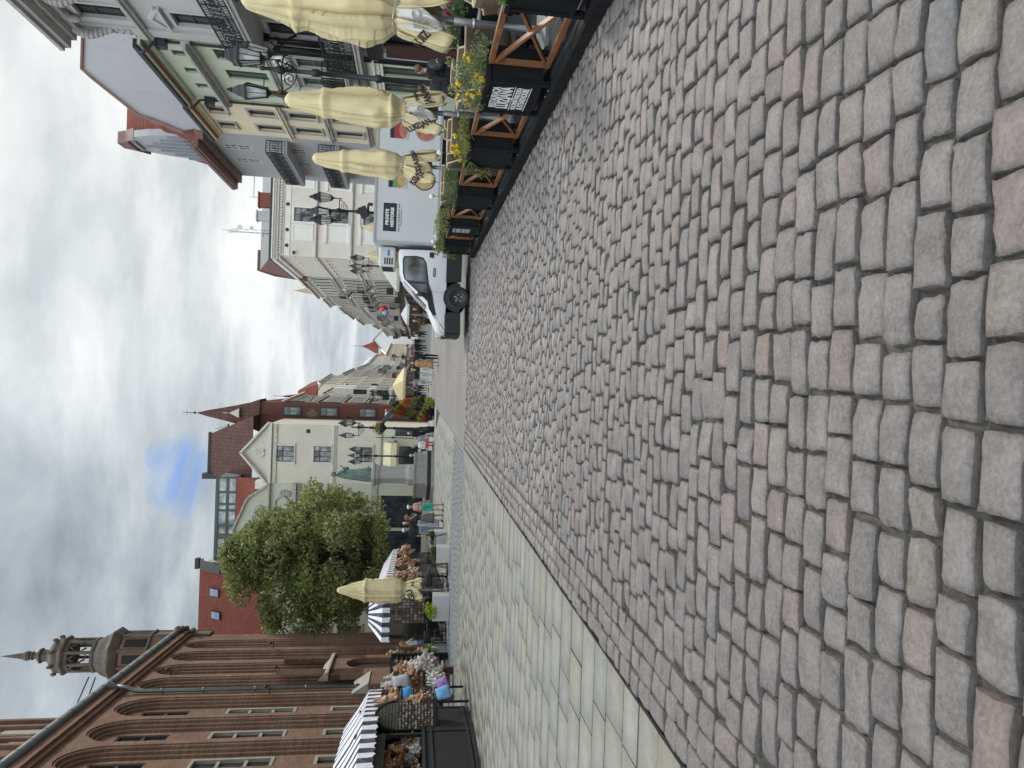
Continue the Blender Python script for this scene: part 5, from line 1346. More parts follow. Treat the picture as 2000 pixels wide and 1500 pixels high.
# ---------------------------------------------------------------- lamps, parasols, terrace
LGLASS = None
def lamps():
    global LGLASS
    m, nt, b = newmat('lantern_glass')
    b.inputs['Base Color'].default_value = (.62,.64,.64,1); b.inputs['Roughness'].default_value = .12; b.inputs['Transmission Weight'].default_value = .0; b.inputs['Alpha'].default_value = .38
    LGLASS = m
    bulb = M('milky_bulb', (.72,.71,.66), .3, .05)
    t = thing('street_lamp', 'tall black iron lamp with three lanterns behind the nearest folded parasols', 'street lamp', (7.35,18.2,0), 0, 'three-lantern iron street lamps')
    b = MB()
    b.lathe([(.20,0),(.20,.5),(.15,.6),(.15,.95),(.10,1.1),(.085,1.3),(.07,2.6),(.10,2.65),(.10,2.75),(.065,2.8),(.058,4.1),(.095,4.15),(.095,4.3),(.055,4.35),(.05,4.95),(.10,5.0),(.10,5.12),(.05,5.2),(.04,5.45),(.06,5.5),(.0,5.6)], n=12)
    b.build('pole', BLACK, t)
    ar = MB()
    ar.tube([(0,0,5.06),(.3,0,5.06),(.56,0,5.06)], .022, 6)
    ar.tube([(.04+.16*math.cos(a*.42)*(1-a/26)+.14, 0, 4.86+.15*math.sin(a*.42)*(1-a/26)) for a in range(24)], .014, 5)
    ar.tube([(.06,0,4.7),(.2,0,4.72),(.38,0,4.85),(.5,0,5.04)], .016, 5).tube([(.56,0,4.96),(.56,0,5.3)], .02, 6)
    am = ar.mesh('arm', BLACK)
    fr = MB()
    s0, s1, z0, z1 = .092, .165, .0, .48
    for a in range(4):
        an = PI/4+a*PI/2; c, s = math.cos(an)*1.414, math.sin(an)*1.414; an2 = an+PI/2; c2, s2 = math.cos(an2)*1.414, math.sin(an2)*1.414
        fr.bar((s0*c,s0*s,z0),(s1*c,s1*s,z1),.026).bar((s0*c,s0*s,z0),(s0*c2,s0*s2,z0),.026).bar((s1*c,s1*s,z1),(s1*c2,s1*s2,z1),.03)
        fr.bar(((s0*c+s0*c2)/2,(s0*s+s0*s2)/2,z0),((s1*c+s1*c2)/2,(s1*s+s1*s2)/2,z1),.014)
    fr.lathe([(.25,z1),(.26,z1+.03),(.18,z1+.13),(.16,z1+.21),(.10,z1+.32),(.06,z1+.36),(.08,z1+.40),(.03,z1+.44),(.05,z1+.47),(0,z1+.5)], n=4, sm=False, ph=PI/4)
    fr.lathe([(.02,-.22),(.04,-.1),(.11,-.03),(.185,0)], n=4, sm=False, ph=PI/4)
    frm = fr.mesh('lantern', BLACK)
    g = MB().lathe([(s0*1.38,z0+.01),(s1*1.38,z1-.01)], n=4, sm=False, ph=PI/4).mesh('glass', LGLASS)
    bl = MB().lathe([(.03,0.05),(.05,.12),(.07,.22),(.07,.32),(.04,.4),(0,.42)], n=10).mesh('bulb', bulb)
    for k, a in enumerate((30, 150, 270)):
        an = math.radians(a)
        o = bpy.data.objects.new('arm', am); COL.objects.link(o); o.parent = t; o.rotation_euler = (0,0,an)
        f = bpy.data.objects.new('lantern', frm); COL.objects.link(f); f.parent = t; f.location = (.56*math.cos(an),.56*math.sin(an),5.42); f.rotation_euler = (0,0,an)
        for nm, mm in (('glass',g),('bulb',bl)):
            q = bpy.data.objects.new(nm, mm); COL.objects.link(q); q.parent = f
    c = clone(t, 'black three-lantern lamp with a floodlight, rising behind the white van box', (7.1,32.3,0), -.35)
    MB().obox((.0,0,4.0),(.22,0,.1),(0,.13,0),(-.07,0,.16)).box(-.05,.35,-.03,.03,3.75,3.85).box(.3,.42,-.1,.1,3.6,3.8).build('floodlight', BLACK, c)
    clone(t, 'distant black three-lantern lamp beside the cream corner tenement', (7.7,52.5,0), -.3)
    c = clone(t, 'black three-lantern lamp with a flower basket, between statue and flower tower', (-3.75,48.8,0), .52)
    rng = np.random.default_rng(8)
    fb = MB().lathe([(.1,-.3),(.35,-.1),(.42,.1),(.3,.12)], (0,0,3.55), 12).build('flower_basket', M('basket', (.02,.022,.02), .8, .2), c)
    leaves('foliage', [(.25*math.cos(a),.25*math.sin(a),3.7,.28,.28,.25,110) for a in range(6)], .13, GREENS, rng, fb)
    leaves('flowers', [(.0,.0,4.0,.35,.3,.15,60)], .12, [(.42,.05,.03),(.5,.12,.04)], rng, fb, PETAL)
    MB().obox((.95,0,3.15),(.5,0,-.32),(0,.35,0),(.03,0,.05)).build('tilted_panel', M('dark_panel', (.10,.10,.10), .5, .1), c)
    clone(t, 'black three-lantern lamp hidden partly behind the statue, before the paper-backed window', (-6.6,57,0), .1)
    clone(t, 'far black lamp on the left of the street beyond the flower tower', (-2.6,82,0), .9)
lamps()

CANVAS = M('cream_canvas', (.57,.485,.285), .85, .05, 2., .18, 160., streak=.12, dirt=(.36,.32,.22))
LETTER = M('black_lettering', (.018,.018,.018), .7, .1)
GREYLET = M('grey_lettering', (.20,.20,.20), .7, .1)
WHITEP = M('white_print', (.56,.55,.52), .8, .04)
ALU = M('brushed_alu', (.52,.53,.55), .35, .06, 3., metal=.75)
def folded_parasol(name, label, loc, top, tie, low, wtop, wmid, seed, rz=0, group=None, lean=(0,0), skirt=.30, pr=.035, ztop_shoulder=.55, texts=()):
    """a big square parasol strapped shut: eight ribs' worth of folded canvas, pinched by a cord, flaps hanging below"""
    rr = random.Random(seed)
    t = thing(name, label, 'parasol', loc, rz, group)
    n = 160; rows = []; ph = [rr.uniform(0, 6.28) for _ in range(6)]
    H = top-tie
    K = [(top+.02,.03),(top-.02,.085),(top-.06,.105),(top-ztop_shoulder,.175*wtop/.2),(top-ztop_shoulder-.03,.205*wtop/.2),(top-ztop_shoulder-.16,.180*wtop/.2),(tie+H*.45,wmid*.84),(tie+.34,wmid*.93),(tie+.14,wmid*.84),(tie,wmid*.54),(tie-.06,wmid*.56),(tie-.14,wmid*.60)]
    zs = np.linspace(top+.02, tie-.14, 84)
    kz = [k[0] for k in K][::-1]; kr = [k[1] for k in K][::-1]
    # uneven pleats lapping over one another, each with its own drift, plus crumples
    m = 9; edges = sorted(rr.uniform(0, 2*PI) for _ in range(m)); edges = [.55*e+.45*2*PI*(i+.5)/m for i, e in enumerate(edges)]
    drift = [rr.uniform(-.35,.35) for _ in range(m)]; depth = [rr.uniform(.10,.36) for _ in range(m)]; sg = [rr.choice((1,1,-1)) for _ in range(m)]
    crm = [(rr.uniform(0,2*PI), top-rr.uniform(.1,.95)*H, rr.uniform(.10,.22), rr.uniform(-.8,.8), rr.uniform(.05,.13)) for _ in range(30)]
    n = 220
    for z in zs:
        r = np.interp(z, kz, kr); q = min(1, max(0, (top-z)/H))
        amp = .5+1.25*min(1, q*1.6); row = []
        ed = [e+drift[i]*q+.05*math.sin(7*z+i) for i, e in enumerate(edges)]
        for j in range(n+1):
            a = 2*PI*(j % n)/n; f = 0
            for i in range(m):
                w0 = (ed[(i+1)%m]-ed[i]) % (2*PI); t_ = ((a-ed[i]) % (2*PI))/max(w0,1e-3)
                if t_ < 1:
                    u_ = t_ if sg[i] > 0 else 1-t_
                    f += depth[i]*(u_**1.6*1.1-.5) + .09*math.sin(PI*t_)
            for ca_, cz_, cs_, sl_, ch_ in crm:
                da = (a-ca_+PI) % (2*PI)-PI; dz = z-cz_; u_ = da*.3*math.cos(sl_)+dz*math.sin(sl_); v_ = -da*.3*math.sin(sl_)+dz*math.cos(sl_)
                if abs(v_) < cs_*1.6 and abs(u_) < .12: f += ch_*(1-abs(u_)/.12)*math.exp(-(v_/cs_)**2)
            rad = r*(1+amp*f)
            row.append((rad*math.cos(a)+lean[0]*(top-z), rad*math.sin(a)+lean[1]*(top-z), z))
        rows.append(row)
    b = MB().grid(rows[::-1])
    b.build('canopy', CANVAS, t)
    # cord and pole
    b = MB(); P = []
    for j in range(25):
        a = 2*PI*j/24; P.append(((wmid*.72)*math.cos(a), (wmid*.72)*math.sin(a), tie+.03*math.sin(a*2)))
    b.tube(P, .010, 5); b.build('cord', ALU, t)
    b = MB().lathe([(pr,.12),(pr,tie+.4)], n=14).lathe([(pr*1.25,.98),(pr*1.25,1.02)], n=14).lathe([(pr*1.1,1.25),(pr*1.1,tie)], n=14); b.box(-.35,.35,-.35,.35,.12,.17)
    b.build('pole', ALU, t)
    b = MB()
    for a in (.5, 2.6):
        x, y = .09*math.cos(a), .09*math.sin(a); b.box(x-.012,x+.012,y-.012,y+.012,tie-.55,tie+.1)
    b.box(-.10,.10,-.03,.03,tie-.60,tie-.54); b.build('slider', ALU, t)
    # flaps hanging below the cord, each with folded cloth
    for k, (a, w, ln, out) in enumerate(skirt):
        rows = []; ca, sa = math.cos(a), math.sin(a)
        for i in range(9):
            q = i/8; row = []
            for j in range(13):
                s = (j/12-.5)*2
                rad = wmid*.58+out*q**.8 + .035*math.sin(s*5+k*1.3)*(.4+q) + .02*math.sin(s*11+q*5)
                ww = (w*.5+w*.5*q)*s*(1-.55*q**3)
                zz = tie-.02-ln*q - .10*abs(s)*q*(1 if k % 2 else -.5) + .12*s*q*math.sin(k*2.1+1)
                row.append((rad*ca-ww*sa, rad*sa+ww*ca, zz))
            rows.append(row)
        fm = WHITEP if (k in texts and texts[k][0] == 'w') else CANVAS
        fl = MB().grid(rows).build('flap', fm, t, solid=.006)
        if k in texts:
            for (_, body, size, qz, tilt, mt, ds) in ([texts[k]] if not isinstance(texts[k][0], tuple) else texts[k]):
                rad = wmid*.58+out*qz**.8+.065
                wrap_text(body, size, mt, fl, (rad*ca-ds*sa, rad*sa+ds*ca, tie-.02-ln*qz), a, tilt, math.atan2(out, ln))
    return t
def wrap_text(body, size, mt, parent, loc, a, tilt, slope):
    o = text('lettering', body, size, mt, parent, loc, (0,0,0), .003, 'CENTER', size*.03)
    m = Matrix.Rotation(a+PI/2, 4, 'Z') @ Matrix.Rotation(PI/2 - slope, 4, 'X') @ Matrix.Rotation(tilt, 4, 'Z')
    o.rotation_euler = m.to_euler()
    return o
def parasols():
    G = 'folded cream parasols on the restaurant terrace'
    V_ = lambda d: math.radians(d)
    sk = [(V_(-120),.20,.50,.10),(V_(-60),.24,.55,.15),(V_(-165),.28,.66,.14),(V_(0),.3,.5,.16),(V_(70),.34,.6,.15),(V_(140),.34,.55,.14)]
    folded_parasol('parasol', 'nearest folded cream parasol, cut by the frame edge above dark planters', (4.32,8.75,0), 3.72, 1.95, 1.3, .225, .285, 3, 0, G, (0,0), sk, .042,
        texts={0:('w','ĘC',.15,.5,.25,GREYLET,0), 1:('c','A N',.16,.35,.2,LETTER,.0), 2:('c','LUIZ',.15,.45,-.5,LETTER,.0)})
    sk2 = [(V_(-112),.20,.5,.10),(V_(-55),.28,.62,.12),(V_(-160),.28,.62,.20),(V_(10),.3,.5,.16),(V_(70),.34,.6,.15),(V_(140),.34,.55,.14)]
    folded_parasol('parasol', 'middle folded cream parasol with ANA on its flap, behind the restaurant sign', (4.28,11.75,0), 3.74, 1.93, 1.3, .20, .26, 5, 0, G, (0,0), sk2, .036,
        texts={0:('w','KSI',.15,.55,-.5,GREYLET,0), 1:(('c','JANA',.17,.62,.25,LETTER,-.02),('c','RACJA',.075,.35,.25,LETTER,0)), 2:('c','LUIZJAN',.15,.45,-.75,LETTER,.05)})
    sk3 = [(V_(-100),.22,.55,.10),(V_(-50),.26,.66,.12),(V_(-150),.28,.62,.22),(V_(10),.3,.5,.16),(V_(70),.34,.6,.15),(V_(140),.34,.55,.14)]
    folded_parasol('parasol', 'third folded cream parasol standing in front of the white van box', (4.3,14.9,0), 3.74, 1.95, 1.3, .20, .26, 8, 0, G, (0,0), sk3, .036,
        texts={0:('c','IZJAN',.15,.5,.3,LETTER,0), 2:('c','KSIĄŻ',.19,.45,-.45,LETTER,0), 1:('c','ZJAN',.13,.3,.2,LETTER,0)})
    for lab, loc, s in (('folded cream parasol showing over the van box, left of the iron lamp', (7.6,38,0), 21), ('folded cream parasol showing over the van refrigerator unit', (6.6,41,0), 22)):
        folded_parasol('parasol', lab, loc, 4.35, 2.5, 1.3, .34, .46, s, 0, 'folded cream parasols beyond the van', (0,0), sk, .04)
    skl = [(V_(-95),.34,.62,.16),(V_(-40),.30,.55,.14),(V_(-150),.30,.66,.14),(V_(20),.3,.5,.16),(V_(90),.34,.6,.15),(V_(150),.34,.55,.14)]
    folded_parasol('parasol', 'folded cream parasol lettered GU over the pale planter boxes by the stalls', (-8.05,26.6,0), 4.05, 1.62, .9, .36, .40, 9, 0, 'folded cream parasols by the stalls', (0,0), skl, .04, ztop_shoulder=.95,
        texts={0:('c','GU',.30,.35,.45,LETTER,-.05), 2:('c','CCI',.2,.6,-.3,LETTER,0), 1:('c','N',.2,.5,0,LETTER,0)})
    # open parasols far down the street
    def openp(label, loc, r, z0, z1, m, sg):
        t = thing('parasol', label, 'parasol', loc, .3, 'open parasols down the street')
        b = MB().lathe([(r*1.02,z0-.22),(r*1.03,z0),(r*.5,(z0+z1)/2+.06),(.02,z1)], n=sg, sm=False); b.build('canopy', m, t)
        MB().lathe([(.035,0),(.035,z1)], n=8).lathe([(.3,0),(.3,.08),(.0,.1)], n=10).build('pole', ALU, t)
        bpy.data.objects
        r_ = MB()
        for a in range(sg): r_.bar((.05*math.cos(2*PI*a/sg),.05*math.sin(2*PI*a/sg),z1-.1),(r*.98*math.cos(2*PI*a/sg),r*.98*math.sin(2*PI*a/sg),z0+.0),.02)
        r_.build('ribs', ALU, t)
    openp('open cream parasol above the crowd, right of the flower tower', (-1.3,70,0), 1.95, 2.45, 3.5, CANVAS, 4)
    openp('open white parasol behind the white van bonnet', (6.15,75,0), 1.15, 2.38, 3.0, M('grey_canvas', (.60,.59,.58), .85, .05), 8)
    openp('open grey-beige parasol over the van roof, beside the cream block', (8.6,62,0), 1.7, 3.2, 4.4, M('beige_canvas', (.48,.46,.42), .85, .05), 4)
parasols()
# ---------------------------------------------------------------- restaurant terrace
def terrace():
    rng = np.random.default_rng(12)
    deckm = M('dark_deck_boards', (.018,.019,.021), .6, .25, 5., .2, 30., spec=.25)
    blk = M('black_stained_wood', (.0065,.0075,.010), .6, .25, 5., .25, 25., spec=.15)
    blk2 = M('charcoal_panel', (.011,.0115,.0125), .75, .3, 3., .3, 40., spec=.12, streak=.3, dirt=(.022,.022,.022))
    wood = M('oiled_pine', (.17,.073,.032), .5, .28, 6., .15, 30.)
    t = thing('terrace_platform', 'low black boarded platform carrying the restaurant terrace along the cobbles', 'platform', (3.29,1.5,0))
    b = MB()
    for k in range(34): b.box(.19+.125*k,.31+.125*k,0,18.4,.09,.12+.002*(k%3))
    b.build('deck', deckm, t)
    b = MB()
    for k in range(8): b.box(0,.035,k*2.3+.004,k*2.3+2.296,.004,.125).box(.04,.185,k*2.3+.003,k*2.3+2.297,.09,.128)
    b.box(.04,4.4,18.4,18.44,0,.12); b.build('edging', blk2, t, bevel=.004)
    b = MB()
    for k in range(8):
        for y in (.08, 2.2): b.lathe([(.012,0),(.012,.006),(0,.007)], (.11,k*2.3+y,.128), 8)
    b.build('screws', ALU, t)
    # planter boxes
    P = [(5.45,6.57),(8.13,9.12),(10.58,11.55),(13.42,14.46),(16.2,17.35),(18.72,19.94)]
    labs = ['black planter box cut by the frame edge, nearest on the terrace','black planter box carrying the white-lettered restaurant sign','black planter box with a vine trailing over its far corner','fourth black planter box, dark bush on top','black planter box with four pale menu sheets','last black planter box, right beside the van']
    planters = []
    for i, (a, c) in enumerate(P):
        L_ = c-a; t = thing('planter_box', labs[i], 'planter', (3.38,a,.128), 0, 'black planter boxes along the terrace edge')
        b = MB()
        for x0 in (0, .36):
            for y0 in (0, L_-.06): b.box(x0,x0+.06,y0,y0+.06,0,.70)
        b.build('leg', blk, t) if False else None
        for x0 in (0, .36):
            for y0 in (0, L_-.06): MB().box(x0,x0+.06,y0,y0+.06,0,.70).build('leg', blk, t, bevel=.004)
        b = MB().box(.012,.024,.06,L_-.06,.13,.70).box(.396,.408,.06,L_-.06,.10,.70).box(.06,.36,.008,.02,.10,.70).box(.06,.36,L_-.02,L_-.008,.10,.70).box(.024,.396,.02,L_-.02,.10,.12)
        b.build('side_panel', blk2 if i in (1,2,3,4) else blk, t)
        b = MB().box(-.015,.05,-.015,L_+.015,.70,.755).box(.37,.435,-.015,L_+.015,.70,.755).box(.05,.37,-.015,.05,.70,.755).box(.05,.37,L_-.05,L_+.015,.70,.755)
        MB().box(-.004,.012,.06,L_-.06,.10,.155).build('lower_rail', blk, t); b.build('rim', blk, t, bevel=.004)
        MB().box(.05,.37,.05,L_-.05,.62,.70).build('soil', SOIL, t)
        planters.append(t)
    # lettering on the sign panel
    s = planters[1]; ry = math.radians(90)
    wl = M('sign_white', (.62,.62,.62), .6, .05)
    # text reads with its up along z and its right towards -y (seen from the road)
    def sign(par, body, size, y, z, sx=1, bold=.0): return text('lettering', body, size, wl, par, (.010,y,z), (PI/2,0,-PI/2), .002, 'CENTER', bold, sx)
    cy = .49
    sign(s, 'RESTAURACJA', .125, cy, .598, .78, .003); sign(s, 'LUIZJANA', .20, cy, .475, .74, .005)
    MB().box(.006,.0105,cy-.36,cy+.36,.385,.393).box(.006,.0105,cy-.36,cy+.36,.198,.206).build('rule', wl, s)
    sign(s, 'KUCHNIA KREOLSKA', .085, cy, .335, .82, .002); sign(s, '& STEAKHOUSE', .105, cy, .255, .88, .003)
    s = planters[4]; pm = M('menu_paper', (.30,.30,.31), .6, .15, 30.)
    for k, (z0, z1) in enumerate(((.60,.66),(.47,.58),(.37,.45),(.26,.36))):
        MB().box(.0065,.0105,.3,.72,z0,z1).build('menu_sheet', pm, s)
    # pine trellises between the planters
    gl = ['nearest crossed pine trellis panel, wicker chair behind it','crossed pine trellis panel between the sign planter and the vine planter','crossed pine trellis panel under the trailing vine','crossed pine trellis panel left of the fourth planter','crossed pine trellis panel nearest the van']
    for i in range(5):
        y0, y1 = P[i][1]+.02, P[i+1][0]-.02; L_ = y1-y0
        t = thing('trellis', gl[i], 'trellis', (3.60,y0,.128), 0, 'pine trellis panels between the planters')
        MB().box(-.035,.035,0,L_,.675,.735).build('rail', wood, t, bevel=.003); MB().box(-.03,.03,0,L_,.03,.085).build('rail', wood, t, bevel=.003)
        for y in (0, L_-.05): MB().box(-.032,.028,y,y+.05,.086,.674).build('post', wood, t, bevel=.003)
        MB().bar((-.02,.07,.10),(-.02,L_-.07,.66),.035,.055,0,(1,0,0)).build('brace', wood, t, bevel=.003)
        MB().bar((.02,L_-.07,.10),(.02,.07,.66),.035,.055,0,(1,0,0)).build('brace', wood, t, bevel=.003)
    # planting
    YG = [(.20,.215,.06),(.26,.265,.085),(.15,.17,.05),(.33,.31,.11)]; GG = [(.19,.23,.14),(.25,.28,.18),(.14,.18,.10)]; DG = [(.085,.13,.05),(.11,.16,.06),(.15,.19,.08)]
    YF = [(.62,.42,.02),(.55,.36,.02)]; WF = [(.62,.62,.55),(.5,.52,.45)]
    def plant(label, loc, cl, cols, fl=None, fcols=None, stems=12, size=.045, fs=.045, group=None):
        t = thing('flowering_plant', label, 'plant', loc, 0, group)
        b = MB()
        for c in cl[:stems]: b.tube([(c[0]*.3,c[1]*.6,-.02),(c[0]*.7,c[1]*.9,c[2]*.5),(c[0],c[1],c[2])], [.008,.006,.003], 5)
        b.build('stems', M('stem', (.07,.09,.03), .7, .2) if 'stem' not in bpy.data.materials else bpy.data.materials['stem'], t)
        leaves('foliage', cl, size, cols, rng, t, droop=-.1, aspect=.42)
        if fl: tag(leaves('flowers', fl, fs, fcols, rng, t, PETAL, aspect=.9), kind='stuff')
        return t
    def cl(n, ys, zr, xs=(.0,.4), r=(.10,.18), d=90):
        return [(rng.uniform(*xs), rng.uniform(*ys), rng.uniform(*zr), *(lambda q: (q,q,q*.8))(rng.uniform(*r)), d) for _ in range(n)]
    c2 = cl(24, (-.15,.75), (.05,.27), (.0,.5), (.08,.13), 90) + cl(10, (.3,.9), (.10,.38), (.05,.45), (.07,.11), 60) + cl(7, (.35,.75), (.30,.50), (.1,.45), (.05,.08), 40)
    plant('bushy yellow-flowered plant spilling over the restaurant sign planter', (3.38,8.13,.83), c2, YG+GG, [(rng.uniform(-.14,.3),rng.uniform(.0,.6),rng.uniform(.04,.36),.03,.03,.03,7) for _ in range(12)], YF)
    c3 = cl(20, (-.05,.98), (.02,.20), (.0,.45), (.07,.11), 80)
    plant('low plant with yellow blooms on the third planter', (3.38,10.58,.83), c3, YG[:3], [(rng.uniform(-.08,.25),rng.uniform(.05,.6),rng.uniform(.10,.3),.028,.028,.028,6) for _ in range(14)], YF)
    cv = [(-.02+.03*math.sin(k),.97+.05*math.sin(k*1.7),.05-.055*k,.085,.10,.07,70) for k in range(9)]
    plant('yellow-green vine trailing down the far corner of the third planter', (3.36,10.62,.83), cv, [(.20,.17,.05),(.14,.13,.04),(.10,.115,.04)])
    plant('short bright grass on the nearest planter at the frame edge', (3.38,5.45,.83), cl(16,(.1,1.1),(.02,.10),(.05,.38),(.07,.10),130), [(.09,.16,.03),(.12,.2,.04)], size=.045)
    plant('dark leafy bush on the fourth planter', (3.38,13.42,.83), cl(18,(-.05,1.0),(.02,.26),(.05,.5),(.09,.13),80), DG)
    plant('thin yellowish plant on the menu planter', (3.38,16.2,.83), cl(22,(.0,1.15),(.02,.34),(.0,.45),(.07,.12),60), YG)
    c6 = cl(22,(-.05,1.35),(-.02,.28),(-.05,.45),(.10,.14),90) + [(-.03,1.22+.04*k,-.02-.06*k,.10,.12,.08,70) for k in range(5)]
    plant('bushy plant with white ball blooms on the last planter by the van', (3.38,18.72,.83), c6, DG+YG, None, None)
    for k, (x, y, z) in enumerate(((3.5,18.9,1.18),(3.5,19.55,1.1),(3.42,19.9,1.03),(3.55,18.3,1.13),(3.7,14.9,1.33),(4.0,12.9,1.25))):
        h = thing('globe_bloom', ['white ball bloom on the last planter, over the van sill','white ball bloom on the last planter, by the door handle','white ball bloom lowest on the last planter','white ball bloom between the last two planters','white ball bloom above the fourth planter','white bloom behind the third parasol'][k], 'flower', (x,y,z))
        MB().ball((0,0,0),(.055,.055,.055),10,7).build('bloom', M('white_bloom',(.62,.64,.56),.8,.15,60.,.5,80.) if 'white_bloom' not in bpy.data.materials else bpy.data.materials['white_bloom'], h)
        MB().tube([(0,0,-.05),(.02,0,-.3)],.006,5).build('stem', bpy.data.materials['stem'], h)
    # wicker chairs and tables
    wick = brickmat('wicker', (.20,.155,.105), (.13,.10,.065), (.05,.038,.025), .05, .018, .004, .5, .7, .8, 'xz', .2)
    rimm = M('cane_rim', (.42,.33,.22), .5, .12, 20.)
    ch = thing('wicker_chair', 'x', 'chair', (0,0,0), 0, 'wicker tub chairs on the terrace')
    rows = []
    for i in range(7):
        q = i/6; z = .36+.58*q; rows.append([((.29+.05*q)*math.cos(a), (.29+.05*q)*math.sin(a), .36+(z-.36)*(1 if abs(a-PI/2) < 1.4 else max(.45, 1-(abs(a-PI/2)-1.4)*1.2))) for a in np.linspace(PI/2-2.15, PI/2+2.15, 30)])
    MB().grid(rows[::-1]).build('backrest', wick, ch, solid=.03)
    MB().tube(rows[-1], .017, 7).build('rim', rimm, ch)
    MB().lathe([(.0,.36),(.29,.36),(.30,.40),(.28,.43),(0,.435)], n=22).build('seat', wick, ch)
    MB().lathe([(.27,.22),(.29,.36)], n=22).build('skirt', wick, ch)
    for a in (.6, 2.5, 3.8, 5.6): MB().tube([(.24*math.cos(a),.24*math.sin(a),.36),(.26*math.cos(a),.26*math.sin(a),0)],.017,7).build('leg', blk, ch)
    tb = thing('terrace_table', 'x', 'table', (0,0,0), 0, 'grey topped tables on the terrace')
    MB().box(-.36,.36,-.40,.40,.71,.74).build('tabletop', M('slate_top', (.16,.16,.165), .5, .1, 4.), tb, bevel=.006)
    MB().lathe([(.045,.05),(.045,.70)], n=10).build('pedestal', blk, tb); MB().box(-.28,.28,-.05,.05,.0,.05).box(-.05,.05,-.28,.28,0,.05).build('foot', blk, tb)
    pos = ['nearest to the camera, by the first parasol','behind the restaurant sign planter','behind the third planter','behind the menu planter']
    first = True
    for k, y in enumerate((7.15, 10.2, 13.35, 16.5)):
        d = tb if k == 0 else copy_tree(tb); d['label'] = 'grey topped terrace table ' + pos[k]; d.location = (4.75,y,.125)
        for j, (dx, dy, rz, w) in enumerate(((-.42,-.62,2.6,'on the near street side of'),(.0,.86,0,'on the far side of'),(.75,0,-1.57,'on the house side of'),(-.35,.62,.6,'on the far street side of'))):
            c = ch if first else copy_tree(ch); first = False
            c['label'] = 'wicker tub chair %s the %s' % (w, ['first parasol table','table behind the sign planter','table behind the third planter','table behind the menu planter'][k]); c.location = (4.75+dx,y+dy,.125); c.rotation_euler = (0,0,rz)
    # low planters with flowers along the house side of the terrace
    for k, (y, c, f, lab) in enumerate(((7.6,DG,WF,'white'),(10.6,YG,YF,'yellow'),(12.6,DG,[(.30,.02,.10),(.22,.015,.08)],'magenta'))):
        t = thing('planter_box', 'long black planter on the house side of the terrace, %s flowers' % lab, 'planter', (6.55,y,.125), 0, 'black planter boxes on the house side of the terrace')
        MB().box(0,.4,0,1.6,.05,.75).build('side_panel', blk, t); MB().box(-.02,.42,-.02,1.62,.75,.79).build('rim', blk, t)
        plant('%s flowering bush in the house-side planter of the terrace' % lab, (6.55,y,.9), cl(22,(0,1.6),(.0,.28),(-.05,.45),(.10,.16),90), c, cl(8,(0,1.6),(.15,.38),(-.05,.45),(.07,.10),22), f, fs=.06, size=.07)
    # sparrow-sized details: candle lanterns on tables are not visible in the picture, so none are built
terrace()
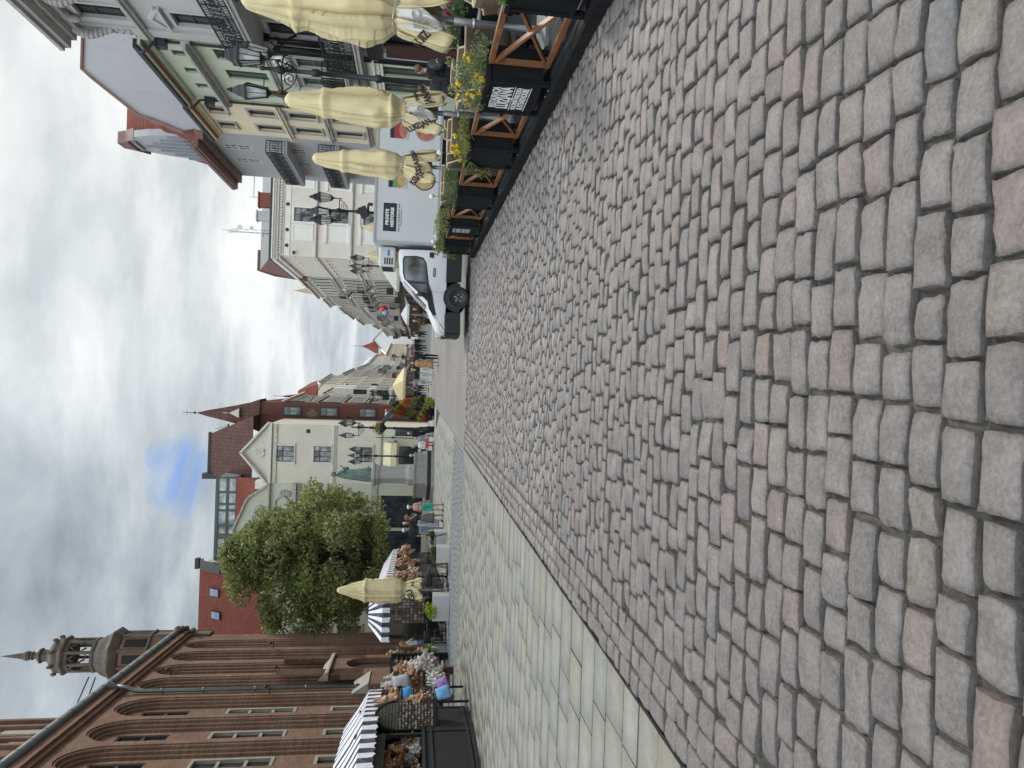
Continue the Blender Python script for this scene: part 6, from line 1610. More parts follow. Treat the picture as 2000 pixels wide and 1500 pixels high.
# ---------------------------------------------------------------- delivery van
def van():
    wp = M('van_white', (.56,.568,.572), .28, .03, 1.2, spec=.5)
    bp = M('van_box_panel', (.50,.503,.498), .45, .03, .8, .02, 10., streak=.12, dirt=(.36,.36,.35))
    bpl = M('black_plastic', (.016,.017,.018), .5, .15, 6.)
    tyre = M('tyre_rubber', (.024,.024,.024), .85, .2, 10., .2)
    rimm = M('steel_wheel', (.075,.077,.08), .4, .15, metal=.4)
    lampm = glassmat('headlamp', (.16,.17,.18), .08, (.45,.46,.47))
    vg = glassmat('van_glass', (.03,.034,.036), .04, (.20,.21,.21))
    X, Y = 1.15, 21.1; W = 2.02
    t = thing('delivery_van', 'white refrigerated box van standing crosswise at the end of the terrace', 'van', (X,Y,0))
    xs = [0,.04,.10,.18,.32,.50,.70,.84,1.05,1.25,1.45,1.63,1.85,2.15,2.42,2.50]
    zt = [.70,.80,.87,.92,.98,1.06,1.15,1.21,1.42,1.62,1.82,1.98,2.07,2.12,2.13,2.11]
    dy = [.34,.20,.12,.07,.025,.005,0,0,0,0,0,0,0,0,0,.02]
    def tum(z): return .115*max(0, z-1.22)/.9
    def section(i):
        x, z1, d = xs[i], zt[i], dy[i]; zb = .70 if i else .70
        zz = [zb, zb+(min(z1,1.22)-zb)*.35, zb+(min(z1,1.22)-zb)*.7]
        P = []
        top = z1; rad = .05 if z1 < 1.25 else .10
        zs = [zb, zb+.12*(top-zb), zb+.4*(top-zb), zb+.7*(top-zb), top-rad]
        for z in zs: P.append((x, d+tum(z)+(.012 if z == zb else 0), z))
        for k in range(1, 4):
            a = PI/2*k/3; P.append((x, d+tum(top)+rad*(1-math.cos(a)), top-rad+rad*math.sin(a)))
        P.append((x, d+tum(top)+.35, top+.012 if x > .05 else top)); P.append((x, W/2, top+.03 if x > .05 else top+.01))
        return P + [(a, W-b, c) for a, b, c in reversed(P[:-1])]
    S = [section(i) for i in range(len(xs))]
    b = MB().grid(S)
    n = len(S[0]); b.add(S[0], [tuple(range(n))]); b.add(S[-1], [tuple(reversed(range(n)))])
    cab = b.build('cab', wp, t)
    def onside(pts, off=-.006): 
        return [(x, np.interp(x, xs, dy)+tum(z)+off, z) for x, z in pts]
    def patch(pts, name, mat, par, off=-.006, th=.004):
        p = onside(pts, off); bb = MB().ext(p, (0,th,0)); return bb.build(name, mat, par)
    for m in (0, 1):                                            # both sides
        def sd(pts, name, mat, par, off=-.006, th=.004):
            p = onside(pts, off)
            if m: p = [(a, W-b_, c) for a, b_, c in p][::-1]
            return MB().ext(p, (0,th if not m else -th,0)).build(name, mat, par)
        s = sd([(1.00,1.24),(1.50,1.80),(1.62,1.93),(1.80,1.985),(2.22,2.0),(2.30,1.96),(2.32,1.60),(2.27,1.40),(2.12,1.30),(1.5,1.21)], 'side_window', bpl, t, -.005)
        sd([(1.56,1.27),(1.60,1.88),(1.80,1.94),(2.2,1.955),(2.26,1.92),(2.275,1.6),(2.22,1.42),(2.1,1.335)], 'pane', vg, s, -.0085)
        sd([(1.12,1.265),(1.50,1.72),(1.50,1.265)], 'pane', vg, s, -.0085)
        # black corner running to the headlamp
        s = sd([(.50,1.02),(.80,1.20),(1.02,1.24),(1.5,1.21),(1.28,1.12),(.8,1.02),(.62,.97)], 'black_corner', bpl, t, -.0055)
        h = sd([(.075,.70),(.10,.80),(.20,.885),(.58,1.055),(.60,1.0),(.38,.87),(.2,.76)], 'headlight', lampm, t, -.012, .03)
        sd([(.035,.66),(.075,.70),(.2,.76),(.38,.87),(.36,.84),(.2,.72)], 'headlight_trim', bpl, h, -.013, .02)
        # cladding and wheel arch
        c = MB(); y0 = -.014 if not m else W+.014; sg = 1 if not m else -1
        def flat(pts, dep): c.ext([(a, y0, z) for a, z in pts] if not m else [(a, y0, z) for a, z in pts][::-1], (0, sg*dep, 0))
        flat([(1.62,.26),(2.50,.26),(2.50,.715),(1.58,.715)], .1)
        arc = [(1.14+.43*math.cos(a), .35+.43*math.sin(a)) for a in np.linspace(-.15, PI+.15, 20)]
        flat(arc, .06); c.build('wheel_arch', bpl, t)
        c = MB(); flat([(.10,.24),(.70,.26),(.70,.62),(.62,.72),(.30,.715),(.12,.66)], .1); c.build('bumper_corner', bpl, t)
        MB().box(1.28,1.285,(-.003 if not m else W-.004),(.004 if not m else W+.003),.72,1.2).build('door_gap', bpl, t)
        MB().box(2.30,2.42,(-.022 if not m else W),(0 if not m else W+.022),1.13,1.17).box(2.28,2.44,(-.008 if not m else W),(0 if not m else W+.008),1.09,1.22).build('door_handle', bpl, t)
        # mirror
        mm = MB(); yb = -.20 if not m else W+.20
        mm.ball((1.17,yb,1.42),(.07,.10,.155),12,8).bar((1.2,yb*.5 if not m else W+.1,1.3),(1.17,yb,1.36),.06).ball((1.17,yb,1.26),(.055,.085,.06),10,6)
        mm.build('wing_mirror', bpl, t)
        # wheels
        for x, dbl in ((1.14,0),(5.3,0)):
            w = MB(); pr = [(.20,.11),(.203,.0),(.27,-.012),(.32,.0),(.338,.03),(.34,.12),(.335,.2),(.2,.22)]
            w.lathe(pr, n=36); wh = w.build('wheel', tyre, t, (x, -.05 if not m else W+.05, .34), (-PI/2 if not m else PI/2, 0, 0))
            r = MB().lathe([(.0,.03),(.06,.028),(.075,.05),(.16,.06),(.185,.02),(.205,.0),(.21,.04)], n=28)
            r.build('rim', rimm, wh)
            for k in range(5):
                a = 2*PI*k/5; MB().lathe([(.022,0),(.022,.02),(0,.02)][::-1], n=8).build('wheel_bolt', ALU, wh, (.10*math.cos(a),.10*math.sin(a),.035))
    sgp = MB().box(1.72,1.98,-.0095,-.006,1.03,1.10).build('door_sticker', bpl, t)
    for k in range(5): MB().box(1.745+k*.046,1.775+k*.046,-.0115,-.0095,1.047,1.083).build('sticker_mark', ALU, sgp)
    # front: bumper, grille, badge, windscreen
    b = MB()
    for z0, z1, q in ((.24,.50,0),(.50,.70,.01)):
        P0 = [(-.02+q,.45,z0),(-.02+q,W-.45,z0),(.05+q,W-.16,z0),(.20,W+.008,z0),(.20,-.008,z0),(.05+q,.16,z0)]
        b.ext(P0, (0,0,z1-z0))
    b.build('bumper', bpl, t, bevel=.015)
    MB().box(-.03,.02,.5,W-.5,.62,.78).box(-.035,-.02,.7,W-.7,.33,.44).build('grille', bpl, t)
    MB().lathe([(0,.02),(.075,.018),(.08,0)], n=18).build('badge', ALU, t, (.015,W/2,.87), (0,-PI/2+.5,0))
    MB().box(-.034,-.028,W/2-.26,W/2+.26,.36,.47).build('number_plate', WHITEP, t)
    g = []
    for x in (.90,1.05,1.25,1.45,1.60):
        z = np.interp(x, xs, zt); g.append([(x-.010, q, z+.012+.03*math.sin(PI*(q-.2)/(W-.4))) for q in np.linspace(.22, W-.22, 9)])
    MB().grid(g).build('windscreen', vg, t)
    b = MB()
    for q0 in (.5, 1.2): b.tube([(.88,q0,1.27),(1.3,q0+.25,1.70)], .012, 5)
    b.build('wiper', bpl, t)
    # box body
    x0, x1, z0, z1 = 2.66, 6.75, .98, 2.86
    bx = MB().box(x0,x1,-.02,W+.06,z0,z1).build('box_body', bp, t, bevel=.02)
    alp = M('alu_profile', (.33,.35,.36), .4, .08, metal=.4)
    for y in (-.02, W+.06):
        b = MB(); ya = -.045 if y < 0 else W+.03
        for a in (x0, x1): b.box(a-.03,a+.03,y-.028 if y < 0 else y-.03,y+.03 if y < 0 else y+.028,z0-.01,z1+.01)
        b.box(x0+.03,x1-.03,ya,ya+.055,z1-.05,z1+.012).box(x0+.03,x1-.03,ya,ya+.055,z0-.02,z0+.06)
        b.build('edge_profile', alp, bx)
    MB().box(x0+.1,x1-.05,.2,W-.2,.55,.97).box(3.2,4.6,.0,.12,.45,.85).build('chassis', bpl, t)
    # reefer unit over the cab
    b = MB().box(2.02,2.62,.45,1.65,2.22,2.72)
    rf = b.build('refrigerator_unit', M('reefer_white', (.50,.50,.48), .4, .05), t, bevel=.06)
    b = MB()
    for k in range(5): b.box(2.01+.075*k*0-.005,2.018,.55+.2*k,.68+.2*k,2.3,2.62)
    for k in range(4): b.box(2.08,2.28,.442,.449,2.30+.07*k,2.34+.07*k)
    b.build('vent', bpl, rf); MB().box(2.34,2.52,.440,.446,2.40,2.46).build('blue_stripe', M('blue_label', (.03,.16,.42), .4, .05), rf)
    # prints on the side
    s = MB().box(2.98,3.80,-.026,-.0215,2.22,2.60).build('sign_panel', M('anthracite_panel', (.016,.018,.022), .45, .05), bx)
    wl = M('sign_letter_white', (.68,.68,.67), .6, .04)
    text('lettering', 'PROSTE', .125, wl, s, (3.39,-.0275,2.485), (PI/2,0,0), .001, 'CENTER', .006, 1, 1.08)
    text('lettering', 'HISTORIE', .125, wl, s, (3.39,-.0275,2.34), (PI/2,0,0), .001, 'CENTER', .006, 1, 1.08)
    b = MB(); x = 2.98; rr = random.Random(4)
    while x < 3.78:
        w = rr.uniform(.018,.05); b.box(x,x+w,-.0235,-.0215,2.13,2.165); x += w+rr.choice((.006,.006,.03))
    x = 3.15
    while x < 3.62:
        w = rr.uniform(.02,.05); b.box(x,x+w,-.0235,-.0215,2.075,2.10); x += w+.01
    b.build('small_print', M('grey_print', (.13,.14,.15), .6, .1), bx)
    food = M('pasta_print', (.42,.30,.14), .5, .4, 26.); red = M('red_print', (.28,.03,.035), .5, .15, 12.); navy = M('navy_print', (.012,.014,.035), .5, .1); grn = M('green_print', (.10,.26,.08), .5, .1); tom = M('tomato_print', (.38,.14,.10), .5, .55, 22.)
    plate = M('plate_print', (.30,.29,.28), .5, .1); orng = M('orange_print', (.42,.19,.06), .5, .1); shd = M('bag_print', (.38,.385,.39), .5, .2, 8.)
    def pack(xc, c1, c2, c3):
        p = MB().box(xc-.27,xc+.27,-.0235,-.0215,1.93,2.50).build('bag_print', shd, bx)
        MB().box(xc-.25,xc+.25,-.026,-.0237,2.36,2.48).build('bag_label', navy, p); MB().box(xc-.25,xc+.25,-.026,-.0237,2.24,2.357).build('bag_label', c1, p)
        MB().box(xc-.25,xc+.25,-.026,-.0237,2.1,2.237).build('bag_label', c2, p)
        MB().ext([(xc+.24*math.cos(a), -.0265, 2.10+.12*math.sin(a)) for a in np.linspace(0,2*PI,24)[:-1]][::-1], (0,.0025,0)).build('dish_print', c3, p)
        q = MB().ext([(xc+.03+.32*math.cos(a), -.0235, 1.45+.32*math.sin(a)) for a in np.linspace(0,2*PI,36)[:-1]][::-1], (0,.002,0)).build('plate_print', navy if c1 == grn else plate, bx)
        MB().ext([(xc+.03+.285*math.cos(a), -.0262, 1.45+.285*math.sin(a)) for a in np.linspace(0,2*PI,36)[:-1]][::-1], (0,.002,0)).build('dish_print', c3, q)
    pack(4.52, grn, orng, food); pack(5.95, red, red, tom)
van()
# ---------------------------------------------------------------- souvenir stalls
def stripemat(name, axis, period):
    m, nt, b = newmat(name)
    tc = N(nt, 'ShaderNodeTexCoord'); sp = N(nt, 'ShaderNodeSeparateXYZ'); L(nt, tc.outputs['UV'], sp.inputs[0])
    f = mathn(nt, 'FRACT', mathn(nt, 'DIVIDE', sp.outputs[0], period)); f = mathn(nt, 'GREATER_THAN', f, .5)
    n1 = N(nt, 'ShaderNodeTexNoise', Scale=4., Detail=4.); L(nt, tc.outputs['Object'], n1.inputs[0])
    c = mixc(nt, f, (.66,.67,.70), (.018,.022,.055))
    L(nt, mixc(nt, maprange(nt, n1.outputs[0], .45, .75, 0, .3), c, (.30,.30,.31)), b.inputs['Base Color']); b.inputs['Roughness'].default_value = .75
    return m
def striped(name, pts_top, pts_mid, pts_low, mat, parent, sub=10, scallop=.05, us=None):
    """awning cloth: roof from ridge line pts_top to eave pts_mid, valance down to pts_low; u runs along the eave in metres"""
    V = []; F = []; UV = []; u = 0; cols = []
    def lerp(a, b, q): return tuple(a[i]+(b[i]-a[i])*q for i in range(3))
    for k in range(len(pts_mid)-1):
        Ln = (Vector(pts_mid[k+1])-Vector(pts_mid[k])).length; n = max(2, int(Ln/.06))
        for i in range(n+(1 if k == len(pts_mid)-2 else 0)):
            q = i/n; t_, m_, l_ = lerp(pts_top[k],pts_top[k+1],q), lerp(pts_mid[k],pts_mid[k+1],q), lerp(pts_low[k],pts_low[k+1],q)
            uu = u+Ln*q*(us[k] if us else 1); sag = -.03*math.sin(PI*((uu*1.3) % 1)); l2 = (l_[0]+.012*math.sin(uu*9), l_[1], l_[2]+scallop*abs(math.sin(uu*PI/.22)))
            cols.append([t_, (lambda w: (w[0],w[1],w[2]+sag))(lerp(t_,m_,.5)), m_, lerp(m_,l_,.5), l2]); UV.append(uu)
        u += Ln*(us[k] if us else 1)
    nr = 5
    for c in cols: V += c
    me = bpy.data.meshes.new(name); fs = []
    for i in range(len(cols)-1):
        for j in range(nr-1): fs.append((i*nr+j, i*nr+j+1, (i+1)*nr+j+1, (i+1)*nr+j))
    me.from_pydata(V, [], fs); uv = me.uv_layers.new(name='UVMap')
    for p in me.polygons:
        for li in p.loop_indices:
            vi = me.loops[li].vertex_index; uv.data[li].uv = (UV[vi//nr], (vi % nr)/nr)
    me.materials.append(mat); me.update()
    o = bpy.data.objects.new(name, me); COL.objects.link(o); o.parent = parent
    md = o.modifiers.new('s','SOLIDIFY'); md.thickness = .008
    return o
def rebase(root, loc):
    root.location = loc
    for c in root.children: c.location = Vector(c.location)-Vector(loc)
def stalls():
    rr = random.Random(17)
    sm = stripemat('navy_stripes', 0, .37)
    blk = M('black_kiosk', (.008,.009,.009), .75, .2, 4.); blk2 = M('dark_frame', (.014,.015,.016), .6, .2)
    inner = M('dark_interior', (.018,.014,.012), .9, .3)
    fur = {k: M('plush_'+k, c, .95, .2, 18., .5, 90.) for k, c in dict(brown=(.22,.11,.05), tan=(.34,.20,.11), cream=(.48,.38,.28), grey=(.30,.29,.28), white=(.58,.56,.53), pink=(.42,.22,.22)).items()}
    dark = M('toy_eye', (.01,.01,.01), .3, .1)
    protos = {}
    def toy_proto(kind):
        if kind in protos: return protos[kind]
        shape, c1, c2 = kind; P = []
        P.append(('e',(0,0,.10),(.075,.065,.095),0)); P.append(('e',(0,.008,.235),(.068,.062,.062),0)); P.append(('e',(0,.065,.22),(.032,.03,.026),1))
        for s in (-1,1):
            if shape == 'bunny': P.append(('c',(s*.03,0,.28),(s*.045,-.01,.42),.02,.024,0))
            elif shape == 'elephant': P.append(('e',(s*.085,-.01,.24),(.045,.015,.055),0))
            else: P.append(('e',(s*.052,0,.295),(.026,.016,.026),0))
            P.append(('c',(s*.06,.01,.16),(s*.125,.045,.10),.028,.024,0)); P.append(('c',(s*.045,.03,.04),(s*.07,.13,.025),.034,.03,0)); P.append(('e',(s*.07,.145,.03),(.026,.018,.03),1))
            P.append(('e',(s*.026,.064,.25),(.009,.009,.009),2))
        if shape == 'elephant': P.append(('c',(0,.08,.225),(0,.13,.14),.018,.014,0))
        me = skinmesh(P, .012, 'plush', [fur[c1], fur[c2], dark], 2)
        o = bpy.data.objects.new('plush_toy', me); COL.objects.link(o)
        protos[kind] = o; return o
    used = set()
    def toy(kind, label, loc, rot, sc, group):
        p = toy_proto(kind)
        o = p if kind not in used else p.copy()
        if kind in used: COL.objects.link(o)
        used.add(kind); o.location = loc; o.rotation_euler = rot; o.scale = (sc,)*3
        return tag(o, label, 'soft toy', group)
    K = [('bear','brown','tan'),('bear','tan','cream'),('bunny','tan','cream'),('bunny','white','pink'),('elephant','grey','pink'),('bear','cream','pink'),('bear','pink','cream'),('bear','grey','white')]
    def bunch(n, c, r, label, group, kinds, sc=(.8,1.15), face=0):
        for k in range(n):
            toy(kinds[k % len(kinds)], label, (c[0]+rr.uniform(-r[0],r[0]), c[1]+rr.uniform(-r[1],r[1]), c[2]+rr.uniform(-r[2],r[2])), (rr.uniform(-.5,.5), rr.uniform(-.5,.5), face+rr.uniform(-.8,.8)), rr.uniform(*sc), group)
    # ---- near kiosk
    t = thing('souvenir_kiosk', 'black souvenir kiosk under a navy striped awning at the lower frame edge', 'kiosk', (-7.66,11.6,0))
    b = MB(); base = [(0,0),(0,3.65),(-.26,5.25),(-2.1,5.25),(-2.1,0)]
    b.ext([(x,y,.10) for x, y in base], (0,0,.98)); b.build('counter', blk, t, bevel=.01)
    b = MB().ext([(x*1.0+(.015 if x > -.3 else 0),y,0) for x, y in base], (0,0,.10)); b.build('plinth', blk2, t)
    b = MB()
    for (xa,ya),(xb,yb) in zip(base[:3], base[1:3]):
        for z in (.16, .95): b.bar((xa+.012,ya,z),(xb+.012,yb,z),.03,.06)
    for x, y in base[:3]: b.box(x-.03,x+.022,y-.03,y+.03,.1,1.12)
    MB().ext([(x+.04 if x > -1 else x,y,1.08) for x, y in base], (0,0,.05)).build('countertop', blk2, t)
    b.build('batten', blk2, t)
    for x, y in ((-.06,.1),(-.06,3.62),(-.30,5.2),(-2.0,5.2),(-2.0,.1)): MB().box(x-.035,x+.035,y-.035,y+.035,1.13,2.55).build('post', blk, t)
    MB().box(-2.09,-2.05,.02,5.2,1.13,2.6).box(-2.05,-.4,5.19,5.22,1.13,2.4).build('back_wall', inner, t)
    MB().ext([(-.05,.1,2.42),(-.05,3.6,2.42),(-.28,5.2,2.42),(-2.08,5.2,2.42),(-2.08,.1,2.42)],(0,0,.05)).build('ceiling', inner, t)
    MB().box(-.04,-.01,.1,3.6,1.9,2.38).build('name_board', M('dim_board', (.05,.045,.045), .8, .6, 30.), t)
    for z in (1.45, 1.8):
        MB().box(-2.04,-1.55,.1,5.1,z,z+.025).build('shelf', M('orange_shelf', (.16,.075,.025), .6, .2), t)
    top = [(-1.0,-.6,3.02),(-1.0,4.3,3.02),(-1.05,6.0,2.95)]; mid = [(.16,-.6,2.42),(.16,4.05,2.40),(-.32,6.45,2.40)]; low = [(.17,-.6,2.08),(.17,4.05,2.05),(-.31,6.45,2.06)]
    striped('awning', top, mid, low, sm, t)
    MB().add([(-1.0,-.6,3.02),(-1.05,6.0,2.95),(-2.3,5.8,2.6),(-2.3,-.6,2.6)],[(0,1,2,3)]).build('awning_back', M('pale_awning', (.55,.58,.62), .8, .06), t, solid=.01)
    # interior goods
    bunch(30, (-8.35,15.1,1.28), (.25,.9,.10), 'soft toy on the dim shelves inside the near kiosk', 'toys inside the near kiosk', K, (.8,1.1), -2.3)
    bunch(22, (-9.3,16.0,1.86), (.2,.8,.04), 'soft toy on the upper shelf inside the near kiosk', 'toys on the upper kiosk shelf', K, (.8,1.1), -2.3)
    bunch(20, (-7.95,14.6,1.18), (.14,.9,.03), 'small soft toy lined up on the near kiosk counter', 'toys on the near kiosk counter', [K[4],K[7],K[3],K[0]], (.55,.8), -1.3)
    bunch(26, (-8.2,15.0,1.66), (.2,.8,.16), 'brown soft toy hanging in a bunch inside the near kiosk', 'toys hanging inside the kiosk', [K[0],K[1],K[0]], (.75,1.0), -1.2)
    # pointed display racks full of magnets
    mcols = [M('magnet_a',(.20,.18,.15),.5,.5,40.), M('magnet_b',(.13,.08,.06),.5,.5,40.), M('magnet_c',(.30,.27,.22),.5,.4,40.), M('magnet_d',(.11,.05,.04),.5,.4,40.)]
    def rack(label, loc, rz, w, h, z0, ring=True):
        r = thing('display_rack', label, 'display rack', loc, rz, 'pointed racks of souvenir magnets')
        P = [(-w/2,0,z0),(w/2,0,z0),(w/2,0,z0+h*.68)]+[(w/2*math.cos(a),0,z0+h*.68+h*.32*math.sin(a)**1.2) for a in np.linspace(.2,PI-.2,11)]+[(-w/2,0,z0+h*.68)]
        MB().ext(P, (0,-.05,0)).build('board', blk2, r)
        MB().tube([(x,.02,z) for x, _, z in P[2:]], .028, 6).build('rim', blk, r)
        MB().box(-w/2-.02,w/2+.02,-.06,.02,z0-.05,z0).box(-w/2,-w/2+.04,-.05,0,0,z0).box(w/2-.04,w/2,-.05,0,0,z0).build('stand', blk, r)
        b = MB(); z = z0+.06
        while z < z0+h*.97:
            hw = w/2-.03 if z < z0+h*.68 else (w/2-.03)*math.sqrt(max(0,1-((z-z0-h*.68)/(h*.33))**2))
            x = -hw
            while x < hw-.02:
                ww = rr.uniform(.028,.05); hh = rr.uniform(.03,.055); mi = rr.randrange(4) if rr.random() < .8 else 2
                if ring and z > z0+h*.62: b.tube([(x+.02+.022*math.cos(a),.008,z+.02+.022*math.sin(a)) for a in np.linspace(0,2*PI,9)], .005, 4, 2)
                else: b.box(x,x+ww,.001,.014,z,z+hh,mi)
                x += ww+.012
            z += .07
        b.build('magnets', mcols, r)
    rack('pointed rack of ring-shaped magnets at the near kiosk, left of the toy bunch', (-7.55,15.75,.08), -2.3, .62, 1.32, .75)
    rack('pointed rack of small souvenirs at the far end of the near kiosk', (-7.95,17.3,.08), -2.3, .72, 1.42, .55, False)
    # toys and bags hanging by the racks
    for i, (kind, loc, sc, lab) in enumerate([
        (K[2], (-7.45,16.5,1.62), 1.5, 'large tan plush bunny hung beside the ring magnet rack'), ]):
        toy(kind, lab, loc, (.3,.1,-2.3), sc, None)
    bunch(12, (-7.45,16.15,1.10), (.10,.16,.14), 'tan soft toy in the bunch hanging between the two magnet racks', 'toys hanging between the racks', [K[1],K[0],K[1],K[2]], (.8,1.1), -2.3)
    bunch(9, (-7.3,16.9,.62), (.12,.18,.10), 'pale soft toy in the bunch above the kiosk corner', 'pale toys at the kiosk corner', [K[3],K[7],K[6],K[3]], (.8,1.05), -2.3)
    bunch(12, (-7.55,18.35,.75), (.16,.22,.22), 'grey or white soft toy in the bunch hanging at the kiosk far end', 'grey toys at the kiosk far end', [K[4],K[7],K[3]], (1.0,1.35), -2.3)
    bunch(16, (-8.0,18.7,1.35), (.25,.35,.22), 'brown soft toy in the heap beyond the second magnet rack', 'brown toys beyond the racks', [K[0],K[1],K[5]], (.85,1.15), -2.3)
    def bag(label, loc, col, w, h, rz, tilt):
        o = thing('cloth_bag', label, 'bag', loc, rz)
        P = []
        for i in range(7):
            v = i/6; P.append([((j/6-.5)*w*(1+.06*math.sin(v*5)), .05*math.sin(PI*j/6)*math.sin(PI*v)+.012*math.sin(j*2+v*7), (v-.5)*h) for j in range(7)])
        MB().grid(P[::-1]).build('cloth', cloth(col), o, solid=.012); MB().tube([(-w*.25,0,h*.5),(-w*.2,.02,h*.5+.12),(w*.2,.02,h*.5+.12),(w*.25,0,h*.5)], .008, 5).build('handle', cloth(mul(col,.7)), o)
        o.rotation_euler = (tilt*.3, tilt, rz)
    bag('sky blue cloth bag hung lowest at the kiosk corner', (-7.22,16.1,.66), (.16,.33,.56), .28, .32, -2.3, .25)
    bag('violet cloth bag behind the sky blue one', (-7.22,16.55,.66), (.30,.17,.45), .28, .28, -2.3, .35)
    bag('crumpled green cloth bag above the violet one', (-7.22,16.95,.80), (.08,.38,.08), .30, .26, -2.3, .7)
    bag('bright blue pouch under the plush bunny', (-7.42,16.55,1.46), (.05,.28,.60), .30, .20, -2.3, .1)
    bag('grey and white printed T-shirt hanging at the kiosk far end', (-7.9,18.3,1.62), (.40,.40,.44), .34, .42, -2.3, .1)
    # ---- free-standing racks by the wall
    for k, (x, y, lab) in enumerate(((-10.35,25.0,'tall dark souvenir stand with toys down one edge, before the brick wall'),(-9.7,22.2,'wooden souvenir stand with a white toy on top, before the portal'))):
        s = thing('souvenir_stand', lab, 'souvenir stand', (x,y,0), -2.4)
        wd = [blk2, M('stand_wood',(.10,.05,.028),.6,.2)][k]
        b = MB().box(-.42,.42,-.03,.03,.1,2.02-.2*k).box(-.45,-.41,-.3,.3,0,2.0-.2*k).box(.41,.45,-.3,.3,0,2.0-.2*k)
        b.build('frame', wd, s)
        for z in np.arange(.3, 1.85-.2*k, .16):
            MB().box(-.41,.41,.031,.16,z,z+.015).build('shelf', wd, s)
        b = MB()
        for z in np.arange(.32, 1.85-.2*k, .16):
            x0 = -.40
            while x0 < .38:
                ww = rr.uniform(.03,.07); b.box(x0,x0+ww,.04,.12,z,z+rr.uniform(.05,.12),rr.randrange(4)); x0 += ww+.015
        b.build('souvenirs', mcols, s)
    bunch(16, (-10.0,25.5,1.35), (.08,.15,.62), 'tan soft toy down the edge of the tall dark stand', 'toys on the tall stand edge', [K[1],K[5],K[0]], (.75,1.0), -.4)
    bunch(5, (-9.6,22.2,1.85), (.15,.2,.03), 'soft toy sitting on the wooden stand top', 'toys on the wooden stand', [K[3],K[6]], (.7,.9), -.4)
    # ---- long stall under the second awning
    A = Vector((-8.85,28.6,0)); B = Vector((-11.4,45.2,0)); d = (B-A).normalized(); w = Vector((-d.y, d.x, 0))       # w points to the wall side
    t = thing('souvenir_stall', 'long souvenir stall under a navy striped awning below the tree', 'stall', (0,0,0))
    def q(s, o, z): v = A+d*s+w*o; return (v.x, v.y, z)
    Ls = (B-A).length
    tp = [q(1.2,1.35,3.05),q(1.2,.55,3.05),q(Ls*.5,.55,3.0),q(Ls,.55,2.95)]; md = [q(-.3,1.75,2.45),q(-.3,-.3,2.45),q(Ls*.5,-.3,2.42),q(Ls,-.3,2.4)]; lo = [q(-.32,1.75,2.12),q(-.32,-.32,2.12),q(Ls*.5,-.32,2.1),q(Ls,-.32,2.08)]
    striped('awning', tp, md, lo, sm, t, us=(1,.42,.42))
    for s in (.1, 5.5, 11, Ls-.1):
        for o in (.0, 1.6): MB().bar(q(s,o,0),q(s,o,2.5),.07).build('post', blk2, t)
    b = MB(); b.add([q(.1,1.68,.1),q(Ls,1.68,.1),q(Ls,1.68,2.45),q(.1,1.68,2.45)],[(0,1,2,3)]).build('back_wall', inner, t, solid=.03)
    MB().add([q(0,-.1,.8),q(Ls,-.1,.8),q(Ls,1.0,.8),q(0,1.0,.8),q(0,-.1,.05),q(Ls,-.1,.05)],[(0,1,2,3),(4,5,1,0)]).build('counter', blk, t, solid=.03)
    wire = M('wire_rack', (.10,.10,.10), .5, .1)
    for s0, o0 in ((.2,.2),):
        r = thing('wire_rack', ['wire grid rack full of postcards, front of the long stall','wire grid rack in the gable end of the long stall'][int(o0 > 1)], 'wire rack', (0,0,0))
        b = MB()
        for k in range(9): b.bar(q(s0,o0+k*.115,.75),q(s0,o0+k*.115,2.0),.012)
        for k in range(9): b.bar(q(s0,o0,.75+k*.155),q(s0,o0+.92,.75+k*.155),.012)
        b.build('grid', wire, r)
        b = MB()
        for k in range(8):
            for j in range(8):
                a = Vector(q(s0-.02,o0+.02+k*.115,.78+j*.155)); b.obox(a+w*.045+Vector((0,0,.055)), w*.045, d*.006, Vector((0,0,.055)), rr.randrange(4))
        b.build('cards', mcols, r); rebase(r, q(s0,o0+.46,.75))
    for s, n, lab in ((2.6,22,'soft toy in the first bunch hanging along the long stall'),(8.2,22,'soft toy in the middle bunch hanging along the long stall'),(14.2,22,'soft toy in the last bunch hanging along the long stall')):
        v = q(s,-.35,1.45); bunch(n, v, (.22,.75,.42), lab, lab.split(' in the ')[1], [K[1],K[0],K[5],K[6]], (1.0,1.5), -2.3)
    for s, lab in ((4.6,'slatted souvenir panel between the toy bunches, nearer'),(10.6,'slatted souvenir panel between the toy bunches, farther')):
        r = thing('slat_panel', lab, 'display panel', (0,0,0)); b = MB()
        for k in range(12): b.bar(q(s-.6+k*.11,-.25,.85),q(s-.6+k*.11,-.25,1.95),.05,.03)
        b.build('slats', M('slat_brown',(.13,.09,.07),.7,.3) if 'slat_brown' not in bpy.data.materials else bpy.data.materials['slat_brown'], r); MB().bar(q(s-.7,-.24,.82),q(s+.7,-.24,.82),.05).bar(q(s-.7,-.24,1.98),q(s+.7,-.24,1.98),.05).build('frame', blk2, r)
    rebase(t, q(Ls/2,.7,0))
    # ---- pale planter boxes and cafe furniture
    rng = np.random.default_rng(4)
    conc = M('pale_grey_box', (.40,.405,.41), .7, .05, 2., .06)
    LG = [(.28,.36,.03),(.34,.42,.05),(.2,.28,.03)]; DK = [(.06,.08,.03),(.08,.10,.04)]
